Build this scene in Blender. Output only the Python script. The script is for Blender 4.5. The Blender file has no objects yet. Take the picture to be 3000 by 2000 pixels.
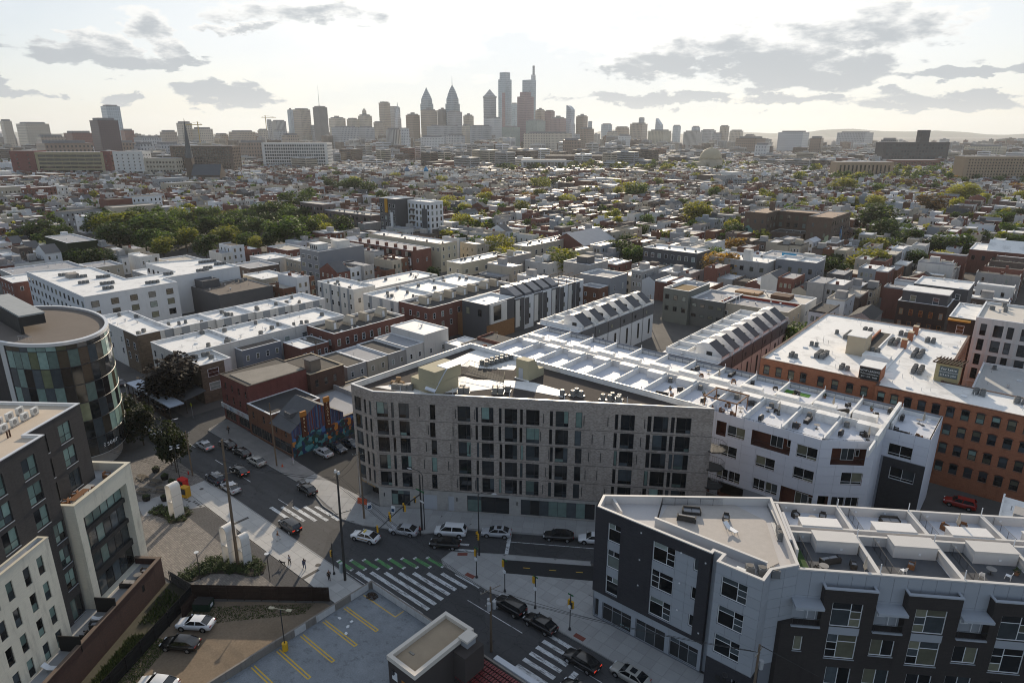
import bpy, math, random
from math import radians as R, sin, cos, pi, hypot, atan2
random.seed(7)
S = bpy.context.scene
C = S.collection
# ---------------------------------------------------------------- camera
cd = bpy.data.cameras.new('camera'); cam = bpy.data.objects.new('camera', cd); C.objects.link(cam)
cam.location = (0, 0, 60); cam.rotation_euler = (R(90 - 17.6), 0, R(40))
cd.lens = 23.04; cd.sensor_width = 36; cd.clip_start = .5; cd.clip_end = 40000
S.camera = cam
# ---------------------------------------------------------------- sky
SUN_AZ, SUN_EL = 125.5, 17.2          # degrees, counter-clockwise from +X / above the horizon
W = bpy.data.worlds.new('World'); S.world = W; W.use_nodes = True
nt = W.node_tree; nt.nodes.clear()
def N(t, typ, **k):
    n = t.nodes.new(typ)
    for a, b in k.items():
        if a == 'i':
            for q, v in b.items(): n.inputs[q].default_value = v
        else: setattr(n, a, b)
    return n
def mth(t, op, a, b=None, c=None, clamp=False):
    n = N(t, 'ShaderNodeMath', operation=op, use_clamp=clamp)
    for i, v in enumerate((a, b, c)):
        if v is None: continue
        if isinstance(v, (int, float)): n.inputs[i].default_value = v
        else: t.links.new(v, n.inputs[i])
    return n.outputs[0]
def mixc(t, f, a, b, typ='MIX'):
    n = N(t, 'ShaderNodeMix', data_type='RGBA', blend_type=typ)
    for i, v in ((0, f), (6, a), (7, b)):
        if isinstance(v, (int, float)): n.inputs[i].default_value = v
        elif isinstance(v, tuple): n.inputs[i].default_value = (*v[:3], 1)
        else: t.links.new(v, n.inputs[i])
    return n.outputs[2]
def smooth(t, v, a, b):
    n = N(t, 'ShaderNodeMapRange', interpolation_type='SMOOTHSTEP', clamp=True)
    t.links.new(v, n.inputs[0]); n.inputs[1].default_value = a; n.inputs[2].default_value = b
    return n.outputs[0]
tc = N(nt, 'ShaderNodeTexCoord')
sk = N(nt, 'ShaderNodeTexSky', sky_type='NISHITA', sun_disc=False, sun_elevation=R(SUN_EL), sun_rotation=R(90 - SUN_AZ),
       altitude=60, air_density=1.0, dust_density=1.6, ozone_density=1.0)
vr = N(nt, 'ShaderNodeVectorRotate', rotation_type='Z_AXIS'); vr.inputs['Angle'].default_value = R(-40)
nt.links.new(tc.outputs['Generated'], vr.inputs['Vector'])
sx = N(nt, 'ShaderNodeSeparateXYZ'); nt.links.new(vr.outputs[0], sx.inputs[0])
az = mth(nt, 'MULTIPLY', mth(nt, 'ARCTAN2', sx.outputs[0], sx.outputs[1]), 57.2958)
el = mth(nt, 'MULTIPLY', mth(nt, 'ARCSINE', sx.outputs[2]), 57.2958)
# angle from the sun drives the thin bright veil round it
dv = N(nt, 'ShaderNodeVectorMath', operation='DOT_PRODUCT'); nt.links.new(tc.outputs['Generated'], dv.inputs[0])
dv.inputs[1].default_value = (cos(R(SUN_AZ)) * cos(R(SUN_EL)), sin(R(SUN_AZ)) * cos(R(SUN_EL)), sin(R(SUN_EL)))
ang = mth(nt, 'MULTIPLY', mth(nt, 'ARCCOSINE', mth(nt, 'MINIMUM', dv.outputs['Value'], .99999)), 57.2958)
near_ = mth(nt, 'MAXIMUM', mth(nt, 'SUBTRACT', 1.0, mth(nt, 'DIVIDE', ang, 78.0)), 0.0)
glow = mth(nt, 'POWER', near_, 1.35)
cvec = N(nt, 'ShaderNodeCombineXYZ')
nt.links.new(mth(nt, 'MULTIPLY', az, .085), cvec.inputs[0]); nt.links.new(mth(nt, 'MULTIPLY', el, .2), cvec.inputs[1])
def noise(t, vec, sc, det=6, rough=.55):
    n = N(t, 'ShaderNodeTexNoise', i={'Scale': sc, 'Detail': det, 'Roughness': rough}); t.links.new(vec, n.inputs['Vector']); return n.outputs['Fac']
n1 = noise(nt, cvec.outputs[0], 5.0, 8, .58); n2 = noise(nt, cvec.outputs[0], 1.3, 5, .55)
CL = [(-31.0,5.2,5.2,.8),(-29.8,6.1,1.7,1.2),(-26.8,7.6,2.7,1.1),(-26.0,6.1,1.3,.9),(-26.3,5.2,4.0,.35),(-21.8,2.8,3.8,.8),(-34.9,2.1,2.0,.4),
      (-29.8,2.5,1.5,.5),(19.3,5.9,10.5,2.0),(22.0,4.6,6.5,1.5),(12.0,5.6,4.0,1.1),(26.5,7.2,6.0,1.2),(16.5,6.6,6,1.4),(11.1,2.6,7.0,.5),(22.6,2.3,4.6,.45),(32.4,2.3,6.7,.6),(33.1,4.2,5.0,.4),(-15.8,8.9,6.2,.9),(-19.8,7.6,2.4,.4)]
wz = N(nt, 'ShaderNodeTexNoise', i={'Scale': 2.2, 'Detail': 6, 'Roughness': .6}); nt.links.new(cvec.outputs[0], wz.inputs['Vector']); wsep = N(nt, 'ShaderNodeSeparateColor'); nt.links.new(wz.outputs['Color'], wsep.inputs[0])
azw = mth(nt, 'MULTIPLY_ADD', mth(nt, 'SUBTRACT', wsep.outputs[0], .5), 13.0, az); elw = mth(nt, 'MULTIPLY_ADD', mth(nt, 'SUBTRACT', wsep.outputs[1], .5), 4.2, el)
dens = denc = None
for a0, e0, wa, we in CL:
    p = mth(nt, 'POWER', mth(nt, 'ABSOLUTE', mth(nt, 'DIVIDE', mth(nt, 'SUBTRACT', azw, a0), wa)), 2.0)
    qs = mth(nt, 'DIVIDE', mth(nt, 'SUBTRACT', elw, e0), we)
    d = mth(nt, 'SUBTRACT', mth(nt, 'SUBTRACT', 1.0, p), mth(nt, 'MULTIPLY', qs, qs)); d = mth(nt, 'MAXIMUM', d, -1.6)
    dc = mth(nt, 'MULTIPLY_ADD', qs, -.55, d)             # lit from above: the lower part stays grey
    dens = d if dens is None else mth(nt, 'MAXIMUM', dens, d); denc = dc if denc is None else mth(nt, 'MAXIMUM', denc, dc)
# elsewhere in the sky the same kind of cloud goes on as a field
fieldm = mth(nt, 'MULTIPLY', smooth(nt, n2, .56, .72), smooth(nt, el, 10, 16))
dens = mth(nt, 'MAXIMUM', dens, mth(nt, 'SUBTRACT', mth(nt, 'MULTIPLY', fieldm, 2.2), 1.2))
nz = mth(nt, 'MULTIPLY', mth(nt, 'SUBTRACT', n1, .5), 4.2); dn = mth(nt, 'ADD', dens, nz); denc = mth(nt, 'MAXIMUM', denc, dens) if False else denc
cmask = smooth(nt, dn, -.35, .35); core = smooth(nt, mth(nt, 'ADD', denc, nz), -.1, 1.5)
hor = mth(nt, 'MULTIPLY', smooth(nt, el, 17.0, 0.0), mth(nt, 'ADD', mth(nt, 'MULTIPLY', near_, .8), .6))
veil = mth(nt, 'ADD', mth(nt, 'ADD', mth(nt, 'MULTIPLY', glow, .78), mth(nt, 'MULTIPLY', hor, .42)), mth(nt, 'MULTIPLY', mth(nt, 'SUBTRACT', n2, .5), .7), clamp=True)
SK = 0.1                                  # world strength; the colours below are in units of 1/SK
basec = mixc(nt, .34, mixc(nt, 1.0, sk.outputs[0], (.85,.92,1.05), 'MULTIPLY'), (5.8, 6.6, 7.6))
lowg = smooth(nt, el, 7.0, 0.0)
veilc = mixc(nt, veil, basec, mixc(nt, lowg, (8.5, 8.9, 9.2), (8.6, 8.7, 8.1)))
cl_edge = mixc(nt, glow, (7.9, 8.0, 7.9), (10.6, 10.6, 10.4)); cl_core = mixc(nt, glow, (4.3, 4.7, 5.1), (4.7, 5.1, 5.5))
cc = mixc(nt, core, cl_edge, cl_core)
skyc = mixc(nt, mth(nt, 'MULTIPLY', cmask, .95), veilc, cc)
bg = N(nt, 'ShaderNodeBackground'); bg.inputs['Strength'].default_value = SK
nt.links.new(skyc, bg.inputs['Color']); wo = N(nt, 'ShaderNodeOutputWorld'); nt.links.new(bg.outputs[0], wo.inputs['Surface'])
W.cycles.sampling_method = 'MANUAL'; W.cycles.sample_map_resolution = 512
# ---------------------------------------------------------------- sun and exposure
sl = bpy.data.lights.new('sun', 'SUN'); sl.energy = 5.0; sl.angle = R(.6); sl.color = (1, .84, .64)
so = bpy.data.objects.new('sun', sl); C.objects.link(so); so.rotation_euler = (R(90 - SUN_EL), 0, R(SUN_AZ + 90)); so.location = (-300, 420, 200)
vs = S.view_settings; vs.view_transform = 'Standard'; vs.look = 'None'; vs.gamma = 1; vs.use_curve_mapping = False; vs.exposure = 0.1
HAZE = 5.5e-5
S.cycles.filter_width = 1.05; S.cycles.use_denoising = True; S.cycles.max_bounces = 5; S.cycles.diffuse_bounces = 2; S.cycles.glossy_bounces = 3; S.cycles.transmission_bounces = 2
S.cycles.volume_bounces = 0; S.cycles.caustics_reflective = False; S.cycles.caustics_refractive = False; S.cycles.sample_clamp_indirect = 4
# ---------------------------------------------------------------- materials
MAT = {}
def mat(name, col, rough=.85, var=.16, sc=.7, bump=0.0, metal=0.0, spec=.35, fine=0.0, rnd=0.0, stain=.0, em=0):
    if name in MAT: return MAT[name]
    m = bpy.data.materials.new(name); m.use_nodes = True; t = m.node_tree
    b = t.nodes['Principled BSDF']; b.inputs['Roughness'].default_value = rough; b.inputs['Metallic'].default_value = metal
    b.inputs['Specular IOR Level'].default_value = spec
    if em: b.inputs['Emission Color'].default_value = (*col, 1); b.inputs['Emission Strength'].default_value = em
    c = N(t, 'ShaderNodeTexCoord'); col4 = tuple(col)
    out = None
    if var:
        n = noise(t, c.outputs['Object'], sc, 5, .6)
        f = mth(t, 'ADD', mth(t, 'MULTIPLY', n, 2 * var), 1 - var)
        if fine:
            f2 = noise(t, c.outputs['Object'], sc * 14, 2, .6); f = mth(t, 'MULTIPLY', f, mth(t, 'ADD', mth(t, 'MULTIPLY', f2, 2 * fine), 1 - fine))
        if stain:
            mp = N(t, 'ShaderNodeMapping'); mp.inputs['Scale'].default_value = (1, 1, .18); t.links.new(c.outputs['Object'], mp.inputs[0])
            f3 = smooth(t, noise(t, mp.outputs[0], sc * 2.2, 4, .7), .5, .75); f = mth(t, 'MULTIPLY', f, mth(t, 'SUBTRACT', 1.0, mth(t, 'MULTIPLY', f3, stain)))
        if rnd:
            oi = N(t, 'ShaderNodeObjectInfo'); f = mth(t, 'MULTIPLY', f, mth(t, 'ADD', mth(t, 'MULTIPLY', oi.outputs['Random'], 2 * rnd), 1 - rnd))
        out = mixc(t, 1.0, col4, f, 'MULTIPLY'); t.links.new(out, b.inputs['Base Color'])
        if bump:
            bp = N(t, 'ShaderNodeBump'); bp.inputs['Strength'].default_value = bump; bp.inputs['Distance'].default_value = .05
            t.links.new(noise(t, c.outputs['Object'], sc * 9, 4, .6), bp.inputs['Height']); t.links.new(bp.outputs[0], b.inputs['Normal'])
    else: b.inputs['Base Color'].default_value = (*col, 1)
    MAT[name] = m; return m
def wallvec(t):
    c = N(t, 'ShaderNodeTexCoord'); s = N(t, 'ShaderNodeSeparateXYZ'); t.links.new(c.outputs['Object'], s.inputs[0])
    k = N(t, 'ShaderNodeCombineXYZ'); t.links.new(mth(t, 'ADD', s.outputs[0], s.outputs[1]), k.inputs[0]); t.links.new(s.outputs[2], k.inputs[1])
    return c, k.outputs[0]
def brick(name, c1, c2, mo, bw=.24, bh=.085, ms=.012, rough=.9, var=.18, sc=.25, off=.5, spec=.3, stain=.25):
    if name in MAT: return MAT[name]
    m = bpy.data.materials.new(name); m.use_nodes = True; t = m.node_tree; b = t.nodes['Principled BSDF']
    b.inputs['Roughness'].default_value = rough; b.inputs['Specular IOR Level'].default_value = spec
    c, v = wallvec(t)
    k = N(t, 'ShaderNodeTexBrick', offset=off, i={'Color1': (*c1, 1), 'Color2': (*c2, 1), 'Mortar': (*mo, 1), 'Scale': 1, 'Mortar Size': ms, 'Brick Width': bw, 'Row Height': bh, 'Bias': 0.0})
    t.links.new(v, k.inputs['Vector'])
    f = mth(t, 'ADD', mth(t, 'MULTIPLY', noise(t, c.outputs['Object'], sc, 5, .6), 2 * var), 1 - var)
    mp = N(t, 'ShaderNodeMapping'); mp.inputs['Scale'].default_value = (1, 1, .15); t.links.new(c.outputs['Object'], mp.inputs[0])
    f = mth(t, 'MULTIPLY', f, mth(t, 'SUBTRACT', 1.0, mth(t, 'MULTIPLY', smooth(t, noise(t, mp.outputs[0], .9, 4, .7), .52, .75), stain)))
    t.links.new(mixc(t, 1.0, k.outputs['Color'], f, 'MULTIPLY'), b.inputs['Base Color'])
    bp = N(t, 'ShaderNodeBump', invert=True); bp.inputs['Strength'].default_value = .4; bp.inputs['Distance'].default_value = .02
    t.links.new(k.outputs['Fac'], bp.inputs['Height']); t.links.new(bp.outputs[0], b.inputs['Normal'])
    MAT[name] = m; return m
def tower(name, wall, glass, bw=3.2, bh=3.6, ms=.9, rough=.35):
    if name in MAT: return MAT[name]
    m = bpy.data.materials.new(name); m.use_nodes = True; t = m.node_tree; b = t.nodes['Principled BSDF']
    c, v = wallvec(t)
    k = N(t, 'ShaderNodeTexBrick', offset=0.0, i={'Color1': (*glass, 1), 'Color2': (*[g * .75 for g in glass], 1), 'Mortar': (*wall, 1), 'Scale': 1, 'Mortar Size': ms, 'Mortar Smooth': .1, 'Brick Width': bw, 'Row Height': bh})
    t.links.new(v, k.inputs['Vector'])
    f = mth(t, 'ADD', mth(t, 'MULTIPLY', noise(t, c.outputs['Object'], .03, 3, .6), .4), .8)
    t.links.new(mixc(t, 1.0, k.outputs['Color'], f, 'MULTIPLY'), b.inputs['Base Color'])
    b.inputs['Roughness'].default_value = rough
    MAT[name] = m; return m
def glass(name, col, rough=.08, spec=.9):
    if name in MAT: return MAT[name]
    m = bpy.data.materials.new(name); m.use_nodes = True; t = m.node_tree; b = t.nodes['Principled BSDF']
    oi = N(t, 'ShaderNodeObjectInfo'); c = N(t, 'ShaderNodeTexCoord')
    f = mth(t, 'ADD', mth(t, 'MULTIPLY', oi.outputs['Random'], .9), .45)
    f = mth(t, 'MULTIPLY', f, mth(t, 'ADD', mth(t, 'MULTIPLY', noise(t, c.outputs['Object'], 1.1, 3, .5), .8), .6))
    t.links.new(mixc(t, 1.0, tuple(col), f, 'MULTIPLY'), b.inputs['Base Color'])
    b.inputs['Roughness'].default_value = rough; b.inputs['Specular IOR Level'].default_value = spec
    bp = N(t, 'ShaderNodeBump'); bp.inputs['Strength'].default_value = .03; bp.inputs['Distance'].default_value = .05
    t.links.new(noise(t, c.outputs['Object'], .8, 2, .5), bp.inputs['Height']); t.links.new(bp.outputs[0], b.inputs['Normal'])
    MAT[name] = m; return m
# ---------------------------------------------------------------- mesh building
class MB:
    def __init__(s): s.v = []; s.f = []; s.m = []
    def face(s, pts, m=0):
        n = len(s.v); s.v += [tuple(p) for p in pts]; s.f.append(tuple(range(n, n + len(pts)))); s.m.append(m)
    def box(s, x0, x1, y0, y1, z0, z1, m=0, mt=None, bot=True):
        n = len(s.v); s.v += [(x0,y0,z0),(x1,y0,z0),(x1,y1,z0),(x0,y1,z0),(x0,y0,z1),(x1,y0,z1),(x1,y1,z1),(x0,y1,z1)]
        F = [(0,1,5,4),(1,2,6,5),(2,3,7,6),(3,0,4,7),(4,5,6,7)] + ([(3,2,1,0)] if bot else [])
        s.f += [tuple(n + i for i in q) for q in F]; s.m += [m] * 4 + [m if mt is None else mt] + ([m] if bot else [])
        return s
    def obox(s, cx, cy, ang, l, w, z0, z1, m=0):
        c, d = cos(ang), sin(ang); n = len(s.v)
        for z in (z0, z1):
            for a, b in ((-l/2,-w/2),(l/2,-w/2),(l/2,w/2),(-l/2,w/2)): s.v.append((cx + a*c - b*d, cy + a*d + b*c, z))
        s.f += [tuple(n + i for i in q) for q in ((0,1,5,4),(1,2,6,5),(2,3,7,6),(3,0,4,7),(4,5,6,7),(3,2,1,0))]; s.m += [m] * 6
        return s
    def prism(s, poly, z0, z1, m=0, mt=None, bot=False):
        n = len(s.v); k = len(poly)
        s.v += [(x, y, z0) for x, y in poly] + [(x, y, z1) for x, y in poly]
        for i in range(k):
            j = (i + 1) % k; s.f.append((n+i, n+j, n+k+j, n+k+i)); s.m.append(m)
        s.f.append(tuple(n + k + i for i in range(k))); s.m.append(m if mt is None else mt)
        if bot: s.f.append(tuple(n + k - 1 - i for i in range(k))); s.m.append(m)
        return s
    def loft(s, rings, m=0, cap=True, closed=True):
        n = len(s.v); k = len(rings[0])
        for r in rings: s.v += [tuple(p) for p in r]
        for a in range(len(rings) - 1):
            for i in range(k if closed else k - 1):
                j = (i + 1) % k; s.f.append((n+a*k+i, n+a*k+j, n+(a+1)*k+j, n+(a+1)*k+i)); s.m.append(m)
        if cap:
            s.f.append(tuple(n + k - 1 - i for i in range(k))); s.m.append(m)
            s.f.append(tuple(n + (len(rings)-1)*k + i for i in range(k))); s.m.append(m)
        return s
    def cyl(s, x, y, z0, z1, r, n=8, m=0, r2=None, cap=True):
        r2 = r if r2 is None else r2
        return s.loft([[(x + q*cos(2*pi*i/n), y + q*sin(2*pi*i/n), z) for i in range(n)] for z, q in ((z0, r), (z1, r2))], m, cap)
    def tube(s, pts, r, n=6, m=0, r2=None):
        from mathutils import Vector as V
        P = [V(p) for p in pts]; rings = []
        for i, p in enumerate(P):
            d = (P[min(i+1, len(P)-1)] - P[max(i-1, 0)]).normalized()
            u = d.cross(V((0, 0, 1))); u = V((1, 0, 0)) if u.length < 1e-3 else u.normalized(); v = d.cross(u)
            q = r if r2 is None else r + (r2 - r) * i / (len(P) - 1)
            rings.append([p + (u*cos(2*pi*k/n) + v*sin(2*pi*k/n)) * q for k in range(n)])
        rings = [list(reversed(g)) for g in rings]
        return s.loft(rings, m)
    def mesh(s, name, mats, smooth=False):
        me = bpy.data.meshes.new(name); me.from_pydata(s.v, [], s.f)
        for a in (mats if isinstance(mats, (list, tuple)) else [mats]): me.materials.append(a)
        if any(s.m): me.polygons.foreach_set('material_index', s.m)
        if smooth: me.polygons.foreach_set('use_smooth', [True] * len(s.f))
        me.update(); return me
    def build(s, name, mats, parent=None, loc=(0,0,0), rz=0, smooth=False):
        return obj(name, s.mesh(name, mats, smooth), parent, loc, rz)
def obj(name, me, parent=None, loc=(0,0,0), rz=0):
    o = bpy.data.objects.new(name, me); C.objects.link(o); o.parent = parent; o.location = loc
    if rz: o.rotation_euler = (0, 0, rz)
    return o
def tag(o, label=None, cat=None, group=None, kind=None):
    for k, v in (('label', label), ('category', cat), ('group', group), ('kind', kind)):
        if v: o[k] = v
    return o
def thing(name, label, cat, loc=(0,0,0), rz=0, group=None): return tag(obj(name, None, None, loc, rz), label, cat, group)
def copy_tree(o, loc=None, rz=None, label=None, parent=None):
    c = o.copy(); C.objects.link(c); c.parent = parent
    if loc: c.location = loc
    if rz is not None: c.rotation_euler = (0, 0, rz)
    if label: c['label'] = label
    for ch in o.children: copy_tree(ch, parent=c)
    return c
ORD = ['first','second','third','fourth','fifth','sixth','seventh','eighth','ninth','tenth','eleventh','twelfth','thirteenth','fourteenth','fifteenth','sixteenth','seventeenth','eighteenth','nineteenth','twentieth']
def od(i): return ORD[i] if i < 20 else '%dth' % (i + 1)
def inset(poly, d):
    n = len(poly); out = []
    for i in range(n):
        (ax, ay), (bx, by), (cx, cy) = poly[i-1], poly[i], poly[(i+1) % n]
        l1 = hypot(bx-ax, by-ay); l2 = hypot(cx-bx, cy-by); n1 = (-(by-ay)/l1, (bx-ax)/l1); n2 = (-(cy-by)/l2, (cx-bx)/l2)
        k = 1 + n1[0]*n2[0] + n1[1]*n2[1]; k = max(k, .25)
        out.append((bx + d*(n1[0]+n2[0])/k, by + d*(n1[1]+n2[1])/k))
    return out
# wall rectangle with openings: emits the cells round the holes and the reveals behind them
def cut_rects(L, z0, z1, holes):
    zs = sorted({z0, z1} | {max(z0, min(z1, q)) for h in holes for q in (h[1], h[1] + h[3])}); out = []
    for a, b in zip(zs, zs[1:]):
        if b - a < 1e-4: continue
        hs = sorted((h[0], h[0] + h[2]) for h in holes if h[1] < b - 1e-4 and h[1] + h[3] > a + 1e-4); u = 0
        for p, q in hs:
            if p > u + 1e-4: out.append((u, p, a, b))
            u = max(u, q)
        if u < L - 1e-4: out.append((u, L, a, b))
    return out
def wall(mb, p, q, z0, z1, holes, m=0, depth=.22, mr=None):
    L = hypot(q[0]-p[0], q[1]-p[1]); d = ((q[0]-p[0])/L, (q[1]-p[1])/L); n = (-d[1], d[0])
    P = lambda u, z, t=0: (p[0] + d[0]*u + n[0]*t, p[1] + d[1]*u + n[1]*t, z)
    for a, b, c, e in cut_rects(L, z0, z1, holes): mb.face([P(a, c), P(b, c), P(b, e), P(a, e)], m)
    r = m if mr is None else mr
    for h in holes:
        u0, w0, u1, w1 = h[0], h[1], h[0] + h[2], h[1] + h[3]; D = h[5] if len(h) > 5 else depth
        mb.face([P(u0,w0), P(u0,w0,D), P(u0,w1,D), P(u0,w1)][::-1], r); mb.face([P(u1,w0,D), P(u1,w0), P(u1,w1), P(u1,w1,D)][::-1], r)
        mb.face([P(u0,w1), P(u0,w1,D), P(u1,w1,D), P(u1,w1)][::-1], r); mb.face([P(u0,w0,D), P(u0,w0), P(u1,w0), P(u1,w0,D)][::-1], r)
    return L, atan2(d[1], d[0])
# ---------------------------------------------------------------- shared materials
def asphalt(name, col):
    m = bpy.data.materials.new(name); m.use_nodes = True; t = m.node_tree; b = t.nodes['Principled BSDF']; b.inputs['Roughness'].default_value = .88
    c = N(t, 'ShaderNodeTexCoord'); ob = c.outputs['Object']
    mp = N(t, 'ShaderNodeMapping'); mp.inputs['Scale'].default_value = (.06, 1, 1); t.links.new(ob, mp.inputs[0])
    vo = N(t, 'ShaderNodeTexVoronoi', distance='CHEBYCHEV', i={'Scale': .11}); t.links.new(ob, vo.inputs['Vector']); sc_ = N(t, 'ShaderNodeSeparateColor'); t.links.new(vo.outputs['Color'], sc_.inputs[0])
    vc = N(t, 'ShaderNodeTexVoronoi', feature='DISTANCE_TO_EDGE', i={'Scale': .35}); dst = N(t, 'ShaderNodeVectorMath', operation='ADD'); nn = N(t, 'ShaderNodeTexNoise', i={'Scale': .8, 'Detail': 4}); t.links.new(ob, nn.inputs['Vector']); t.links.new(ob, dst.inputs[0]); t.links.new(nn.outputs['Color'], dst.inputs[1]); t.links.new(dst.outputs[0], vc.inputs['Vector'])
    f = mth(t, 'ADD', mth(t, 'MULTIPLY', noise(t, mp.outputs[0], .9, 4, .6), .7), .65)
    f = mth(t, 'MULTIPLY', f, mth(t, 'ADD', mth(t, 'MULTIPLY', sc_.outputs[0], .28), .86))
    f = mth(t, 'MULTIPLY', f, mth(t, 'ADD', mth(t, 'MULTIPLY', noise(t, ob, 2.6, 4, .65), .5), .75))
    f = mth(t, 'MULTIPLY', f, mth(t, 'ADD', mth(t, 'MULTIPLY', smooth(t, vc.outputs['Distance'], .0, .02), .35), .65))
    f = mth(t, 'MULTIPLY', f, mth(t, 'SUBTRACT', 1.0, mth(t, 'MULTIPLY', smooth(t, noise(t, ob, .6, 3, .7), .6, .7), .35)))
    t.links.new(mixc(t, 1.0, tuple(col), f, 'MULTIPLY'), b.inputs['Base Color']); MAT[name] = m; return m
asph = asphalt('asphalt', (.056,.057,.060))
conc = mat('concrete', (.36,.36,.355), .9, .14, .5, .15, fine=.1, rnd=.07)
white = mat('white_paint', (.78,.79,.80), .6, .06, .6)
metal = mat('galvanised', (.45,.46,.47), .45, .12, 1.5, metal=.6)
dmetal = mat('dark_metal', (.03,.03,.032), .5, .1, 1.0, spec=.5)
black = mat('black_rubber', (.012,.012,.013), .7, 0)
wood = mat('pole_wood', (.16,.12,.085), .9, .3, 1.2, .4, fine=.2)
G_DARK = glass('glass_dark', (.010,.013,.016)); G_BLIND = glass('glass_blind', (.23,.27,.25), .25, .5); G_GREEN = glass('glass_green', (.20,.29,.26), .12, .8)
G_CURT = glass('glass_curtain', (.17,.17,.12), .3, .5); G_MID = glass('glass_mid', (.06,.075,.085))
def membrane(name, col):
    m = bpy.data.materials.new(name); m.use_nodes = True; t = m.node_tree; b = t.nodes['Principled BSDF']; b.inputs['Roughness'].default_value = .6
    c = N(t, 'ShaderNodeTexCoord'); ob = c.outputs['Object']; sp = N(t, 'ShaderNodeSeparateXYZ'); t.links.new(ob, sp.inputs[0])
    sm = mth(t, 'ABSOLUTE', mth(t, 'SUBTRACT', mth(t, 'FRACT', mth(t, 'DIVIDE', mth(t, 'ADD', sp.outputs[1], mth(t, 'MULTIPLY', sp.outputs[2], .9)), 1.9)), .5))
    f = mth(t, 'ADD', mth(t, 'MULTIPLY', smooth(t, sm, .5, .47), .14), .86)
    f = mth(t, 'MULTIPLY', f, mth(t, 'SUBTRACT', 1.0, mth(t, 'MULTIPLY', smooth(t, noise(t, ob, .28, 5, .6), .5, .66), .2)))
    f = mth(t, 'MULTIPLY', f, mth(t, 'ADD', mth(t, 'MULTIPLY', noise(t, ob, 2.4, 4, .65), .22), .88))
    t.links.new(mixc(t, 1.0, tuple(col), f, 'MULTIPLY'), b.inputs['Base Color']); MAT[name] = m; return m
roofw = membrane('roof_membrane', (.84,.83,.80))
roofg = mat('roof_grey', (.34,.345,.36), .85, .18, .2, .2, fine=.15)
rooft = mat('roof_tan', (.50,.46,.40), .85, .15, .2, .2, fine=.1)
roofd = mat('roof_dark', (.07,.068,.066), .95, .25, .3, .3, fine=.3)
alum = mat('aluminium', (.62,.63,.65), .35, .08, 2, metal=.85)
# ---------------------------------------------------------------- windows
WIN = {}
LAY = {'one': [(0,0,1,1)], 'two': [(0,0,.5,1),(.5,0,1,1)], 'sash': [(0,.5,1,1),(0,0,1,.5)],
       'cen': [(0,.2,.66,1),(0,0,.66,.2),(.66,.2,1,1),(.66,0,1,.2)], 'fA': [(0,.68,.5,1),(.5,.68,1,1),(0,0,1,.68)],
       'fB': [(0,.72,.64,1),(0,0,.64,.72),(.64,.66,1,1),(.64,.33,1,.66),(.64,0,1,.33)], 'fC': [(.36,.72,1,1),(.36,0,1,.72),(0,.66,.36,1),(0,.33,.36,.66),(0,0,.36,.33)],
       'w4': [(0,.2,.5,1),(.5,.2,1,1),(0,0,.5,.2),(.5,0,1,.2)], 'tri': [(0,0,.333,1),(.333,0,.667,1),(.667,0,1,1)], 'q4': [(0,.42,1,1),(0,0,1,.42)], 'v4': [(0,i/4,1,(i+1)/4) for i in range(4)],
       'd2': [(0,.35,.5,1),(.5,.35,1,1),(0,0,.5,.35),(.5,0,1,.35)], 'r5': [(i/5,0,(i+1)/5,1) for i in range(5)], 'r8': [(i/8,0,(i+1)/8,1) for i in range(8)],
       'st': [(i/3,.75*j,(i+1)/3,.75+.25*j) for i in range(3) for j in (0,1)]}
def window(parent, x, y, z, ang, w, h, lay='two', fm=None, panes=(G_DARK,), fw=.07, dep=.12, name='window', out=.0, sub=True):
    fm = fm or dmetal; w = round(w, 2); h = round(h, 2); key = (lay, w, h, fm.name, fw, out)
    if key not in WIN:
        mb = MB(); pr = []; f = fw
        mb.box(0, w, -out, .08, 0, f); mb.box(0, w, -out, .08, h - f, h); mb.box(0, f, -out, .08, f, h - f); mb.box(w - f, w, -out, .08, f, h - f)
        for a, b, c, d in LAY[lay]:
            X0, X1, Z0, Z1 = f + a*(w-2*f), f + c*(w-2*f), f + b*(h-2*f), f + d*(h-2*f); g = f * .38
            if a > 0: mb.box(X0 - g, X0 + g, .003, .075, Z0, Z1)
            if b > 0: mb.box(X0 + (g if a > 0 else 0), X1 - (g if c < 1 else 0), .004, .074, Z0 - g, Z0 + g)
            pr.append(MB().box(X0, X1, .03, .05, Z0, Z1).mesh('pane', [])) if False else pr.append((X0, X1, Z0, Z1))
        WIN[key] = (mb.mesh(name, fm), pr, {})
    me, pr, cache = WIN[key]
    c, s = cos(ang), sin(ang)
    o = obj(name, me, parent, (x - s*dep, y + c*dep, z), ang)
    if sub:
        for i, (X0, X1, Z0, Z1) in enumerate(pr):
            pm = random.choice(panes) if len(panes) > 1 else panes[0]
            k = (i, pm.name)
            if k not in cache: cache[k] = MB().box(0, X1 - X0, 0, .02, 0, Z1 - Z0).mesh('pane', pm)
            obj('pane', cache[k], o, (X0, .035, Z0))
    return o
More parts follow.
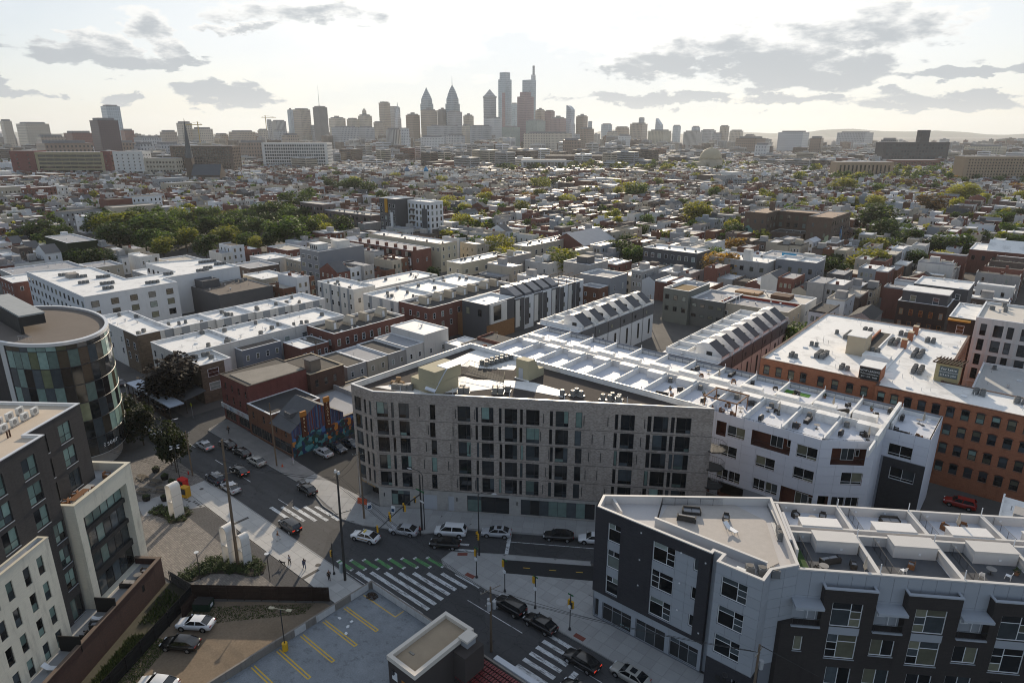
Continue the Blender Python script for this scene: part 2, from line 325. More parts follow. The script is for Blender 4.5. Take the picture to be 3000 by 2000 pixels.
# ================================================================ ground, roads, pavements
def struct(o): return tag(o, kind='structure')
def clip(poly, conv):
    for i in range(len(conv)):
        a, b = conv[i], conv[(i+1) % len(conv)]; out = []
        sd = lambda p: (b[0]-a[0])*(p[1]-a[1]) - (b[1]-a[1])*(p[0]-a[0])
        for j in range(len(poly)):
            p, q = poly[j-1], poly[j]; sp, sq = sd(p), sd(q)
            if (sp >= 0) != (sq >= 0): t = sp/(sp-sq); out.append((p[0]+(q[0]-p[0])*t, p[1]+(q[1]-p[1])*t))
            if sq >= 0: out.append(q)
        poly = out
        if len(poly) < 3: return []
    return poly
def area(p): return .5*sum(p[i-1][0]*p[i][1]-p[i][0]*p[i-1][1] for i in range(len(p)))
def paving(parent, pieces, size, ang, z0, z1, m, gap=.025, name='slab', mn=.12):
    c, s = cos(ang), sin(ang); k = 0
    for conv in pieces:
        us = [x*c + y*s for x, y in conv]; ws = [-x*s + y*c for x, y in conv]
        for i in range(int(min(us)//size[0]), int(max(us)//size[0])+1):
            for j in range(int(min(ws)//size[1]), int(max(ws)//size[1])+1):
                a, b, d, e = i*size[0]+gap/2, (i+1)*size[0]-gap/2, j*size[1]+gap/2, (j+1)*size[1]-gap/2
                p = clip([(u*c - w*s, u*s + w*c) for u, w in ((a,d),(b,d),(b,e),(a,e))], conv)
                if len(p) > 2 and area(p) > mn: MB().prism(p, z0, z1 + random.uniform(-.004, .004)).build(name, m, parent); k += 1
    return k
gm = mat('city_ground', (.105,.10,.095), .95, .3, .02, fine=.25)
o = MB(); o.face([(-14000,-200,0),(600,-200,0),(600,600,0),(9000,600,0),(9000,16000,0),(-14000,16000,0)][::1], 0); struct(o.build('ground', gm))
o = MB(); o.prism([(-420,45.2),(60,45.2),(60,55.8),(-420,55.8)], -.02, .006); road = struct(o.build('road', asph))
dia = MB().prism([(-61.2,56.0),(-43.8,70.0),(30,117),(25,124),(-34,83),(-46.9,75.4),(-64,64.3),(-77.4,54.7),(-77,53)], -.02, .010); road2 = struct(dia.build('diagonal_road', asph))
lot = MB().prism([(-106,59.6),(-86,59.6),(-86,88),(-106,88)], -.02, .012); struct(lot.build('mural_parking_ground', mat('dark_asphalt', (.035,.036,.038), .9, .2, .2, .2, fine=.2)))
struct(MB().prism([(-141,55.8),(-132,55.8),(-132,140),(-141,140)], -.02, .010).build('side_street', asph))
def worn(name, col):
    m = bpy.data.materials.new(name); m.use_nodes = True; t = m.node_tree; b = t.nodes['Principled BSDF']; b.inputs['Roughness'].default_value = .85; c = N(t, 'ShaderNodeTexCoord'); ob = c.outputs['Object']
    mp = N(t, 'ShaderNodeMapping'); mp.inputs['Scale'].default_value = (.25, 1, 1); t.links.new(ob, mp.inputs[0])
    w_ = mth(t, 'MULTIPLY', smooth(t, noise(t, mp.outputs[0], 3.2, 7, .75), .47, .62), .8)
    t.links.new(mixc(t, w_, mixc(t, 1.0, tuple(col), mth(t, 'ADD', mth(t, 'MULTIPLY', noise(t, ob, .7, 4, .6), .5), .72), 'MULTIPLY'), (.07,.07,.072)), b.inputs['Base Color']); MAT[name] = m; return m
wl = worn('road_paint', (.62,.64,.65)); yl = mat('yellow_paint', (.66,.43,.05), .8, .2, 2, fine=.15); gl = worn('green_paint', (.10,.29,.10))
def stripe(x0, x1, y0, y1, m=wl, name='crosswalk_stripe', par=road, z=.0145): return MB().box(x0, x1, y0, y1, z - .003, z, bot=False).build(name, m, par)
for i in range(8):
    stripe(-68.3+1.59*i, -54.7 if i < 6 else (-53.9 if i == 6 else -52.5), 46.45+1.27*i, 47.05+1.27*i)
    y = 46.3+1.28*i; x = -72.7+1.36*i
    stripe(x+.4, x+3.2, y, y+.6, gl, 'green_bike_stripe'); stripe(x, x+.37, y, y+.6, wl, 'bike_stripe_end'); stripe(x+3.23, x+3.6, y, y+.6, wl, 'bike_stripe_end')
for i in range(5): stripe(-93.4+1.38*i, -86.8+1.38*i, 47.75+1.26*i, 48.35+1.26*i)
for i in range(6): stripe(-39.7, -35.1, 47.9+1.27*i, 48.5+1.27*i)
for x in (-140,-128,-117,-106.9,-94.7): stripe(x, x+3, 50.2, 50.32, wl, 'lane_dash')
stripe(-52, -42.5, 52.6, 52.72, wl, 'lane_line'); stripe(-34.4,-20,52.4,52.5,wl,'lane_line'); stripe(-69.5,-62,45.75,45.85,wl,'edge_line')
stripe(-34.0,-33.3,46,51.8,wl,'stop_line')
def ostripe(x, y, l, w, a, m=wl, name='lane_line', par=road2, z=.0185): return MB().obox(x, y, R(a), l, w, z-.003, z).build(name, m, par)
ostripe(-44, 74.15, 30, .14, 32.2); ostripe(-56.1, 66, 5.4, .55, -56, name='stop_line')
for x, y, l in ((-62.7,61.8,1.1),(-61.3,61.3,2.0),(-60.4,60.2,4.0)): ostripe(x, y, l, .5, 32)
# pavements: an underlay with the flags as parts of it
conc_d = mat('concrete_bed', (.16,.155,.15), .95, .2, .5)
def pave(name, pieces, size, ang, m=conc, z=.13):
    mb = MB()
    for p in pieces: mb.prism(p, -.02, z-.035)
    r = struct(mb.build(name, conc_d)); paving(r, pieces, size, ang, .02, z, m); return r
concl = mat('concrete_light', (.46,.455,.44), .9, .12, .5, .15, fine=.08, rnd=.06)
sw1 = pave('plaza_sidewalk', [[(-110.5,41.2),(-60.9,40.7),(-60.9,45.2),(-101.4,45.4),(-110.5,45.0)]], (1.8,1.5), 0, concl)
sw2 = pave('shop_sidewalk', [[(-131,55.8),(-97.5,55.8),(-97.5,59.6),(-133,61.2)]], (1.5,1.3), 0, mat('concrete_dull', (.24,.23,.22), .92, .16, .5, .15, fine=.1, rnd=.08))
sw3 = pave('corner_sidewalk', [[(-97.4,56.3),(-91.4,55.3),(-86.9,54.0),(-81,53.7),(-79.4,60.0),(-84.8,59.8),(-97.4,59.6)], [(-81,53.7),(-77.2,54.7),(-68,59.4),(-69.5,66.3),(-79.4,60.0)], [(-68,59.4),(-64,64.3),(-63.6,70.1),(-69.5,66.3)], [(-64,64.3),(-46.9,75.4),(-34.5,83.3),(-34.8,88.3),(-63.6,70.1)]], (1.7,1.7), R(32.5))
sw4 = pave('island_sidewalk', [[(-61.2,58.7),(-60.9,56.5),(-59.6,55.8),(-37.5,56.0),(-37.5,64),(-54.9,63.1)], [(-54.9,63.1),(-37.5,64),(-43.9,70.1)], [(-37.5,56.0),(-2,56.2),(-2,61),(-37.5,61)]], (1.6,1.6), 0)
alley = struct(MB().prism([(-53.8,62.4),(-51.8,60.1),(-41.4,66.6),(-10,86.9),(-11.5,90.1),(-43.2,69.4)], .05, .138).build('alley_surface', mat('fresh_asphalt', (.028,.029,.031), .85, .2, .3, .15, fine=.2)))
for x, y in ((-50.1,63.0),(-46.9,65.0),(-43.7,67.1)): ostripe(x, y, 1.0, .12, 33, yl, 'yellow_dash', alley, .142)
rp = mat('tactile_red', (.20,.065,.05), .9, .2, 2)
for par, x, y, a in ((sw4,-59.5,59.4,40),(sw4,-55.2,56.5,5),(sw4,-36.5,56.6,0)): MB().obox(x, y, R(a), 1.5, .7, .135, .14).build('tactile_pad', rp, par)
for par, x, y, r in ((sw4,-42.0,60.4,.75),(sw1,-73.8,44.0,.4),(sw1,-108,43.3,.35),(sw4,-41.3,56.7,.4)): MB().cyl(x, y, .1, .14, r, 20).build('manhole_cover', metal if r > .5 else mat('iron', (.09,.085,.08), .8, .2, 3), par)
for x, y in ((-93.2,42.6),(-72.85,42.1)): MB().box(x-.28, x+.28, y-1.35, y+1.35, .1, .14).build('drain_grate', mat('iron', (.09,.085,.08)), sw1)
# kerbs along the roads
kb = mat('kerb_stone', (.30,.30,.295), .9, .15, 1.0)
def kerb(name, pts, h=.15):
    r = None
    for i, (p, q) in enumerate(zip(pts, pts[1:])):
        L = hypot(q[0]-p[0], q[1]-p[1]); a = atan2(q[1]-p[1], q[0]-p[0])
        b = MB().obox((p[0]+q[0])/2, (p[1]+q[1])/2, a, L, .16, -.02, h)
        if r is None: r = struct(b.build(name, kb))
        else: b.build('kerb_piece', kb, r)
kerb('plaza_kerb', [(-110.5,45.1),(-101.4,45.5),(-60.8,45.3)]); kerb('shop_kerb', [(-133,61),(-131.4,56.4),(-130.6,55.7),(-97.5,55.7)])
kerb('corner_kerb', [(-97.4,56.2),(-91.4,55.2),(-86.9,53.9),(-81,53.6),(-77.1,54.6),(-67.9,59.3),(-63.9,64.2),(-46.8,75.3),(-34.4,83.2)])
kerb('island_kerb', [(-43.8,70.2),(-54.9,63.2),(-61.2,58.8),(-61.0,56.5),(-59.6,55.7),(-37.5,55.9),(-2,56.1)])
# plaza of pavers
def pavers(name, c1, c2, mo, bw, bh):
    m = bpy.data.materials.new(name); m.use_nodes = True; t = m.node_tree; b = t.nodes['Principled BSDF']; b.inputs['Roughness'].default_value = .85
    c = N(t, 'ShaderNodeTexCoord')
    k = N(t, 'ShaderNodeTexBrick', i={'Color1': (*c1,1), 'Color2': (*c2,1), 'Mortar': (*mo,1), 'Scale': 1, 'Mortar Size': .012, 'Brick Width': bw, 'Row Height': bh}); t.links.new(c.outputs['Object'], k.inputs['Vector'])
    f = mth(t, 'ADD', mth(t, 'MULTIPLY', noise(t, c.outputs['Object'], .35, 5, .6), .5), .75)
    t.links.new(mixc(t, 1.0, k.outputs['Color'], f, 'MULTIPLY'), b.inputs['Base Color'])
    bp = N(t, 'ShaderNodeBump', invert=True); bp.inputs['Strength'].default_value = .9; bp.inputs['Distance'].default_value = .03
    t.links.new(k.outputs['Fac'], bp.inputs['Height']); t.links.new(bp.outputs[0], b.inputs['Normal']); MAT[name] = m; return m
pvm = pavers('pavers_tan', (.25,.225,.20), (.17,.155,.14), (.09,.085,.08), .42, .28); pvd = pavers('pavers_dark', (.085,.085,.09), (.06,.06,.064), (.03,.03,.03), .3, .15)
plaza = struct(MB().prism([(-128,20),(-88,28.5),(-80.5,29.3),(-66.2,40.6),(-128,41.3)], -.02, .115).build('plaza_paving', pvm))
MB().prism([(-103.5,37.7),(-70.3,37.4),(-66.3,40.6),(-103.5,40.9)], .1, .121).build('dark_paver_band', pvd, plaza)
MB().prism([(-112,34.0),(-106.8,33.0),(-101.8,41.0),(-110.4,41.2)], .1, .1255).build('concrete_band', conc, plaza)
MB().prism([(-128,41.3),(-110.5,41.2),(-110.5,45.2),(-128,45.2)], -.02, .118).build('brick_sidewalk', pvm, plaza)
for i in range(8): MB().obox(-107.8+.75*i, 40.0+(.5 if i > 3 else 0), .2, .45, .45, .12, .134).build('stepping_block', mat('iron', (.09,.085,.08)), plaza)
# vacant dirt lot
dirt = mat('dirt', (.20,.155,.11), .95, .35, .25, .5, fine=.25)
lotg = struct(MB().prism([(-80.4,28.6),(-66.1,40.0),(-61.2,40.4),(-61.2,2),(-64,2)], -.02, .03).build('dirt_lot', dirt))
struct(MB().prism([(-87,27.6),(-86,29),(-80.6,29.0),(-64.2,2),(-68,2)], -.02, .02).build('weedy_strip', mat('weed_soil', (.07,.065,.045), .95, .4, .5, .4, fine=.3)))
# parking deck
deckc = mat('deck_concrete', (.22,.24,.26), .85, .32, .5, .2, fine=.35, stain=.4)
deck = thing('parking_deck', 'open-air concrete parking deck with yellow bay lines and low parapet walls', 'parking deck', (-60.9, 43.8, 0))
def dk(mb, name, m, par=None): mb.v = [(x+60.9, y-43.8, z) for x, y, z in mb.v]; return mb.build(name, m, par or deck)
dk(MB().box(-60.7, -20, 0, 43.6, 0, 3.0), 'deck_slab', deckc)
ptc = mat('parapet_concrete', (.22,.20,.18), .9, .25, .8, .2, fine=.2, stain=.3)
dk(MB().box(-60.95, -60.7, 0, 43.85, 0, 4.0), 'parapet', ptc); dk(MB().box(-60.7, -20, 43.6, 43.85, 0, 4.0), 'parapet', ptc)
for y0, y1 in ((41.3,43.4),(36.2,38.2),(33.2,34.0)): dk(MB().box(-60.695, -60.67, y0-1.0, y1-.3, 3.05, 3.98), 'white_patch', mat('worn_white', (.52,.52,.52), .9, .2, 1.5, stain=.3))
dk(MB().box(-60.4, -48, 43.57, 43.595, 3.05, 3.99), 'white_patch', MAT['worn_white'])
for i in range(9):
    y = 38.85 - 3.13*(i-1)
    if i == 0:
        for a in ((-60.4,-54.1,42.0,42.12),(-54.22,-54.1,42.12,43.4)): dk(MB().box(*a, 2.99, 3.006), 'bay_line', yl)
    else:
        for a in ((-60.3,-54.1,y,y+.14),(-60.3,-54.1,y+.36,y+.5),(-54.1,-53.96,y,y+.5)): dk(MB().box(*a, 2.99, 3.006), 'bay_line', yl)
rl = random.Random(12); b = MB()
for _ in range(260): a_ = rl.uniform(0,6.28); r_ = rl.uniform(0,1)**.7; x_, y_ = .2+r_*cos(a_)*.9, r_*sin(a_)*.7; s_ = rl.uniform(.04,.1); b.face([(x_-s_,y_,.02+.18*(1-r_)),(x_,y_-s_,.04+.2*(1-r_)),(x_+s_,y_,.02+.2*(1-r_)),(x_,y_+s_,.05+.18*(1-r_))])
tag(b.build('leaf_heap', mat('dead_leaves', (.05,.035,.025), .95, .3, 3), None, (-59.6,42.6,3.0)), 'heap of dead leaves in the corner of the parking deck', kind='stuff')
for i_, (x_, y_) in enumerate(((-57.6,38.0),(-57.2,37.2),(-56.4,36.4),(-59.2,37.5))): b = MB(); b.box(-.18,.16,-.12,.14,0,.06); b.box(-.1,.2,-.02,.2,.06,.12); tag(b.build('litter', white, None, (x_,y_,3.006), i_), 'scrap of white litter on the parking deck, %s from the parapet' % ['second','third','furthest','nearest'][i_], 'litter', 'litter on the deck')
# brick wall round the terrace and the timber fences
def wline(p, q): return hypot(q[0]-p[0], q[1]-p[1]), atan2(q[1]-p[1], q[0]-p[0])
brw = brick('brick_brown', (.115,.055,.042), (.08,.04,.033), (.07,.06,.055))
bw = thing('boundary_wall', 'tall brown brick boundary wall with flat coping below the apartment terraces', 'wall', (-87.1, 27.8, 0), R(-53))
b = MB(); wall(b, (0, 0), (0, .35), 0, 4.2, []); b = MB()
wall(b, (33, .35), (0, .35), 0, 4.2, [(28.2,2.2,.55,.95,None,.15)]); wall(b, (0, 0), (33, 0), 0, 4.2, []); wall(b, (0, .35), (0, 0), 0, 4.2, []); b.build('wall_body', brw, bw)
MB().box(-.06, 33, -.08, .43, 4.2, 4.32).build('coping', mat('coping_brown', (.16,.12,.095), .9, .15, 1), bw)
MB().box(-.0, .35, -3.2, -.1, 0, 4.2).build('return_wall', brw, bw); MB().box(-.06, .41, -3.3, -.09, 4.203, 4.32).build('coping', MAT['coping_brown'], bw)
MB().box(4.25, 4.8, .2, .25, 2.2, 3.15).build('blocked_window', mat('opening_dark', (.03,.028,.026)), bw)  # near-black fill set in the wall opening
def fence(name, label, p, q, h, m, n):
    L, a = wline(p, q); t = thing(name, label, 'fence', (*p, 0), a); pw = L / n
    for i in range(n):
        b = MB(); x = i*pw; k = max(4, int(pw/.15))
        for j in range(k):
            b.box(x + j*pw/k + .006, x + (j+1)*pw/k - .006, -.012 + random.uniform(-.006,.006), .012, .05, h + random.uniform(-.03,.01))
        b.build('panel', m, t)
        b = MB()
        for z in (.35, h-.35, h*.55): b.box(x, x+pw, -.075, -.02, z-.04, z+.04)
        b.build('rail', m, t); MB().box(x-.05, x+.05, -.16, -.077, 0, h+.05).build('post', m, t)
fb = mat('fence_brown', (.04,.024,.018), .85, .3, .8, fine=.2, rnd=.12); fk = mat('fence_black', (.014,.014,.014), .8, .2, 1)
fence('board_fence', 'dark brown board fence between the plaza and the dirt lot', (-80.6,29.05), (-66.0,40.55), 2.3, fb, 8)
fence('black_fence', 'long black board fence between the dirt lot and the weedy strip', (-64.6,3), (-80.5,28.85), 2.2, fk, 12)
fence('grey_fence', 'short weathered grey fence joining the brick wall to the board fence', (-86.4,28.6), (-80.9,29.3), 1.9, mat('fence_grey', (.10,.095,.09), .9, .25, .8, rnd=.1), 3)
fence('leaning_gate', 'dark gate panel standing open beside the dumpster', (-77.6,26.2), (-79.2,28.6), 2.0, fb, 1)
# grass and weeds
def grass(name, label, polys, n, h, m):
    b = MB()
    for poly, k in polys:
        xs = [p[0] for p in poly]; ys = [p[1] for p in poly]; g = 0
        while g < k:
            x, y = random.uniform(min(xs), max(xs)), random.uniform(min(ys), max(ys))
            if not clip([(x-.01,y-.01),(x+.01,y-.01),(x+.01,y+.01)], poly): continue
            g += 1; a = random.uniform(0, pi); l = random.uniform(.5, 1)*h; w = .05+.05*random.random(); dx, dy = cos(a)*w, sin(a)*w; tx, ty = random.uniform(-.5,.5)*l, random.uniform(-.5,.5)*l
            b.face([(x-dx,y-dy,.02),(x+dx,y+dy,.02),(x+tx+dx*.2,y+ty+dy*.2,l)], random.randrange(3))
    return tag(b.build(name, m), label, kind='stuff')
gms = [mat('grass_a', (.06,.09,.02), .9, .3, 2), mat('grass_b', (.10,.12,.03), .9, .3, 2), mat('grass_c', (.045,.065,.02), .9, .3, 2)]
grass('grass', 'patchy green grass along the dark fence in the dirt lot', [([(-77,22.5),(-66.5,6.5),(-64.9,7.5),(-75,24)], 5000), ([(-79,28),(-76.5,25.5),(-66.5,37),(-67.2,39)], 2600)], 0, .22, gms)
grass('weeds', 'overgrown weeds between the brick wall and the black fence', [([(-79.5,20.5),(-70,7.5),(-67,7.2),(-77.5,23.5)], 6500), ([(-85.5,27.5),(-81,22.3),(-79,24),(-81.5,28)], 700)], 0, .7, gms)
# ================================================================ buildings: helpers
def shift(mb, o): mb.v = [(x-o[0], y-o[1], z) for x, y, z in mb.v]; return mb
def ptx(p, q, u, t=0):
    L = hypot(q[0]-p[0], q[1]-p[1]); d = ((q[0]-p[0])/L, (q[1]-p[1])/L); return (p[0]+d[0]*u-d[1]*t, p[1]+d[1]*u+d[0]*t)
def put_windows(par, p, q, holes, fm, panes, fw=.07, sill=None):
    L = hypot(q[0]-p[0], q[1]-p[1]); a = atan2(q[1]-p[1], q[0]-p[0])
    for h in holes:
        if not h[4]: continue
        x, y = ptx(p, q, h[0])
        o = window(par, x, y, h[1], a, h[2], h[3], h[4], fm, panes, fw)
        if sill: sx, sy = ptx(p, q, h[0]-.06, -.05); obj('sill', sill_mesh(round(h[2]+.12, 2), sill), par, (sx, sy, h[1]-.1), a)
SILL = {}
def sill_mesh(w, m):
    if (w, m.name) not in SILL: SILL[w, m.name] = MB().box(0, w, 0, .16, 0, .095).mesh('sill', m)
    return SILL[w, m.name]
def bldg(name, label, poly, h, wm, rm, par=.7, pt=.25, cop=white, fac=None, loc=None, rz=0, fm=None, panes=(G_DARK,), depth=.18, sill=None, cat='building', z0=0, group=None, inm=None, mr=None, fw=.07):
    if loc is None: loc = (*poly[0], z0); poly = [(x-loc[0], y-loc[1]) for x, y in poly]
    t = thing(name, label, cat, loc, rz, group); n = len(poly); mb = MB(); fac = fac or {}
    H = h - z0
    for i in range(n):
        p, q = poly[i], poly[(i+1) % n]; hs = [(g[0], g[1]-z0) + tuple(g[2:]) for g in fac.get(i, [])]
        wall(mb, p, q, 0, H - .08, hs, 0, depth, mr); put_windows(t, p, q, hs, fm, panes, fw, sill)
    mb.build('wall', [wm] if mr is None else [wm, mr_mats[name]], t)
    ip = inset(poly, pt)
    MB().prism(ip, H - par - .3, H - par).build('roof', rm, t)
    pb = MB()
    for i in range(n):
        j = (i+1) % n; pb.face([(*ip[j], H-par), (*ip[i], H-par), (*ip[i], H-.08), (*ip[j], H-.08)])
    pb.build('parapet', inm or roofw, t)
    op = inset(poly, -.04); ip2 = inset(poly, pt + .03); cb = MB()
    for i in range(n):
        j = (i+1) % n
        cb.face([(*op[i], H), (*op[j], H), (*ip2[j], H), (*ip2[i], H)]); cb.face([(*op[i], H-.1), (*op[j], H-.1), (*op[j], H), (*op[i], H)]); cb.face([(*ip2[j], H-.1), (*ip2[i], H-.1), (*ip2[i], H), (*ip2[j], H)])
    cb.build('coping', cop, t)
    return t
def rectp(x0, x1, y0, y1): return [(x0,y0),(x1,y0),(x1,y1),(x0,y1)]
def text(par, s, loc, rz, size, m, tilt=90, align='CENTER'):
    cu = bpy.data.curves.new('lettering', 'FONT'); cu.body = s; cu.size = size; cu.extrude = .012; cu.align_x = align; cu.resolution_u = 2
    cu.materials.append(m); o = bpy.data.objects.new('lettering', cu); C.objects.link(o); o.parent = par; o.location = loc; o.rotation_euler = (R(tilt), 0, rz); return o
# roof equipment: prototypes copied with their parts
AC = {}
def condenser(kind, label, loc, rz=0, group=None):
    if kind not in AC:
        t = obj('condenser', None)
        if kind == 'round':
            c = MB().loft([[(r*cos(2*pi*i/10), r*sin(2*pi*i/10), z) for i in range(10)] for z, r in ((0,.40),(.05,.42),(.72,.42),(.78,.36))]).build('casing', mat('ac_grey', (.17,.175,.175), .6, .15, 2, rnd=.2), t)
            MB().cyl(0,0,.782,.83,.33,10).build('fan_grille', dmetal, t); MB().cyl(0,0,.831,.85,.12,8).build('fan_hub', MAT['ac_grey'], t); MB().box(-.5,.5,-.5,.5,-.08,0).build('stand', metal, t)
        elif kind == 'box':
            MB().box(-.42,.42,-.42,.42,0,.82).build('casing', mat('ac_grey', (.17,.175,.175)), t)
            MB().cyl(0,0,.823,.86,.36,12).build('fan_grille', dmetal, t); MB().box(-.5,.5,-.5,.5,-.08,-.003).build('stand', metal, t)
        else:
            MB().box(-.48,.48,-.18,.18,0,.75).build('casing', mat('ac_white', (.70,.70,.67), .5, .06, 2, rnd=.08), t)
            b = MB(); b.loft([[(-.1+.29*cos(2*pi*i/14), y, .38+.29*sin(2*pi*i/14)) for i in range(14)] for y in (-.183,-.21)]); b.build('fan_grille', mat('grille_grey', (.25,.25,.25), .6, 0), t)
            MB().box(-.45,.45,-.16,.16,-.2,-.003).build('stand', metal, t)
        tag(t, 'x', 'condenser', 'roof condenser units'); AC[kind] = [t, False]
    p = AC[kind]
    if not p[1]: p[1] = True; o = p[0]; o.location = loc; o.rotation_euler = (0,0,rz); o['label'] = label
    else: o = copy_tree(p[0], loc, rz, label)
    if group: o['group'] = group
    return o
def roof_bits(t, z, pts, m=None):
    for x, y, k in pts:
        if k == 'p': MB().cyl(x, y, z, z+random.uniform(.5,1.0), .05, 6).build('vent_pipe', m or metal, t)
        elif k == 's': MB().box(x-.45,x+.45,y-.3,y+.3,z,z+.22).build('skylight', mat('skylight', (.72,.75,.78), .25, .05), t)
        elif k == 'm': b = MB().cyl(x,y,z,z+.5,.18,8); b.cyl(x,y,z+.5,z+.75,.34,8); b.build('mushroom_vent', alum, t)
# ================================================================ tan brick apartment block on the corner
tanb = brick('brick_tan', (.43,.37,.325), (.25,.21,.185), (.38,.345,.31), .42, .13, .014, var=.26, stain=.3)
tanl = brick('brick_pale', (.42,.40,.375), (.36,.345,.325), (.40,.385,.37), .6, .2, .012)
CP = [(-84.8,59.9),(-79.4,60.1),(-34.8,88.5),(-84.8,88.4)]
cols = [(.4,2.3,'cen'),(2.85,3.3,'one'),(4.1,5.8,'cen'),(9.2,10.1,'one'),(13.7,15.75,'cen'),(16.6,17.0,'one'),(17.5,19.45,'cen'),(20.3,20.75,'one'),(21.2,23.2,'cen'),(23.65,24.1,'one'),(24.6,26.7,'cen'),(28.3,28.8,'one'),(29.2,31.2,'cen'),(32.3,33.3,'one'),(38.3,38.8,'one'),(39.2,41.3,'cen'),(43.2,43.8,'one'),(44.1,46.3,'cen'),(46.7,47.25,'one'),(47.5,49.7,'cen')]
rowz = [4.1,7.2,10.35,13.4,16.5]
hs = [(a + (.0 if l == 'cen' else .08*((r*7) % 3 - 1)), z, b-a, 2.62, l) for r, z in enumerate(rowz) for a, b, l in cols]
hs0 = [(a, z, b-a, 2.5, l) for z in rowz for a, b, l in ((.6,2.25,'cen'),(2.95,3.5,'one'),(4.2,4.75,'one'))]
gs = [(2.0,.5,3.2,2.8,'st'),(7.4,.15,2.4,2.75,''),(11.7,.15,1.0,2.7,''),(14.9,.25,7.0,3.0,'st'),(23.8,.35,12.0,2.85,'r8'),(38,.3,9,2.9,'r8')]
t = thing('apartment_block', 'tan grey brick apartment block with a pointed corner and dark windows facing the crossing', 'apartment block', (*CP[0], 0))
L0 = [(x-CP[0][0], y-CP[0][1]) for x, y in CP]
mb = MB(); wall(mb, L0[1], L0[2], 3.9, 20.8, hs); wall(mb, L0[0], L0[1], 3.9, 20.8, hs0); wall(mb, L0[2], L0[3], 0, 20.8, []); wall(mb, L0[3], L0[0], 0, 20.8, []); mb.build('wall', tanb, t)
mb = MB(); b1 = inset(L0, .06); wall(mb, b1[1], b1[2], 0, 3.9, gs, 0, .3); wall(mb, b1[0], b1[1], 0, 3.9, [(.5,.1,4.6,3.3,'',2.5)], 0, .3)
mb.face([(*L0[1],3.9),(*L0[2],3.9),(*b1[2],3.9),(*b1[1],3.9)][::-1]); mb.build('base_wall', tanl, t)
put_windows(t, L0[1], L0[2], hs, dmetal, (G_DARK,G_DARK,G_DARK,G_DARK,G_DARK,G_DARK,G_MID,G_MID,G_GREEN)); put_windows(t, L0[0], L0[1], hs0, dmetal, (G_DARK,G_MID))
put_windows(t, b1[1], b1[2], gs, dmetal, (G_DARK,G_MID,G_DARK,G_GREEN), .06)
for u, w in ((7.4,2.4),(11.7,1.0)): p = ptx(b1[1], b1[2], u + w/2, .12); MB().obox(*p, R(32.5), w, .08, .15, 2.9).build('service_door', mat('door_grey', (.42,.44,.47), .6, .06), t)
p = ptx(b1[0], b1[1], 2.8, 2.45); MB().obox(*p, R(2), 4.6, .05, .1, 3.4).build('entry_recess', mat('opening_dark', (.03,.028,.026)), t)  # near-black back sheet: the shade of the entry is in its colour
for r, z in enumerate(rowz):
    for k, u in enumerate((8.2,12.7,16.2,27.6,34.3,36.6,42.6)):
        p = ptx(L0[1], L0[2], u + .45*((r*5+k*3) % 4) - .7, -.03); MB().obox(*p, R(32.5), .1, .08, z+.5, z+2.1).build('vent_slot', dmetal, t)
    b = MB(); wall(b, ptx(L0[1], L0[2], 0, -.012), ptx(L0[1], L0[2], 52.9, -.012), z-.32, z-.24, []); b.build('course_line', mat('mortar_line', (.13,.115,.105), .95, .1), t)
for u in (.8,13.2,23.2,37): p = ptx(b1[1], b1[2], u, -.1); MB().obox(*p, R(32.5), .14, .16, 2.1, 2.7).build('wall_lamp', dmetal, t)
rz_ = 19.95; ip = inset(L0, .3)
MB().prism(ip, 19.5, rz_).build('roof', mat('roof_mulch', (.060,.050,.045), .98, .35, .8, .6, fine=.35), t)
mb = MB(); cb = MB(); oc = inset(L0, -.05)
for i in range(4):
    j = (i+1) % 4; mb.face([(*ip[j],rz_),(*ip[i],rz_),(*ip[i],20.8),(*ip[j],20.8)])
    cb.face([(*oc[i],20.92),(*oc[j],20.92),(*ip[j],20.92),(*ip[i],20.92)]); cb.face([(*oc[i],20.78),(*oc[j],20.78),(*oc[j],20.92),(*oc[i],20.92)]); cb.face([(*ip[j],20.78),(*ip[i],20.78),(*ip[i],20.92),(*ip[j],20.92)])
mb.build('parapet', roofw, t); cb.build('coping', mat('coping_alum', (.68,.68,.68), .4, .05, 1, metal=.4), t)
LC = lambda x, y: (x-CP[0][0], y-CP[0][1])
shift(MB().prism([(-82.5,63),(-75,65),(-69,71.8),(-65.5,77.2),(-56,79.4),(-58,81.6),(-63.5,81.5),(-67.5,79.5),(-72,76),(-74.5,76),(-80,67)], rz_, rz_+.06), CP[0]).build('walkway_membrane', roofw, t)
shift(MB().prism([(-82,78),(-76,80.5),(-70,84),(-72,88),(-83,88)], rz_, rz_+.05), CP[0]).build('walkway_membrane', roofw, t)
tanp = mat('penthouse_tan', (.40,.36,.245), .8, .08, .5); ribs = mat('zinc_white', (.74,.76,.80), .35, .06, .6, metal=.3)
b = shift(MB().box(-77.6,-71.8,66.6,71.8,rz_,rz_+2.0), CP[0]); b2 = shift(MB().box(-75.8,-71.9,66.7,72.6,rz_+2.0,rz_+4.0), CP[0]); b.build('stair_penthouse', tanp, t); b2.build('penthouse_upper', tanp, t)
b = MB(); b.face([(-74,66.3,rz_+.9),(-71.6,66.3,rz_+.9),(-71.6,69.2,rz_+4.06),(-74,69.2,rz_+4.06)]); b.face([(-74,66.3,rz_+.78),(-74,66.3,rz_+.9),(-74,69.2,rz_+4.06),(-74,69.2,rz_+3.9)]); b.face([(-74,69.2,rz_+4.06),(-71.6,69.2,rz_+4.06),(-71.6,72.7,rz_+4.06),(-74,72.7,rz_+4.06)]); b.face([(-71.6,66.3,rz_+.9),(-74,66.3,rz_+.9),(-74,66.3,rz_+.7),(-71.6,66.3,rz_+.7)])
shift(b, CP[0]).build('sloped_cover', ribs, t)
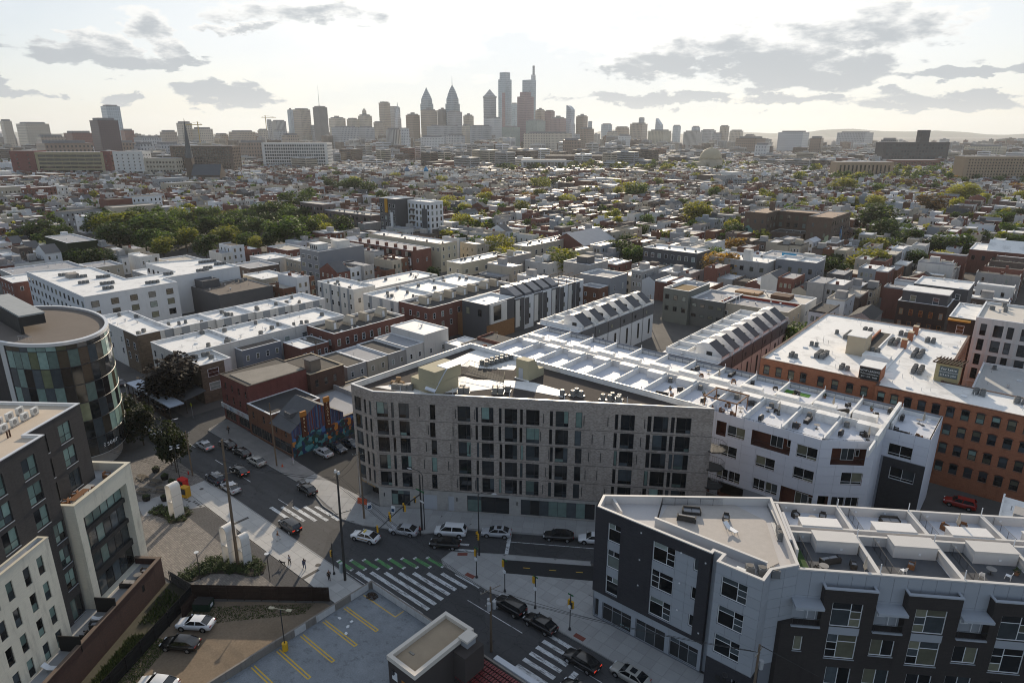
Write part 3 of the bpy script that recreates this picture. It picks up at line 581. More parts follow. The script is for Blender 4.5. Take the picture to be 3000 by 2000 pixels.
b = MB(); pr = [(81.2,0),(85.6,0),(85.6,1.4),(84.2,1.5),(83.0,3.5),(81.2,3.6)]
b.loft([[(x, y, rz_+z) for y, z in pr] for x in (-67.2,-64.6)]); shift(b, CP[0]).build('stair_penthouse', tanp, t)
shift(MB().box(-66.6,-65.7,81.13,81.17,rz_+.1,rz_+2.1), CP[0]).build('roof_door', mat('door_grey', (.42,.44,.47)), t); shift(MB().box(-67.4,-64.4,81.0,81.19,rz_,rz_+.25), CP[0]).build('threshold', roofw, t)
shift(MB().prism([(-76.2,76.3),(-67.4,78.2),(-69,80.3),(-77.6,80.6)], rz_+.06, rz_+.1), CP[0]).build('light_well', mat('opening_dark', (.03,.028,.026)), t)  # flat near-black sheet stands in for the shade down the well
b = MB()
for (xa, ya), (xb, yb) in zip([(-76.2,76.3),(-67.4,78.2),(-69,80.3),(-77.6,80.6)], [(-67.4,78.2),(-69,80.3),(-77.6,80.6),(-76.2,76.3)]):
    b.tube([(xa,ya,rz_+1.1),(xb,yb,rz_+1.1)], .04, 4)
    for k in range(14): x, y = xa+(xb-xa)*k/14, ya+(yb-ya)*k/14; b.tube([(x,y,rz_),(x,y,rz_+1.1)], .02, 3)
shift(b, CP[0]).build('railing', mat('rail_tan', (.30,.26,.19), .7, .1), t)
for i, (u, v) in enumerate(((4.5,1.2),(13,1.2),(22,1.2),(30.5,1.2),(40,1.2))): p = ptx(L0[1], L0[2], u, .2); MB().cyl(*p, 20.9, 22.0, .04, 6).build('anchor_post', white, t)
# balconies at the point
for k, z in enumerate((4.6,7.7,10.8,13.9)):
    b = MB(); P0 = [(49.2,28.5),(50.6,28.3),(51.6,29.2),(51.8,30.4),(50.8,31.2),(48.4,31.2),(47.6,29.5)]
    bo = MB().prism(P0, z-.15, z).build('balcony_slab', black, t)
    for (xa, ya), (xb, yb) in zip(P0[1:5], P0[2:6]):
        b.tube([(xa,ya,z+1.05),(xb,yb,z+1.05)], .03, 4); b.tube([(xa,ya,z+.12),(xb,yb,z+.12)], .02, 4)
        for q in range(7): x, y = xa+(xb-xa)*q/7, ya+(yb-ya)*q/7; b.tube([(x,y,z),(x,y,z+1.05)], .012, 3)
    b.build('balcony_rail', dmetal, bo)
for k in range(9): MB().box(1.0+.42*k, 1.0+.42*k+(.3 if k != 3 else .1), -.06, -.02, 3.45, 3.72 if k % 3 else 3.82).build('bronze_letter', mat('bronze_letter', (.35,.24,.13), .5, 0), t)
# roof units
for i, (x, y) in enumerate([(-79.2,64.4),(-78.4,64.8),(-77.6,65.2),(-76.9,65.8),(-69.7,70.2),(-69.0,70.8),(-70.2,71.1),(-65.4,73.7),(-64.6,74.2),(-66,74.4),(-65.1,74.9),(-64.3,75.6)]): condenser('box', 'low square condenser beside the front parapet of the tan brick roof', (x, y, rz_+.16), R(32), 'condensers along the tan block parapet')
for i in range(12): condenser('round', 'tall round condenser beside the light well of the tan roof', (-76.2+.55*(i % 2)*1.9+.1*i, 82.3+1.15*(i//2), rz_+.16), 0, 'condensers by the light well')
for i, (x, y) in enumerate([(-68.3,83.6),(-68.3,84.8),(-67.4,84.3),(-68.4,86)]): condenser('round', 'round condenser next to the narrow tan stair head on the brick roof', (x, y, rz_+.16), 0, 'condensers by the stair head')
for i, (x, y) in enumerate([(-56.6,80.0),(-55.2,80.9),(-55.2,82.0),(-54.0,81.5),(-50.6,82.6),(-49.6,83.0),(-49.8,84.1),(-48.6,84.2),(-48.3,83.4)]): condenser('round', 'round condenser on dark mulch near the point of the tan roof', (x, y, rz_+.16), 0, 'condensers at the pointed end')
for i, (x, y, r) in enumerate([(-81.4,66.0,.3),(-80.9,66.6,1.1),(-80.5,65.7,.8),(-80.1,66.7,.2),(-81.1,66.9,.6)]): tag(MB().obox(0,0,0,.8,.5,0,.5).build('cardboard_box', mat('cardboard', (.34,.22,.12), .9, .1, 2), None, (x,y,rz_+(.5 if i == 4 else 0)), r), 'brown cardboard box in the pile on the tan brick roof', 'box', 'cardboard boxes on the roof')
# ================================================================ white terrace block
wpan = mat('white_panel', (.66,.68,.74), .65, .05, .3, rnd=.03, fine=.03); wjoint = mat('panel_joint', (.30,.32,.36), .8, .05); brown = brick('plank_brown', (.15,.055,.035), (.11,.04,.028), (.05,.025,.02), 1.2, .16)
WP = [(-91.5,100.2),(-22.2,100.0),(-15.6,104.8),(-15.6,110.9),(-9.4,110.9),(-9.4,122.3),(-91.5,122.3)]
X = 46.1
f0 = [(X+6.7,11.3,1.7,2.6,'',1.6),(X+8.6,11.6,3.0,2.0,'w4'),(X+12.7,11.3,6.2,2.7,'',1.7),(X+7.5,7.8,3.1,2.0,'w4'),(X+7.5,3.4,2.0,2.0,'w4'),(X+9.6,3.4,2.0,2.0,'w4'),(X+13.8,7.8,3.1,2.0,'w4'),(X+13.8,3.6,1.95,2.0,'w4'),(X+15.85,3.6,1.95,2.0,'w4'),(X+19.85,11.6,3.1,2.1,'w4'),(X+19.8,7.8,3.1,2.0,'w4'),(X+18.3,.2,4.9,5.6,'',1.0),(X+2,.1,4.6,2.7,'',1.5),(X+8,.1,4.4,2.7,'',1.5)]
f1 = [(1.8,11.3,5.1,2.8,'',1.7),(3.8,7.9,3.2,2.1,'w4'),(.8,.2,1.6,5.6,'',1.0),(2.9,3.6,2.0,2.1,'w4'),(5.0,3.6,2.0,2.1,'w4')]
f3 = [(.8,11.1,3.4,2.1,'w4'),(1.6,7.2,3.5,2.1,'w4')]
t = thing('terrace_block', 'white panelled apartment block with brown recessed balconies and rows of walled roof terraces', 'apartment block', (*WP[0], 0))
LW = [(x-WP[0][0], y-WP[0][1]) for x, y in WP]; mb = MB(); fcs = {0: f0, 1: f1, 3: f3}
for i in range(7): wall(mb, LW[i], LW[(i+1) % 7], 0, 15.4, fcs.get(i, []), 0, .15, 1 if i in (0, 1) else 0)
mb.build('wall', [wjoint, brown], t)
for i, f in fcs.items(): put_windows(t, LW[i], LW[(i+1) % 7], [h for h in f if h[4]], white, (G_DARK,G_DARK,G_MID,G_CURT), .08)
def panels(par, p, q, z0, z1, holes, pw, ph, m, proud=.035, gap=.03, ulim=None, name='panel'):
    L = hypot(q[0]-p[0], q[1]-p[1]); a = atan2(q[1]-p[1], q[0]-p[0]); nu = max(1, round(L/pw)); nz = max(1, round((z1-z0)/ph))
    for i in range(nu):
        for j in range(nz):
            u0, u1, c0, c1 = L*i/nu, L*(i+1)/nu, z0+(z1-z0)*j/nz, z0+(z1-z0)*(j+1)/nz
            if ulim and (u1 < ulim[0] or u0 > ulim[1]): continue
            hh = [(max(0, h[0]-u0), h[1], min(u1, h[0]+h[2])-max(u0, h[0]), h[3]) for h in holes if h[0] < u1 and h[0]+h[2] > u0 and h[1] < c1 and h[1]+h[3] > c0]
            b = MB(); g = gap/2
            for x0, x1, y0, y1 in cut_rects(u1-u0, c0, c1, hh):
                x0 += g if x0 < 1e-6 else 0; x1 -= g if x1 > u1-u0-1e-6 else 0; y0 += g if y0 < c0+1e-6 else 0; y1 -= g if y1 > c1-1e-6 else 0
                if x1-x0 > .02 and y1-y0 > .02: b.box(x0, x1, -proud, 0, y0, y1)
            if b.f: b.build(name, m, par, (*ptx(p, q, u0, 0), 0), a)
panels(t, LW[0], LW[1], 3.0, 15.4, f0, 2.4, 1.55, wpan, ulim=(44, 70)); panels(t, LW[1], LW[2], .3, 15.4, f1, 2.7, 1.5, wpan); panels(t, LW[2], LW[3], .3, 15.4, [], 2.0, 1.5, wpan); panels(t, LW[3], LW[4], 10.8, 15.4, f3, 2.1, 1.5, wpan); panels(t, LW[4], LW[5], .3, 15.4, [], 2.3, 1.5, wpan)
b = MB(); wall(b, (LW[3][0]+.4, LW[3][1]-.12), (LW[4][0]+.02, LW[4][1]-.12), 0, 10.75, [(1.2,7.2,3.5,2.1)], 0, .12); b.build('charcoal_cladding', brick('brick_charcoal', (.052,.052,.056), (.042,.042,.046), (.035,.035,.037), .6, .2), t)
for p, q, h, dd in ((LW[0], LW[1], f0[2], 1.7), (LW[1], LW[2], f1[0], 1.7), (LW[0], LW[1], f0[0], 1.6), (LW[0], LW[1], f0[11], 1.0)):      # back walls of the recesses
    a = atan2(q[1]-p[1], q[0]-p[0]); x, y = ptx(p, q, h[0]+h[2]/2, dd); MB().obox(x, y, a, h[2], .04, h[1], h[1]+h[3]).build('recess_wall', brown, t)
    if h[2] > 3:
        zz = h[1] if h[1] > 5 else 3.0
        x, y = ptx(p, q, h[0]+h[2]*.42, dd-.14); window(t, x, y, zz+.05, a, 2.0, 2.1, 'two', white, (G_MID,G_CURT), .08, 0, 'balcony_door'); x, y = ptx(p, q, h[0]+h[2]*.84, dd-.14); window(t, x, y, zz+.7, a, .6, 1.2, 'one', white, (G_DARK,), .07, 0)
        if h[1] > 5:
            b = MB()
            for z in (h[1]+.1, h[1]+1.05): b.tube([(0,0,z),(h[2],0,z)], .025, 4)
            for k in range(int(h[2]/.14)): b.tube([(k*.14,0,h[1]+.1),(k*.14,0,h[1]+1.05)], .009, 3)
            b.build('balcony_rail', dmetal, t, (*ptx(p, q, h[0], .08), 0), a)
for h in (f0[12], f0[13]): x, y = ptx(LW[0], LW[1], h[0]+h[2]/2, 1.45); MB().obox(x, y, 0, h[2], .05, .1, 2.8).build('garage_door', mat('opening_dark', (.03,.028,.026)), t)  # near-black sheets give the garage openings their shade by colour
DZ = 14.4
MB().prism(inset(LW, .2), DZ-.3, DZ).build('roof_deck', mat('deck_membrane', (.62,.645,.70), .6, .08, .3, .1, fine=.05), t)
WT = roofw
def wbox(name, x0, x1, y0, y1, z0, z1, m=WT): return shift(MB().box(x0, x1, y0, y1, z0, z1), WP[0]).build(name, m, t)
lowp = mat('parapet_white', (.76,.77,.79), .6, .06, .5)
wbox('parapet', -91.5, -9.4, 122.0, 122.28, DZ, 15.0); wbox('parapet', -91.5, -91.2, 100.4, 122.0, DZ, 15.45)
wbox('spine_wall', -91.2, -16, 110.9, 111.15, DZ, 15.6); wbox('spine_wall', -91.2, -22, 113.2, 113.42, DZ, 15.45)
wbox('end_wall', -16.0, -15.5, 105, 122.0, DZ, 16.3); wbox('end_parapet', -9.7, -9.42, 111.2, 122, DZ, 14.8); 
xs = [-91.2 + 6.28*i for i in range(13)]
lab_i = 0
for i, x in enumerate(xs):
    if i: wbox('divider_wall', x-.14, x+.14, 100.6, 110.88, DZ, 15.55); wbox('divider_wall', x-.14+.6, x+.14+.6, 113.44, 121.98, DZ, 15.5)
    if x < -17: wbox('stair_hatch', x+2.6, x+6.0, 109.2, 110.88, DZ, 15.85); wbox('stair_hatch', x+1.0, x+4.6, 113.44, 114.9, DZ, 15.8)
    wbox('post', x-.05, x+.05, 100.5, 100.6, DZ, 16.1, white); wbox('post', x+.55, x+.65, 121.85, 121.95, DZ, 16.2, white)
def railing(par, pts, z, h=1.05, step=.13, m=dmetal, name='railing'):
    b = MB()
    for (xa, ya), (xb, yb) in zip(pts, pts[1:]):
        b.tube([(xa,ya,z+h),(xb,yb,z+h)], .025, 4); b.tube([(xa,ya,z+.1),(xb,yb,z+.1)], .02, 4); L = hypot(xb-xa, yb-ya); n = max(2, int(L/step))
        for k in range(n+1): x, y = xa+(xb-xa)*k/n, ya+(yb-ya)*k/n; b.tube([(x,y,z),(x,y,z+h)], .03 if k % 12 == 0 else .009, 3)
    return b.build(name, m, par)
for i, x in enumerate(xs):
    if x > -48 and x < -20: railing(t, [(x-WP[0][0]+.3,.25),(min(x+5.9,-22.4)-WP[0][0],.2)], DZ)
    if x < -17: railing(t, [(x-WP[0][0]+.9,21.5),(x+6.2-WP[0][0],21.5)], DZ, .95)
railing(t, [(LW[1][0],.2),(LW[2][0]-.1,LW[2][1]+.1)], DZ); railing(t, [(LW[3][0]+.4,LW[3][1]+.2),(LW[4][0]-.2,LW[4][1]+.2),(LW[5][0]-.2,LW[5][1]-.3)], DZ)
# ================================================================ grey corner block with roof terraces (front right)
dkb = brick('brick_black', (.050,.050,.058), (.040,.040,.047), (.030,.030,.034), .5, .09, .01); gpan = mat('grey_panel', (.36,.385,.42), .6, .05, .4, rnd=.03); gj = mat('grey_joint', (.16,.17,.19), .8, .05)
dkb2 = brick('brick_umber', (.052,.045,.043), (.042,.037,.036), (.032,.029,.028), .5, .09, .01); cpl = mat('coping_pale', (.60,.58,.55), .6, .06, .6)
FP = [(-37.3,60.9),(-22.6,60.9),(-22.6,61.5),(-21.6,61.5),(-21.6,59.9),(-16.6,59.9),(-16.6,62.2),(-14.7,64.9),(-21.7,76.6),(-38.2,63.6)]
F = thing('corner_block', 'charcoal and light grey corner apartment block with white framed windows and flat roof terrace', 'apartment block', (*FP[0], 0))
LF = [(x-FP[0][0], y-FP[0][1]) for x, y in FP]
wins = [(1.6,12.25,1.8,2.6,'fA'),(1.6,8.5,1.8,2.55,'fA'),(1.6,4.75,1.8,2.55,'fA'),(7.7,12.3,2.8,2.6,'fB'),(7.7,8.6,2.8,2.55,'fC'),(7.7,4.8,2.8,2.55,'fB'),(12.75,13.3,.6,1.6,'one'),(12.75,9.5,.6,1.65,'one'),(12.75,5.75,.6,1.65,'one')]
stores = [(.1,.45,.65,2.65,'one'),(1.3,.4,4.2,2.65,'st'),(6.1,.2,4.0,2.95,'st'),(10.7,.4,3.6,2.75,'st')]
w2 = [(.7,12.4,2.85,2.5,'fB'),(.65,8.7,2.85,2.5,'fB'),(.6,4.9,2.9,2.5,'fB'),(3.0,.2,1.2,2.4,'one')]
mb = MB(); wall(mb, LF[0], LF[1], 0, 16.3, wins + stores, 0, .12)
for i in range(1, 10): wall(mb, LF[i], LF[(i+1) % 10], 0, 16.3 if i not in (4,) else 16.3, w2 if i == 4 else [], 0, .12)
mb.build('wall', gj, F); put_windows(F, LF[0], LF[1], wins, white, (G_DARK,G_DARK,G_DARK,G_BLIND,G_MID), .09); put_windows(F, LF[0], LF[1], stores, mat('frame_grey', (.30,.31,.33), .5, 0), (G_DARK,G_MID,G_DARK), .08); put_windows(F, LF[4], LF[5], w2, white, (G_DARK,G_DARK,G_MID), .09)
b = MB(); wall(b, (LF[0][0]-.18, LF[0][1]-.18), (LF[1][0]+.02, LF[1][1]-.18), 4.25, 16.35, [(1.75,4.6,1.85,10.3),(7.85,4.65,6.0-.3,10.35)], 0, .2); wall(b, (LF[1][0]+.02, -.18), (LF[1][0]+.02, .4), 4.25, 16.35, []); wall(b, (-.9-.18+.0, 2.7), (-.18, -.18), 4.25, 16.35, []); b.face([(-.18,-.18,4.25),(14.72,-.18,4.25),(14.72,.0,4.25),(-.18,0,4.25)][::-1])
b.build('brick_cladding', dkb, F)
panels(F, LF[0], LF[1], .35, 4.2, stores, 2.1, 1.9, gpan); panels(F, (1.6,0), (3.4,0), 4.7, 14.9, [(a-1.6,z,w,h) for a, z, w, h, l in wins[:3]], 1.8, 1.25, gpan, name='spandrel_panel'); panels(F, (7.7,0), (13.5,0), 4.7, 14.95, [(a-7.7,z,w,h) for a, z, w, h, l in wins[3:]], 1.45, 1.28, gpan)
panels(F, LF[4], LF[5], 4.0, 16.3, w2, 1.7, 1.25, gpan); panels(F, LF[5], LF[6], 4.0, 16.3, [], 1.2, 1.25, gpan); panels(F, LF[2], (LF[3][0],LF[3][1]), 0, 16.3, [], 1.0, 1.25, gpan); panels(F, LF[6], LF[7], 4, 16.3, [], 1.6, 1.25, gpan); panels(F, LF[9], (-.2,.2), .3, 4.2, [], 1.4, 1.9, gpan); panels(F, LF[3], LF[4], 0, 16.3, [], .8, 1.25, gpan)
b = MB(); wall(b, (LF[4][0]-.02, LF[4][1]-.1), (LF[5][0]+.1, LF[4][1]-.1), 0, 3.9, [(3.0,.2,1.2,2.4)], 0, .1); wall(b, (LF[5][0]+.1, LF[5][1]-.1), (LF[5][0]+.1, LF[6][1]), 0, 3.9, []); b.face([(LF[4][0]-.02,LF[4][1]-.1,3.9),(LF[5][0]+.1,LF[4][1]-.1,3.9),(LF[5][0]+.1,LF[4][1],3.9),(LF[4][0]-.02,LF[4][1],3.9)]); b.build('base_cladding', dkb, F)
for u, z in ((6.1,15.3),(6.1,11.6),(6.1,8.0),(11.2,14.9),(11.3,10.9),(11.3,7.2),(14.1,14.9),(14.1,5.5)): MB().box(u, u+.16, -.26, -.16, z, z+.16).build('vent_cap', white, F)
[MB().box(17.0+.75*k, 17.5+.75*k, -1.16, -1.1, 1.5, 2.2).build('dark_letter', mat('letter_dark', (.02,.02,.02), .4, 0), F) for k in range(3)]; text(F, 'FOR SALE', (4.7,-.06,1.0), 0, .3, mat('letter_teal', (.25,.4,.42), .6, 0))
b = MB(); b.tube([(18.0+.32*cos(k*pi/8), -1.14, 2.75+.32*sin(k*pi/8)) for k in range(17)], .06, 4); b.build('ring_emblem', dmetal, F)
fz = 15.3; MB().prism(inset(LF, .25), fz-.3, fz).build('roof', mat('terrace_membrane', (.52,.50,.49), .75, .08, .3, .1, fine=.06), F)
pin = mat('parapet_block', (.60,.58,.56), .8, .05, .6, fine=.04); oc = inset(LF, -.06); ip = inset(LF, .28); b = MB(); c2 = MB()
for i in range(10):
    j = (i+1) % 10; b.face([(*ip[j],fz),(*ip[i],fz),(*ip[i],16.3),(*ip[j],16.3)]); c2.face([(*oc[i],16.42),(*oc[j],16.42),(*ip[j],16.42),(*ip[i],16.42)]); c2.face([(*oc[i],16.28),(*oc[j],16.28),(*oc[j],16.42),(*oc[i],16.42)]); c2.face([(*ip[j],16.28),(*ip[i],16.28),(*ip[i],16.42),(*ip[j],16.42)])
b.build('parapet', pin, F); c2.build('coping', cpl, F)
FZ = lambda x, y: (x-FP[0][0], y-FP[0][1])
b = shift(MB().prism([(-30.5,63.2),(-17.5,63.2),(-16.8,65.3),(-20.8,72.5),(-25.5,73.6),(-31.5,68)], fz, fz+.14), FP[0]); b.build('raised_deck', mat('deck_board', (.46,.42,.38), .8, .12, 1.5, fine=.1), F)
shift(MB().prism([(-30.6,62.9),(-17.4,62.9),(-17.4,63.15),(-30.6,63.15)], fz, fz+1.15), FP[0]).build('terrace_wall', gpan, F); MB().box(FZ(-30.7,0)[0], FZ(-17.3,0)[0], FZ(0,62.87)[1], FZ(0,63.18)[1], fz+1.153, fz+1.22).build('wall_cap', cpl, F)
railing(F, [FZ(-30.5,63.2),FZ(-32.2,67.9),FZ(-26.2,72.3)], fz); shift(MB().prism([(-34.9,62.2),(-34.6,62.2),(-37.0,64.3),(-37.3,64.1)], fz, fz+.8), FP[0]).build('low_wall', pin, F)
for d in (0, 1.6): 
    b = MB(); q0 = (-20.6+d*.75, 75.3-d*.9); b.obox(q0[0]+1.9, q0[1]-3.3, R(-60), 7.6, .28, fz, 16.6); shift(b, FP[0]).build('duct_wall', pin, F)
b = MB(); b.obox(-18.9, 71.6, R(-60), 3.2, 1.3, fz, fz+.1); shift(b, FP[0]).build('unit_pad', metal, F)
for i in range(2): condenser('box', 'condenser in the narrow slot behind the corner block terrace', (-18.6+.4*i, 70.9-.9*i, fz+.2), R(-60), 'condensers in the terrace slot')
for i in range(3): condenser('box', 'condenser beside the front parapet of the corner block, near the bay roofs', (-17.4+1.35*i*.84-1.2, 61.5+1.0*i*.55, 16.45-.9), R(33), 'condensers at the corner parapet')
condenser('split', 'white fan unit on the light grey bay roof of the corner block', (-19.2,60.5,15.55), R(0))
# the row of terraces behind, turned along the diagonal road
T = thing('terrace_row', 'umber brick and grey terrace row with walled roof terraces and small balconies', 'apartment block', (-14.7,64.9,0), R(33))
Lt = 33.4; mb = MB(); bays = [2.7+8.3*k for k in range(4)]
low = []; 
for x in bays: low += [(x+.95,5.6,3.1,3.1,'fC'),(x+5.45,6.4,2.4,2.1,'two'),(x+1.4,1.4,2.6,3.0,'w4'),(x+5.3,1.4,2.6,3.2,'d2')]
low += [(.3,6.2,.9,1.9,'one')]; low = [h for h in low if h[0]+h[2] < Lt]
wall(mb, (-1.2,-1), (Lt,-1), 0, 9.55, [(h[0]+1.2,)+h[1:] for h in low]); wall(mb, (-2.6,.6), (-1.2,-1), 0, 9.55, [(.5,6.2,.8,1.9,'one')]); wall(mb, (Lt,-1), (Lt,0), 0, 9.55, []); mb.face([(-2.6,.6,9.55),(-1.2,-1,9.55),(Lt,-1,9.55),(Lt,0,9.55),(-1,0,9.55)]); mb.build('wall', dkb2, T)
put_windows(T, (-1.2,-1), (Lt,-1), [(h[0]+1.2,)+h[1:] for h in low], white, (G_DARK,G_MID,G_CURT,G_CURT,G_DARK), .09, sill=gpan); put_windows(T, (-2.6,.6), (-1.2,-1), [(.5,6.2,.8,1.9,'one')], white, (G_DARK,), .08)
mb = MB(); wall(mb, (0,0), (Lt,0), 0, 15.7, []); wall(mb, (Lt,0), (Lt,13.6), 0, 15.7, []); wall(mb, (Lt,13.6), (0,13.6), 0, 15.7, []); wall(mb, (0,13.6), (0,0), 0, 15.7, []); mb.build('core_wall', gj, T)
panels(T, (0,0), (Lt,0), 9.6, 15.7, [], 1.4, 3.0, gpan); MB().box(.2, Lt-.2, .2, 13.4, 14.4, 14.7).build('roof_deck', mat('deck_membrane', (.62,.645,.70)), T)
for k, x in enumerate(bays):
    if x + 5.3 > Lt: break
    mb = MB(); hole = [(.95,9.75,3.1,3.0,'fB' if k % 2 == 0 else 'fC')]
    wall(mb, (x,-1), (x+5.3,-1), 9.55, 14.4, hole); wall(mb, (x+5.3,-1), (x+5.3,0), 9.55, 14.4, []); wall(mb, (x,0), (x,-1), 9.55, 14.4, []); mb.build('bay_wall', dkb2, T); put_windows(T, (x,-1), (x+5.3,-1), hole, white, (G_DARK,G_CURT,G_MID), .09)
    MB().box(x+.2,x+5.1,-.8,-.05,13.6,13.7).build('bay_roof', roofg, T)
    for a in ((x-.05,x+5.35,-1.08,-.75),(x-.05,x+.2,-.748,-.04),(x+5.1,x+5.35,-.748,-.04)): MB().box(*a, 14.35, 14.5).build('bay_coping', mat('coping_blue', (.40,.43,.47), .6, .05), T)
    MB().box(x+.95,x+4.05,-1.03,-1.001,8.75,9.7).build('spandrel_panel', gpan, T)
for k in range(5):
    x = bays[0]-3.0+8.3*k
    if x + 3 > Lt: break
    MB().box(x+.02, x+2.98, -1.75, -.0-.04, 12.1, 12.4).build('balcony_roof', MAT['coping_blue'], T); MB().box(x, x+3.0, -1.25, -1.0, 9.45, 9.62).build('balcony_edge', gpan, T)
    window(T, x+1.9, -.06, 9.65, 0, .9, 2.2, 'one', white, (G_MID,), .08, 0, 'balcony_door'); window(T, x+.7, -.06, 10.7, 0, .8, .8, 'one', white, (G_DARK,), .08, 0)
    railing(T, [(x+.1,-1.15),(x+2.9,-1.15)], 9.6, 1.0, .5, dmetal, 'balcony_rail')
for a in ((0,Lt,0,.3),(0,Lt,13.3,13.6),(0,.3,.3,13.3),(.3,Lt,7.0,7.3),(.3,Lt,8.2,8.45)): MB().box(*a, 14.7, 15.8).build('parapet_wall', pin, T); MB().box(a[0]-.03,a[1]+.03,a[2]-.03,a[3]+.03,15.803,15.88).build('wall_cap', cpl, T)
for k in range(1, 5):
    x = 8.3*k
    for a in ((x-.2,x+.2,.3,7.0),(x-.2+.1,x+.3,8.45,13.3)): MB().box(*a, 14.702, 15.78).build('divider_wall', pin, T); MB().box(a[0]-.03,a[1]+.03,a[2]+.03,a[3]-.03,15.783,15.86).build('wall_cap', cpl, T)
for k in range(4):
    x = 8.3*k; MB().box(x+3.4, x+7.9, 5.0, 6.98, 14.7, 16.25).build('stair_hatch', pin, T); MB().box(x+3.3, x+8.0, 4.9, 6.99, 16.253, 16.34).build('hatch_cap', cpl, T)
    MB().box(x+2.9, x+7.2, 8.47, 10.2, 14.7, 15.9).build('stair_hatch', pin, T); MB().box(x+2.8, x+7.3, 8.46, 10.3, 15.903, 15.99).build('hatch_cap', mat('cap_white', (.75,.73,.70), .6, .04), T)
    railing(T, [(x+1.9,.4),(x+1.9,6.9)], 14.7, 1.2, .12); railing(T, [(x+1.4,8.6),(x+1.4,13.2)], 14.7, 1.2, .12)
    for y in (.4, 6.9, 13.4): MB().cyl(x+8.4, y, 15.8, 16.9, .06, 6).build('post', white, T)
    for u, y in ((2.2,13.27),(5.6,13.27),(2.4,6.97),(6.0,4.98)): MB().box(x+u, x+u+.24, y-.04, y, 15.2, 15.45).build('wall_light', white, T)
MB().box(.45,8.1,.35,6.9,14.7,14.72).build('dark_decking', mat('deck_grey', (.10,.105,.115), .8, .15, 1.2), T); MB().box(.5,1.8,.4,6.8,14.72,14.76).build('turf_strip', mat('turf', (.05,.10,.03), .95, .3, 3), T)
for k in (1, 2): MB().box(8.3*k+.3,8.3*k+8.0,.35,6.95,14.7,14.72).build('dark_decking', MAT['deck_grey'], T)
# ================================================================ red brick lofts
lb = brick('brick_red', (.43,.155,.075), (.33,.115,.058), (.36,.20,.13), .5, .1)
lofts = [(-42.8,130.8),(-21,130.8),(-21,129.0),(12,129.0),(12,139.0),(-11.8,139.0),(-11.8,177),(-42.8,177)]
z4 = (13.0,9.7,6.2,2.7); f0 = [(u, z, 1.2, 1.75, 'sash') for u in (.8,3.25,5.7,8.05,11.35,13.95,16.6,19.1) for z in (12.7,9.4,6.0)]; f2 = [(.5+2.17*i, z, 1.2, 1.75, 'sash') for i in range(14) for z in z4]
L = bldg('brick_lofts', 'large red brick loft building with arched black windows and a white roof full of condensers', lofts, 16.0, lb, roofw, .35, .35, mat('cornice_brown', (.11,.06,.045), .8, .1), {0: f0, 2: f2, 5: [(1.5+2.6*i, z, 1.2, 1.75, 'sash') for i in range(13) for z in (12.7,9.4,6.0)]}, fm=dmetal, panes=(G_DARK,G_MID,G_GREEN,G_CURT), cat='loft building', inm=roofw, sill=mat('sill_stone', (.20,.12,.09), .9, .1), fw=.11)
LL = lambda x, y: (x-lofts[0][0], y-lofts[0][1])
arch = MB()
for i in range(8): a0, a1 = pi*i/8, pi*(i+1)/8; arch.face([(.6-.62*cos(a0),-.02,.26*sin(a0)),(.6-.62*cos(a1),-.02,.26*sin(a1)),(.6-.80*cos(a1),-.02,.02+.42*sin(a1)),(.6-.80*cos(a0),-.02,.02+.42*sin(a0))][::-1])
for i in range(8): a0, a1 = pi*i/8, pi*(i+1)/8; arch.face([(.6-.62*cos(a0),-.025,.26*sin(a0)),(.6-.62*cos(a1),-.025,.26*sin(a1)),(.6-.62*cos(a1),-.025,-.02),(.6-.62*cos(a0),-.025,-.02)], 1)
am = arch.mesh('arch_head', [mat('arch_brick', (.19,.065,.038), .9, .2, 2), dmetal])
for i, fl in ((0, f0), (2, f2)):
    p, q = LL(*lofts[i]), LL(*lofts[i+1])
    for h in fl: obj('arch_head', am, L, (*ptx(p, q, h[0]), h[1]+h[3]-.01), 0)
rz_ = 15.65
LB = lambda n, x0, x1, y0, y1, z0, z1, m: shift(MB().box(x0,x1,y0,y1,z0,z1), lofts[0]).build(n, m, L)
LB('roof_step', -22.5, -21.5, 131.2, 176.5, rz_, rz_+.25, roofw); LB('light_court', -28.3, -26.0, 152, 168, rz_, rz_+.02, mat('opening_dark', (.03,.028,.026))); LB('court_wall', -28.6, -28.3, 151.8, 168.2, rz_, rz_+.6, lb); LB('court_wall', -26.0, -25.7, 151.8, 168.2, rz_, rz_+.3, roofw)  # the court is a flat near-black sheet, its shade painted on
sandy = mat('stucco_sand', (.50,.42,.30), .9, .08, .5)
LB('lift_house', -30.5, -27.0, 146, 151.5, rz_, rz_+4.0, sandy); LB('lift_house_cap', -30.6, -26.9, 145.9, 151.6, rz_+4.0, rz_+4.15, roofw); LB('curb_house', -27, -22, 144.5, 147.5, rz_, rz_+1.0, roofw)
sg = mat('sign_black', (.03,.032,.034), .5, .05); sw = mat('sign_white', (.75,.76,.76), .6, 0)
LB('sign_house', -24.6, -21.0, 131.6, 136.0, rz_, rz_+2.6, lb); LB('sign_house_roof', -24.7, -20.9, 131.5, 136.1, rz_+2.6, rz_+2.7, roofw)
s = LB('leasing_sign', -24.5, -21.1, 131.5, 131.58, rz_+.25, rz_+2.5, sg)
for k, (tx, sz, z) in enumerate((('NOW LEASING',.50,1.75),('TheFountainBuilding.com',.30,1.25),('215 - 413 - 2000',.40,.62))): text(s, tx, (*LL(-22.8,131.48), rz_+z), 0, sz, sw)
LB('roof_house', -13.5, -9.6, 139.6, 142.5, rz_, rz_+3.6, mat('stucco_olive', (.40,.34,.19), .9, .08, .5))
s = LB('lease_sign', -12.8, -9.9, 139.5, 139.58, rz_+1.0, rz_+3.1, mat('sign_slate', (.10,.125,.13), .6, .08))
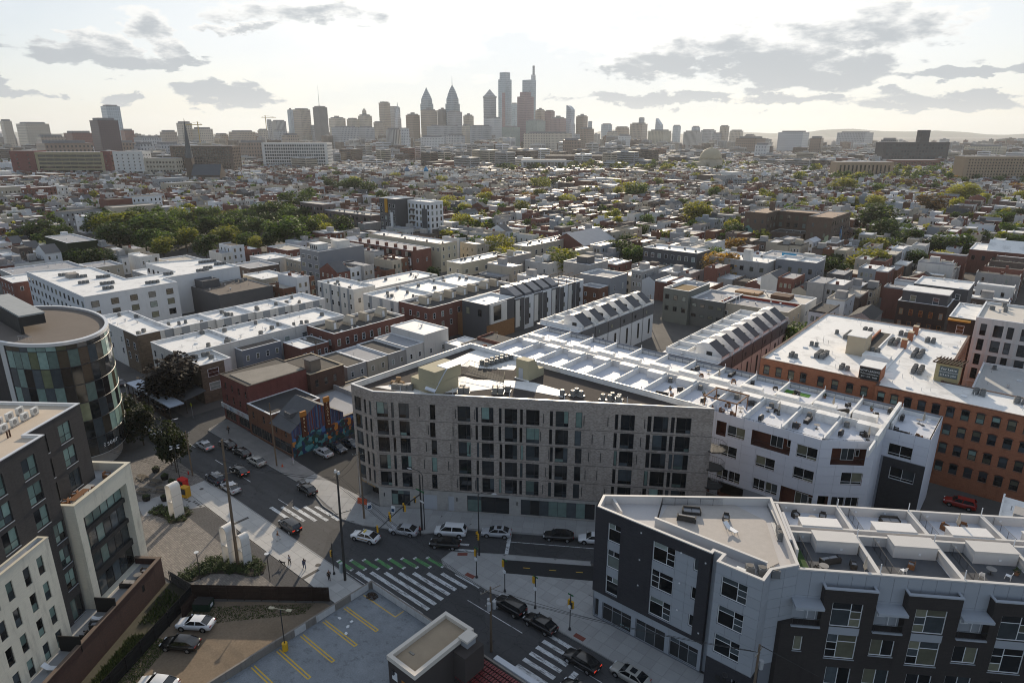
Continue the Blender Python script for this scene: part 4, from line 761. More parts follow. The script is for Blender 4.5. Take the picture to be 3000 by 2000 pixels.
for tx, sz, z in (('For Lease',.62,2.45),('THEFOUNTAINBUILDING.COM',.22,2.0),('215 413 2000',.46,1.35)): text(s, tx, (*LL(-11.35,139.48), rz_+z), 0, sz, sw)
rust = mat('rusty_timber', (.10,.055,.035), .9, .2, 2)
for i in range(9): shift(MB().obox(-13.6+.53*i, 141.0, R(80), 4.6, .12, rz_+3.75, rz_+3.98), lofts[0]).build('trellis_slat', rust, L)
for y in (139.4,142.6): LB('trellis_beam', -14, -9.2, y-.07, y+.07, rz_+3.6, rz_+3.745, rust)
for x, y in ((-21.8,165),(-21.8,171),(-21.8,158)): LB('chimney', x-.5, x+.5, y-.7, y+.7, rz_, rz_+2.0, lb); LB('chimney_cap', x-.55, x+.55, y-.75, y+.75, rz_+2.0, rz_+2.1, sandy)
cl = [(-38.5,136,3,'front left'),(-34.3,139,8,'left row'),(-37.6,147,2,'small left'),(-33.2,157,10,'long back'),(-35.8,160,1,'single'),(-31.3,166,4,'rear'),(-24.2,168,3,'middle rear'),(-24.6,158.5,8,'middle'),(-26.4,150,4,'lower middle'),(-18.6,166,4,'right rear'),(-19,152,10,'right'),(-17.2,141.5,8,'pergola'),(-28.4,134.8,3,'sign'),(-6.5,136.2,4,'wing'),(-.5,136,4,'wing end'),(5.5,136,4,'far wing')]
for x, y, n, nm in cl:
    for k in range(n): condenser('round' if nm not in ('left row','long back') else 'box', 'condenser in the %s cluster on the loft roof' % nm, (x+1.05*(k % 2)+random.uniform(-.06,.06), y+1.15*(k//2)+random.uniform(-.1,.1), rz_+.16), random.uniform(-.1,.1), '%s cluster on the loft roof' % nm)
bits = [(random.uniform(-42,-12.5), random.uniform(132,175), random.choice('ppppps')) for _ in range(60)] + [(random.uniform(-20,9), random.uniform(131,138), random.choice('pps')) for _ in range(16)]
roof_bits(L, rz_, [(*LL(x, y), k) for x, y, k in bits if not (-31 < x < -21 and 143 < y < 169)], roofw)
# ================================================================ left: dark brick, cream and framed blocks on a terrace podium
AL = R(126.87); OL = (-84.7,17.5,0)
podium = thing('terrace_podium', 'pale paved terrace on a podium between the brick wall and the left apartment blocks', 'terrace', OL, AL)
MB().prism([(-30,-4.2),(9.7,-4.2),(9.7,-1.6),(11.3,0),(11.3,2),(-30,2)], 0, 3.3).build('podium_slab', mat('terrace_paving', (.34,.35,.36), .85, .12, .8, fine=.1), podium)
dbk = brick('brick_slate', (.066,.060,.060), (.045,.042,.043), (.085,.08,.078), .3, .085)
D = [(-30,-.6),(-.2,-.6),(-.2,1.6),(8.8,1.6),(8.8,15),(-30,15)]
f0 = [(s+30, z, 2.0, 2.4, 'd2') for s in (-4.1,-8.6,-13.1,-17.6) for z in (23.7,20.5,17.4)] + [(28.0, z, 1.6, 2.4, 'd2') for z in (14.2,10.9,7.7)] + [(27.8,3.5,1.9,2.8,'two')]
f2 = [(4.7, z, 2.0, 2.4, 'd2') for z in (23.8,20.6)] + [(4.7,17.3,2.0,2.5,'two')] + [(2.2, z, .55, 2.5, 'one') for z in (23.8,20.5,17.3)]
dB = bldg('slate_block', 'tall dark slate brick apartment block with white fan units on its roof', D, 27.5, dbk, mat('roof_buff', (.55,.46,.36), .8, .12, .4, .2, fine=.1), .35, .3, mat('coping_alum', (.68,.68,.68)), {0: f0, 2: f2}, loc=OL, rz=AL, fm=dmetal, panes=(G_DARK,G_GREEN,G_GREEN,G_MID), cat='apartment block', sill=gpan)
for i in range(5):
    for j in range(2): x, y = 5.6-1.6*i, 5.0+1.9*j; condenser('split', 'white fan unit in the double row on the slate brick roof', (OL[0]-.6*x-.8*y, OL[1]+.8*x-.6*y, 27.4), AL+R(2), 'fan units on the slate roof')
for i in range(2): MB().cyl(-.6+.35*i, 3.4, 27.15, 28.0, .09, 8).build('vent_pipe', rust, dB)
crm = brick('brick_cream', (.74,.71,.60), (.68,.65,.55), (.70,.67,.57), .4, .1)
CRp = [(-30,-1.9),(-4.4,-1.9),(-4.4,-.62),(-30,-.62)]
cf = [(s+30, z, .88, 2.2, 'q4') for s in (-6.6,-8.55,-10.9,-12.85,-15.2,-17.2,-19.5,-21.5) for z in (13.4,10.05,6.75,3.5)]
bldg('cream_block', 'cream brick block with narrow dark windows in front of the slate brick block', CRp, 17.0, crm, roofg, .5, .25, mat('coping_cream', (.62,.58,.47), .7, .05), {0: cf}, loc=OL, rz=AL, fm=dmetal, panes=(G_DARK,G_GREEN,G_MID,G_GREEN), cat='apartment block')
fB = thing('framed_block', 'cream stone frame block with three rows of green glass and a roof terrace', 'apartment block', OL, AL)
hole = (1.0,3.35,8.4,12.35,'',1.0); mb = MB(); wall(mb, (.3,-1.75), (11.2,-1.75), 0, 17.9, [hole]); wall(mb, (11.2,-1.75), (11.2,4.6), 0, 17.9, []); wall(mb, (.3,1.55), (.3,-1.75), 0, 17.9, []); mb.build('frame_wall', crm, fB)
for a in ((.25,11.25,-1.8,-1.3),(10.75,11.25,-1.297,4.6),(.25,.7,-1.297,1.5)): MB().box(*a, 17.9, 18.02).build('coping', MAT['coping_cream'], fB)
MB().box(.6,10.8,-1.4,1.55,16.7,16.9).build('roof_terrace', mat('terrace_paving', (.34,.35,.36)), fB); MB().box(8.85,10.8,1.55,4.4,16.7,16.9).build('roof_terrace', MAT['terrace_paving'], fB)
b = MB(); b.face([(.8,-1.3,16.9),(10.7,-1.3,16.9),(10.7,-1.3,17.9),(.8,-1.3,17.9)][::-1]); b.face([(10.75,-1.3,16.9),(10.75,4.4,16.9),(10.75,4.4,17.9),(10.75,-1.3,17.9)][::-1]); b.build('parapet', crm, fB)
for z0, z1 in ((3.35,6.3),(7.2,9.75),(10.35,12.85),(13.5,15.65)):
    for i in range(6): window(fB, 1.3+1.4*i, -.75, z0, 0, 1.4, z1-z0, 'one', dmetal, (G_GREEN,G_GREEN,G_MID) if z0 > 5 else (G_DARK,G_MID), .05, 0, 'glazing_panel')
for z0, z1 in ((6.3,7.2),(9.75,10.35),(12.85,13.5)): MB().box(1.3,9.72,-1.1,-.7,z0,z1).build('spandrel_band', dmetal, fB)
for z0, z1 in ((0,3.35),(15.65,15.7)): pass
MB().box(1.3,9.7,-.6,-.5,3.3,15.7).build('core_wall', dmetal, fB)
for x, y, l in ((-.1,-2.0,2.6),(-6.6,-2.1,2.6)): MB().box(x-.06,x+.06,y-l,y,3.3,5.4).build('privacy_screen', fk, podium)
# ================================================================ rounded glass office block
gb = thing('rounded_office', 'rounded glass office block with a patchwork of green and dark panes', 'office building', (-146,34.5,0))
ea, eb = 17.2, 9.6; E = lambda th, k=1.0: (ea*k*cos(th), eb*k*sin(th)); NT = 72
ring = [E(2*pi*i/NT) for i in range(NT)]
MB().prism(ring, 25.0, 25.06).build('roof', mat('roof_taupe', (.16,.135,.115), .95, .15, .3, .2, fine=.1), gb)
cb = MB(); cb.loft([[(x*k, y*k*1.0, z) for x, y in ring] for k, z in ((1.012,25.0),(1.012,25.55),(.96,25.55),(.96,25.0))], cap=False); cb.build('roof_rim', mat('coping_alum', (.68,.68,.68)), gb)
cm_ = MB(); cm_.loft([[(x*.985, y*.985, z) for x, y in ring] for z in (3.2,25.0)], cap=False); cm_.build('core_wall', dmetal, gb)
ths = [-1.02]
while ths[-1] < 1.95:
    th = ths[-1]; ds = hypot(ea*sin(th), eb*cos(th)); ths.append(th + 1.62/ds)
pm = [G_DARK]*9 + [G_MID]*4 + [G_GREEN]*5 + [glass('glass_bronze', (.06,.05,.035)), glass('glass_gold', (.17,.19,.11), .12, .7)]
lev = [3.4,6.9,10.4,13.9,17.4,20.9,24.1,25.0]
mul = MB()
for i, (a, b_) in enumerate(zip(ths, ths[1:])):
    p, q = E(a), E(b_); L = hypot(q[0]-p[0], q[1]-p[1]); g = atan2(q[1]-p[1], q[0]-p[0])
    for j, (z0, z1) in enumerate(zip(lev, lev[1:])):
        pan = MB(); pan.box(.03, L-.03, -.02, .03, z0+.03, z1-.03)
        top = j >= 5
        pan.build('pane', random.choice([G_GREEN,G_GREEN,G_MID,MAT['glass_gold'],MAT['glass_bronze'],G_DARK] if top else pm), gb, (*p, 0), g)
    mul.tube([(*p, 3.3),(*p, 25.0)], .05, 4)
for z in lev: mul.tube([(*E(ths[0]+(ths[-1]-ths[0])*k/60, 1.003), z) for k in range(61)], .06, 4)
mul.build('mullions', dmetal, gb)
p = E(-1.06, 1.0); MB().obox(p[0]-.35, p[1]-.05, R(35), .9, .35, 0, 25.5).build('edge_fin', mat('fin_white', (.58,.57,.54), .7, .08), gb)
bs = MB(); bs.loft([[(x*.90, y*.86, z) for x, y in ring] for z in (0,3.3)], cap=False); bs.build('stone_base', mat('stone_pale', (.40,.38,.36), .9, .12, 1.0), gb)
lip = MB(); lip.loft([[(x*k, y*k, z) for x, y in ring] for k, z in ((.86,3.3),(1.01,3.3),(1.01,3.42))], cap=False); lip.build('base_lip', mat('coping_alum', (.68,.68,.68)), gb)
ms = mat('screen_black', (.035,.033,.032), .7, .15, .5); mc = mat('screen_cap', (.36,.37,.36), .6, .15, .5)
for i in range(15):
    x = 4.0-1.5*i
    MB().box(x-1.46, x, -4.4, -3.9, 25.06, 28.2).build('screen_panel', ms, gb); MB().box(x-1.46, x, -4.2, -.2, 28.2, 28.5).build('screen_louvre', mc, gb)
MB().box(-16,4,-3.9,-.3,26.4,28.19).build('plant_unit', ms, gb); MB().box(-30,-3.2,-12.5,-7.2,0,25.4).build('stair_core', ms, gb); MB().box(-34,-12,-15.5,-12.5,0,22).build('stone_wing', mat('stone_buff', (.33,.30,.27), .9, .1, .6), gb)
railing(gb, [(8.6,-6.0),(11.2,-4.6)], 25.06, 1.0, .6, metal)
th = .25; p = E(th, 1.012); q = E(th+.1, 1.012); text(gb, 'seer', (*E(.30,1.014), 4.6), atan2(q[1]-p[1], q[0]-p[0]), 1.5, sw)
for k in range(3): MB().box(0,.35,-.03,0,0,.12).build('sign_dash', sw, gb, (*E(.12, 1.016), 4.6+.3*k), atan2(q[1]-p[1], q[0]-p[0]))
# ================================================================ corner shop with the mural
redp = mat('red_render', (.155,.052,.045), .9, .35, .6, .2, fine=.15, stain=.4); obk = brick('brick_orange', (.20,.085,.045), (.15,.06,.036), (.14,.09,.07)); old = brick('brick_old', (.11,.055,.04), (.075,.04,.032), (.08,.06,.05))
tar = mat('roof_tar', (.10,.09,.078), .95, .35, .35, .3, fine=.2); shing = mat('shingle', (.105,.108,.115), .9, .2, 1.0, .3, fine=.15)
f0 = [(u, z, .75, 1.6, 'sash') for u in (1.6,4.4,7.2,10.0) for z in (7.4,4.6)]
b1_ = bldg('corner_shop', 'three-storey red rendered corner shop with a long white sign over its windows', rectp(-134,-122.3,61.2,75), 10.5, redp, tar, .15, .3, mat('cornice_dark', (.06,.05,.045), .9, .1), {0: f0 + [(.5,.4,4.4,2.4,'st'),(6.2,.4,4.8,2.4,'st')]}, fm=mat('frame_old', (.20,.16,.14), .8, 0), cat='shop building', inm=tar)
sgn = MB().box(.1,11.6,-.55,-.35,3.1,4.1).build('shop_sign', mat('sign_cream', (.50,.51,.53), .7, .12, 1), b1_); text(sgn, 'BELL', (4.6,-.57,3.3), 0, .85, mat('letter_blue', (.05,.14,.28), .6, 0))
for x0 in (1.2,6.9,8.6): 
    for z in (3.3,3.55,3.8): MB().box(x0,x0+1.3,-.57,-.551,z,z+.07).build('sign_line', mat('letter_maroon', (.25,.10,.09), .7, 0), sgn)
shift(MB().prism([(-131.8,62.5),(-122.7,62.5),(-122.7,74.6),(-129.5,74.6)], 10.4, 10.6), (-134,61.2)).build('patched_roof', mat('roof_tan', (.50,.46,.40)), b1_) if False else MB().prism([(2.2,1.2),(11.3,1.2),(11.3,13.4),(4.5,13.4)], 10.36, 10.5).build('patched_roof', mat('roof_felt', (.24,.22,.19), .9, .3, .4, .3, fine=.2), b1_)
b2_ = bldg('shop_annex', 'brown brick rear wing behind the red corner shop, with a small stair shed', rectp(-134,-121.1,75.05,84), 9.4, old, tar, .25, .3, sandy, {1: [(1.2+2.4*i,6,.9,1.7,'sash') for i in range(3)]}, fm=mat('frame_old', (.20,.16,.14)), cat='shop building', inm=tar)
MB().box(8.5,11,1.6,4.2,9.1,11.6).build('stair_shed', mat('shed_ply', (.20,.17,.14), .9, .2, 1), b2_); MB().box(8.3,11.2,1.4,4.4,11.6,11.75).build('shed_roof', shing, b2_)
b3_ = bldg('orange_shop', 'two-storey orange brick shop between the red corner shop and the gabled shop', rectp(-122.25,-113.2,60.6,72), 7.0, obk, mat('roof_black', (.05,.05,.052), .9, .3, .4, .3, fine=.2), .2, .3, white, {0: [(1.6,4.1,.85,1.6,'sash'),(5.6,4.1,.85,1.6,'sash'),(.5,.4,8.0,2.3,'r8')]}, fm=mat('frame_old', (.20,.16,.14)), cat='shop building', inm=tar)
gsh = thing('gabled_shop', 'gabled brick shop with a bright forest mural on its end wall', 'shop building', (-113.15,60.5,0))
mb = MB(); wall(mb, (0,0), (7.1,0), 0, 5.6, [(.4,.35,6.2,2.3,'st'),(1.2,3.6,.75,1.3,'sash'),(4.6,3.6,.75,1.3,'sash')]); wall(mb, (0,12), (0,0), 0, 5.6, []); mb.face([(7.1,12,0),(0,12,0),(0,12,5.6),(0,6,9.4),(7.1,6,9.4),(7.1,12,5.6)]); mb.build('wall', obk, gsh)
put_windows(gsh, (0,0), (7.1,0), [(.4,.35,6.2,2.3,'st'),(1.2,3.6,.75,1.3,'sash'),(4.6,3.6,.75,1.3,'sash')], mat('frame_old', (.20,.16,.14)), (G_DARK,G_MID))
mm = bpy.data.materials.new('mural'); mm.use_nodes = True; tt = mm.node_tree; bs = tt.nodes['Principled BSDF']; bs.inputs['Roughness'].default_value = .8
cdn, vv = wallvec(tt); sp = N(tt, 'ShaderNodeSeparateXYZ'); tt.links.new(vv, sp.inputs[0])
nz_ = N(tt, 'ShaderNodeTexNoise', i={'Scale': 1.3, 'Detail': 3}); tt.links.new(vv, nz_.inputs['Vector']); wv = N(tt, 'ShaderNodeVectorMath', operation='ADD'); tt.links.new(vv, wv.inputs[0]); tt.links.new(nz_.outputs['Color'], wv.inputs[1])
vo = N(tt, 'ShaderNodeTexVoronoi', i={'Scale': 1.35}); tt.links.new(wv.outputs[0], vo.inputs['Vector']); hs_ = N(tt, 'ShaderNodeSeparateColor'); tt.links.new(vo.outputs['Color'], hs_.inputs[0])
cr = N(tt, 'ShaderNodeValToRGB'); cr.color_ramp.interpolation = 'CONSTANT'; es = cr.color_ramp.elements
pal = [(0,(.01,.035,.05)),(.14,(.02,.10,.15)),(.28,(.012,.03,.11)),(.42,(.07,.27,.30)),(.56,(.015,.06,.05)),(.68,(.05,.02,.03)),(.77,(.48,.20,.04)),(.87,(.05,.15,.42)),(.95,(.30,.10,.04))]
es[0].position = 0; es[0].color = (*pal[0][1],1); es[1].position = .14; es[1].color = (*pal[1][1],1)
for p_, c_ in pal[2:]: e = es.new(p_); e.color = (*c_,1)
tt.links.new(hs_.outputs[0], cr.inputs[0])
wa = N(tt, 'ShaderNodeTexNoise', noise_dimensions='1D', i={'Scale': 2.6, 'Detail': 1}); tt.links.new(mth(tt, 'ADD', sp.outputs[0], mth(tt, 'MULTIPLY', nz_.outputs['Fac'], .35)), wa.inputs['W'])
cr2 = N(tt, 'ShaderNodeValToRGB'); cr2.color_ramp.interpolation = 'CONSTANT'; e2 = cr2.color_ramp.elements
for k, (p_, c_) in enumerate([(0,(.02,.045,.13)),(.40,(.15,.035,.015)),(.455,(.035,.09,.24)),(.52,(.012,.02,.045)),(.56,(.18,.05,.02)),(.61,(.05,.14,.28))]):
    e = e2[k] if k < 2 else e2.new(p_); e.position = p_; e.color = (*c_,1)
tt.links.new(wa.outputs[0], cr2.inputs[0])
tt.links.new(mixc(tt, smooth(tt, mth(tt, 'ADD', sp.outputs[1], mth(tt, 'MULTIPLY', nz_.outputs['Fac'], 1.5)), 4.7, 5.0), cr.outputs[0], cr2.outputs[0]), bs.inputs['Base Color'])
mb = MB(); mb.face([(7.1,0,0),(7.1,12,0),(7.1,12,5.6),(7.1,6,9.4),(7.1,0,5.6)]); mb.build('mural_wall', mm, gsh)
mb = MB(); mb.face([(-.1,-.4,5.35),(7.35,-.4,5.35),(7.35,6,9.5),(-.1,6,9.5)]); mb.face([(7.35,12.4,5.35),(-.1,12.4,5.35),(-.1,6,9.5),(7.35,6,9.5)]); mb.build('roof', shing, gsh)
MB().box(2.4,4.6,1.6,3.8,7.0,7.9).build('dormer', shing, gsh)
for y0, s, sz, n in ((2.2,'BELL',.62,4),(7.6,'FLOORING',.56,8)):
    pl = MB().box(7.12,7.45,y0,y0+1.15,3.6,9.2 if n > 4 else 7.9).build('sign_pillar', mat('pillar_rust', (.085,.025,.014), .8, .15, 1), gsh); MB().box(7.05,7.5,y0-.06,y0+1.21,(9.2 if n > 4 else 7.9),(10.2 if n > 4 else 8.9)).build('pillar_cap', mat('pillar_orange', (.38,.16,.03), .7, .2, 2), gsh)
    for k, ch in enumerate(s): text(pl, ch, (7.47, y0+.58, (8.75 if n > 4 else 7.2)-k*(.64 if n > 4 else .82)), R(90), sz, mat('letter_cream', (.72,.62,.40), .6, 0))
lw = bldg('low_mural_wing', 'low flat-roofed wing behind the gabled shop, painted with the same mural', rectp(-122,-106.1,72.6,90), 4.6, mm, mat('roof_felt', (.24,.22,.19)), .3, .3, sandy, cat='shop building', inm=tar)
MB().box(2,15,.4,16.9,4.3,4.36).build('patched_roof', roofg, lw); MB().box(1,15.3,8,8.4,4.3,5.4).build('upstand', mat('stucco_grey', (.36,.35,.34), .9, .15, .6, stain=.3), lw)
# ================================================================ mid-distance buildings
W2 = {}
def win2(par, x, y, z, ang, w, h, fm=white, pm=G_DARK, name='window'):
    k = (round(w,2), round(h,2), fm.name, pm.name)
    if k not in W2:
        b = MB(); f = .1; b.box(0,w,-.05,.02,0,h,0); b.box(f,w-f,-.062,-.05,f,h/2-.03,1,bot=False); b.box(f,w-f,-.062,-.05,h/2+.03,h-f,1,bot=False); W2[k] = b.mesh(name, [fm, pm])
    return obj(name, W2[k], par, (x,y,z), ang)
PANES = (G_DARK,G_DARK,G_MID,G_BLIND,G_CURT)
def grid_windows(t, p, q, spec):
    if not spec: return
    L, a = wline(p, q); n, w, h, zs = spec[:4]; fm = spec[4] if len(spec) > 4 else white; mg = spec[5] if len(spec) > 5 else L/n/2
    for z in zs:
        for i in range(n):
            u = mg + (L-2*mg)*(i/(n-1) if n > 1 else .5) - w/2
            if len(spec) > 6 and random.random() < spec[6]: continue
            x, y = ptx(p, q, u); win2(t, x, y, z, a, w, h, fm, random.choice(PANES))
def mid(name, label, x0, x1, y0, y1, h, wm, rm=roofw, fy=None, fx=None, par=.6, cop=None, cat='building', acs=0, acn=None, inm=None, group=None, fnx=None):
    t = bldg(name, label, rectp(x0,x1,y0,y1), h, wm, rm, par, .25, cop or white, cat=cat, inm=inm, group=group)
    w_, d_ = x1-x0, y1-y0
    grid_windows(t, (0,0), (w_,0), fy); grid_windows(t, (w_,0), (w_,d_), fx); grid_windows(t, (0,d_), (0,0), fnx)
    for i in range(acs): condenser(random.choice(('round','box','box')), 'condenser on the roof of the ' + acn, (x0+random.uniform(1,w_-1), y0+random.uniform(1,d_-1), h-par+.16), random.uniform(0,1), 'condensers on the ' + acn)
    roof_bits(t, h-par, [(random.uniform(.8,w_-.8), random.uniform(.8,d_-.8), random.choice('pppms')) for _ in range(int(w_*d_/45)+1)])
    return t
pw_ = mat('siding_white', (.62,.64,.66), .7, .06, .5, stain=.1); pg = mat('siding_grey', (.30,.32,.34), .8, .08, .5, stain=.1); pdk = mat('siding_dark', (.095,.095,.10), .8, .1, .5); stg = mat('stucco_grey', (.36,.35,.34), .9, .15, .6, stain=.3); stw = mat('stucco_white', (.62,.61,.58), .9, .1, .5, stain=.2); stt = mat('stucco_tan', (.45,.40,.32), .9, .12, .5, stain=.2)
rb = brick('brick_maroon', (.23,.082,.06), (.17,.062,.048), (.16,.11,.09)); ston = brick('stone_brown', (.20,.15,.105), (.13,.10,.075), (.09,.075,.06), .7, .22); bb = brick('brick_umber2', (.17,.125,.10), (.13,.098,.08), (.12,.10,.09)); bm = brick('brick_mauve', (.19,.135,.12), (.15,.11,.10), (.14,.12,.11))
L1 = [(-278.4,64.5),(-220.5,63.7),(-220.5,91.2),(-230,91.2),(-230,118),(-254,118),(-263,98.5),(-239,98.5),(-239,82.6),(-270,82.6)]
t = bldg('white_flats', 'long white panelled apartment building with a bent white roof and dark windows', L1, 13.5, pw_, roofw, .4, .3, mat('coping_alum', (.68,.68,.68)), cat='apartment block')
q = [(x-L1[0][0], y-L1[0][1]) for x, y in L1]
grid_windows(t, q[0], q[1], (14,1.5,1.7,(10,6.8,3.6),dmetal)); grid_windows(t, q[1], q[2], (5,2.2,1.9,(9.8,6.6,3.2),dmetal)); grid_windows(t, q[7], q[8], (3,1.5,1.6,(10,),dmetal)); grid_windows(t, q[6], q[7], (6,1.4,1.6,(10,),dmetal))
MB().box(20,24,6,9,13.1,14.6).build('plant_unit', mat('plant_rust', (.30,.27,.24), .8, .2, 1), t)
for x, y, n in ((-262,70,5),(-254,73,3),(-248,77,4),(-243,70,3),(-236,74,4),(-228,72,3),(-226,84,4),(-236,94,3),(-233,104,4),(-248,112,6),(-240,114,4),(-236,108,3)):
    for k in range(n): condenser('box', 'condenser on the white flats roof behind the glass office', (x+.2*k, y+1.05*k, 13.25), 0, 'condensers on the white flats')
mid('dark_annex', 'dark grey windowless annex beside the white panelled flats', -229.9,-210,99.5,119,9, pdk, mat('roof_taupe', (.16,.135,.115)), None, None, .3, pdk, acs=4, acn='dark grey annex')
mid('annex_head', 'small dark roof house on the grey annex next to the white wall', -229.8,-224,101,107,11.4, pdk, pdk, par=.1, cop=pdk)
# two rows of white-roofed townhouses by the street
R1 = [(-206,-177.5,61.3,70.4,10.5)] + [(-187,-177+.9*i,70.45+11.4*i,81.8+11.4*i,10.5-.0*i) for i in range(4)]
for i, (x0,x1,y0,y1,h) in enumerate(R1):
    t = mid('townhouse_block', '%s unit of the rear white-roofed townhouse row nearest the white flats' % od(i), x0,x1,y0,y1,h, stw, roofw, None if i else (4,1.1,1.7,(6.6,3.4)), (3,1.2,1.1,(7.6,)) if i else None, .75, acs=4, acn='%s rear white townhouse unit' % od(i), cat='townhouse', inm=roofw, group='rear white townhouse row')
    for k in range(2): MB().box(x1-x0+.002, x1-x0+.06, 2+5*k, 4.2+5*k, 0, h-.15).build('grey_pilaster', pg, t)
    if i == 0: MB().box(20,28.56,-.08,-.002,0,h-.15).build('stone_facing', ston, t); MB().box(28.502,28.58,-.08,5.8,0,h-.15).build('stone_facing', ston, t); grid_windows(t, (20,-.08), (28.5,-.08), (2,1.3,1.9,(6.3,3.0)))
R2 = [(-171,-155,62,77,10.0),(-155,-145.3,62.2,69.6,9.5)] + [(-169.4+.9*i,-155,77.05+16*i,93+16*i,10.0) for i in range(2)]
for i, (x0,x1,y0,y1,h) in enumerate(R2):
    t = mid('townhouse_block', '%s unit of the front white-roofed townhouse row behind the dark street tree' % od(i), x0,x1,y0,y1,h, stw, roofw, (4,1.1,1.8,(6.4,3.2)) if i < 2 else None, (3,1.6,1.8,(6.2,)) if i > 1 else None, .75, acs=5, acn='%s front white townhouse unit' % od(i), cat='townhouse', inm=roofw, group='front white townhouse row')
    if i == 1: MB().box(.8,9.78,-.08,-.002,0,h-.15).build('stone_facing', ston, t); MB().box(9.702,9.78,-.08,5.6,0,h-.15).build('stone_facing', ston, t); grid_windows(t, (9.78,0), (9.78,5.6), (1,2.6,1.9,(6.2,2.9))); MB().box(5,6.5,-.12,-.085,.1,2.6).build('door', mat('door_brown', (.08,.035,.025), .6, .1), t)
mid('grey_house', 'two-storey blue grey house with two dark roof halves beside the white townhouse row', -159.5,-151.3,75.5,86.3,8.4, mat('siding_blue', (.19,.21,.245), .8, .08, .5), mat('roof_taupe', (.16,.135,.115)), None, (4,.9,1.5,(5.3,)), .2, cat='house')
for i in range(2): mid('small_brick_house', '%s small red brick house with dark roof behind the corner shop' % od(i), -152,-143.5,87.2+4.2*i,91.3+4.2*i,7.6, rb, [roofw,tar][i], None, (2,.9,1.5,(4.6,)), .2, cat='house', group='small brick houses')
def decks(t, w_, n, y0, dy, h, m):   # sloped stair heads in pairs on a roof
    for i in range(n):
        y = y0+dy*i; b = MB(); s = 1 if i % 2 else -1
        pr = [(0,0),(2.2,0),(2.2,2.4),(1.3,2.5),(0,.9)]; b.loft([[(x, y+ (v if s > 0 else 2.2-v), h+z) for v, z in (pr if s > 0 else pr[::-1])] for x in (w_*.35, w_*.35+3.2)][:: (1 if s > 0 else 1)]); b.build('stair_head', m, t)
        MB().box(w_*.35+3.21, w_*.35+3.25, y+.5, y+1.3, h+.1, h+1.9).build('roof_door', white, t)
brs = mid('brick_terrace', 'long orange brick terrace with tan stair heads on a dark roof', -155,-142.4,96.6,121,9.6, rb, roofd, (3,1,1.6,(6,3)), (9,1.05,1.9,(5.9,)), .7, cat='terrace')
decks(brs, 12.6, 4, 3, 5.6, 8.9, stt)
t = mid('white_corner_house', 'white and grey panelled house with stub parapets beyond the townhouse rows', -198,-177.5,129.3,138.5,10.5, stw, roofw, (6,1.1,1.8,(6.8,3.4)), (2,1.3,1.8,(5.5,)), .8, cat='townhouse', acs=6, acn='panelled corner house')
for k in range(4): MB().box(2+5*k,3.2+5*k,-.06,-.002,0,10.3).build('grey_pilaster', pg, t)
t = mid('white_block', 'white block with tall grey stripes and silver roof next to the orange stair heads', -170,-153,127.5,170,10.6, stw, roofw, (3,1.0,1.7,(6.4,3.2)), None, .8, cat='townhouse', acs=14, acn='striped white block')
for y in (15.5,29): MB().box(.3,16.7,y,y+.3,9.8,10.55).build('party_wall', roofw, t)
for k in range(3): MB().box(3+5.3*k,4.4+5.3*k,-.06,-.002,0,10.3).build('grey_pilaster', pg, t)
t = mid('striped_terrace', 'brick terrace with red and tan panels and stair heads above a dark roof', -152.9,-139.2,128,170,10.8, rb, roofd, (4,1.0,1.7,(7.2,4.0)), (12,1.0,1.7,(7.2,4.0)), .8, cat='terrace'); decks(t, 13, 7, 4, 5.4, 10.0, stt)
mid('long_low_white', 'low white roofed building with a dark hedge along its wall', -199,-186,138.6,176,7, stw, roofw, None, (7,1.2,1.2,(4,)), .5, acs=5, acn='low white roofed building')
t = mid('grey_block', 'plain tall grey clad building with white roof pavilions and strip windows', -242,-228.4,151,173.5,14.6, mat('siding_mid', (.24,.25,.27), .8, .05, .3), roofg, (3,2.6,1.7,(10.8,7.3,3.8)), None, .8, mat('coping_alum', (.68,.68,.68)), cat='apartment block')
MB().box(1.5,7,4,9,13.8,16.2).build('roof_pavilion', stw, t); MB().box(1.3,7.2,3.8,9.2,16.2,16.4).build('pavilion_roof', roofw, t); grid_windows(t, (1.5,4), (7,4), (4,.9,1.5,(14.2,),dmetal)); MB().box(5,10,12,18,13.8,17).build('roof_pavilion', stw, t)
t = mid('bay_terrace', 'maroon brick terrace with white bay windows and rows of chimneys', -258,-213.9,188,199,11.8, rb, roofg, (14,1.0,1.6,(2.2,)), (2,1.0,1.6,(6.2,)), .2, cat='terrace')
for k in range(7):
    x = 3.2+6.3*k; w_ = MB().box(x,x+2.1,-.7,-.002,5.2,8.4).build('bay', white, t); MB().box(x+.2,x+1.9,-.74,-.703,5.4,6.6).build('pane', G_DARK, w_); MB().box(x+.2,x+1.9,-.74,-.703,6.8,8.2).build('pane', G_MID, w_)
    MB().box(x+3.2,x+4.3,.3,1.4,11.6,13.4).build('chimney', rb, t); MB().box(x+.2,x+2.0,-.06,-.003,9.0,10.8).build('top_window', G_DARK, t); MB().box(x-.5,x+.1,-1.0,-.003,9.0,11).build('buttress', stt, t)
mid('cream_terrace', 'cream and maroon terrace with white roof behind the bay window terrace', -263,-212,203,213.5,13, mat('stucco_cream', (.55,.50,.38), .9, .1, .5), roofw, (16,1,1.6,(9.5,)), (3,1,1.7,(9.6,6.2,3)), .5, rb, cat='terrace', acs=6, acn='cream terrace')
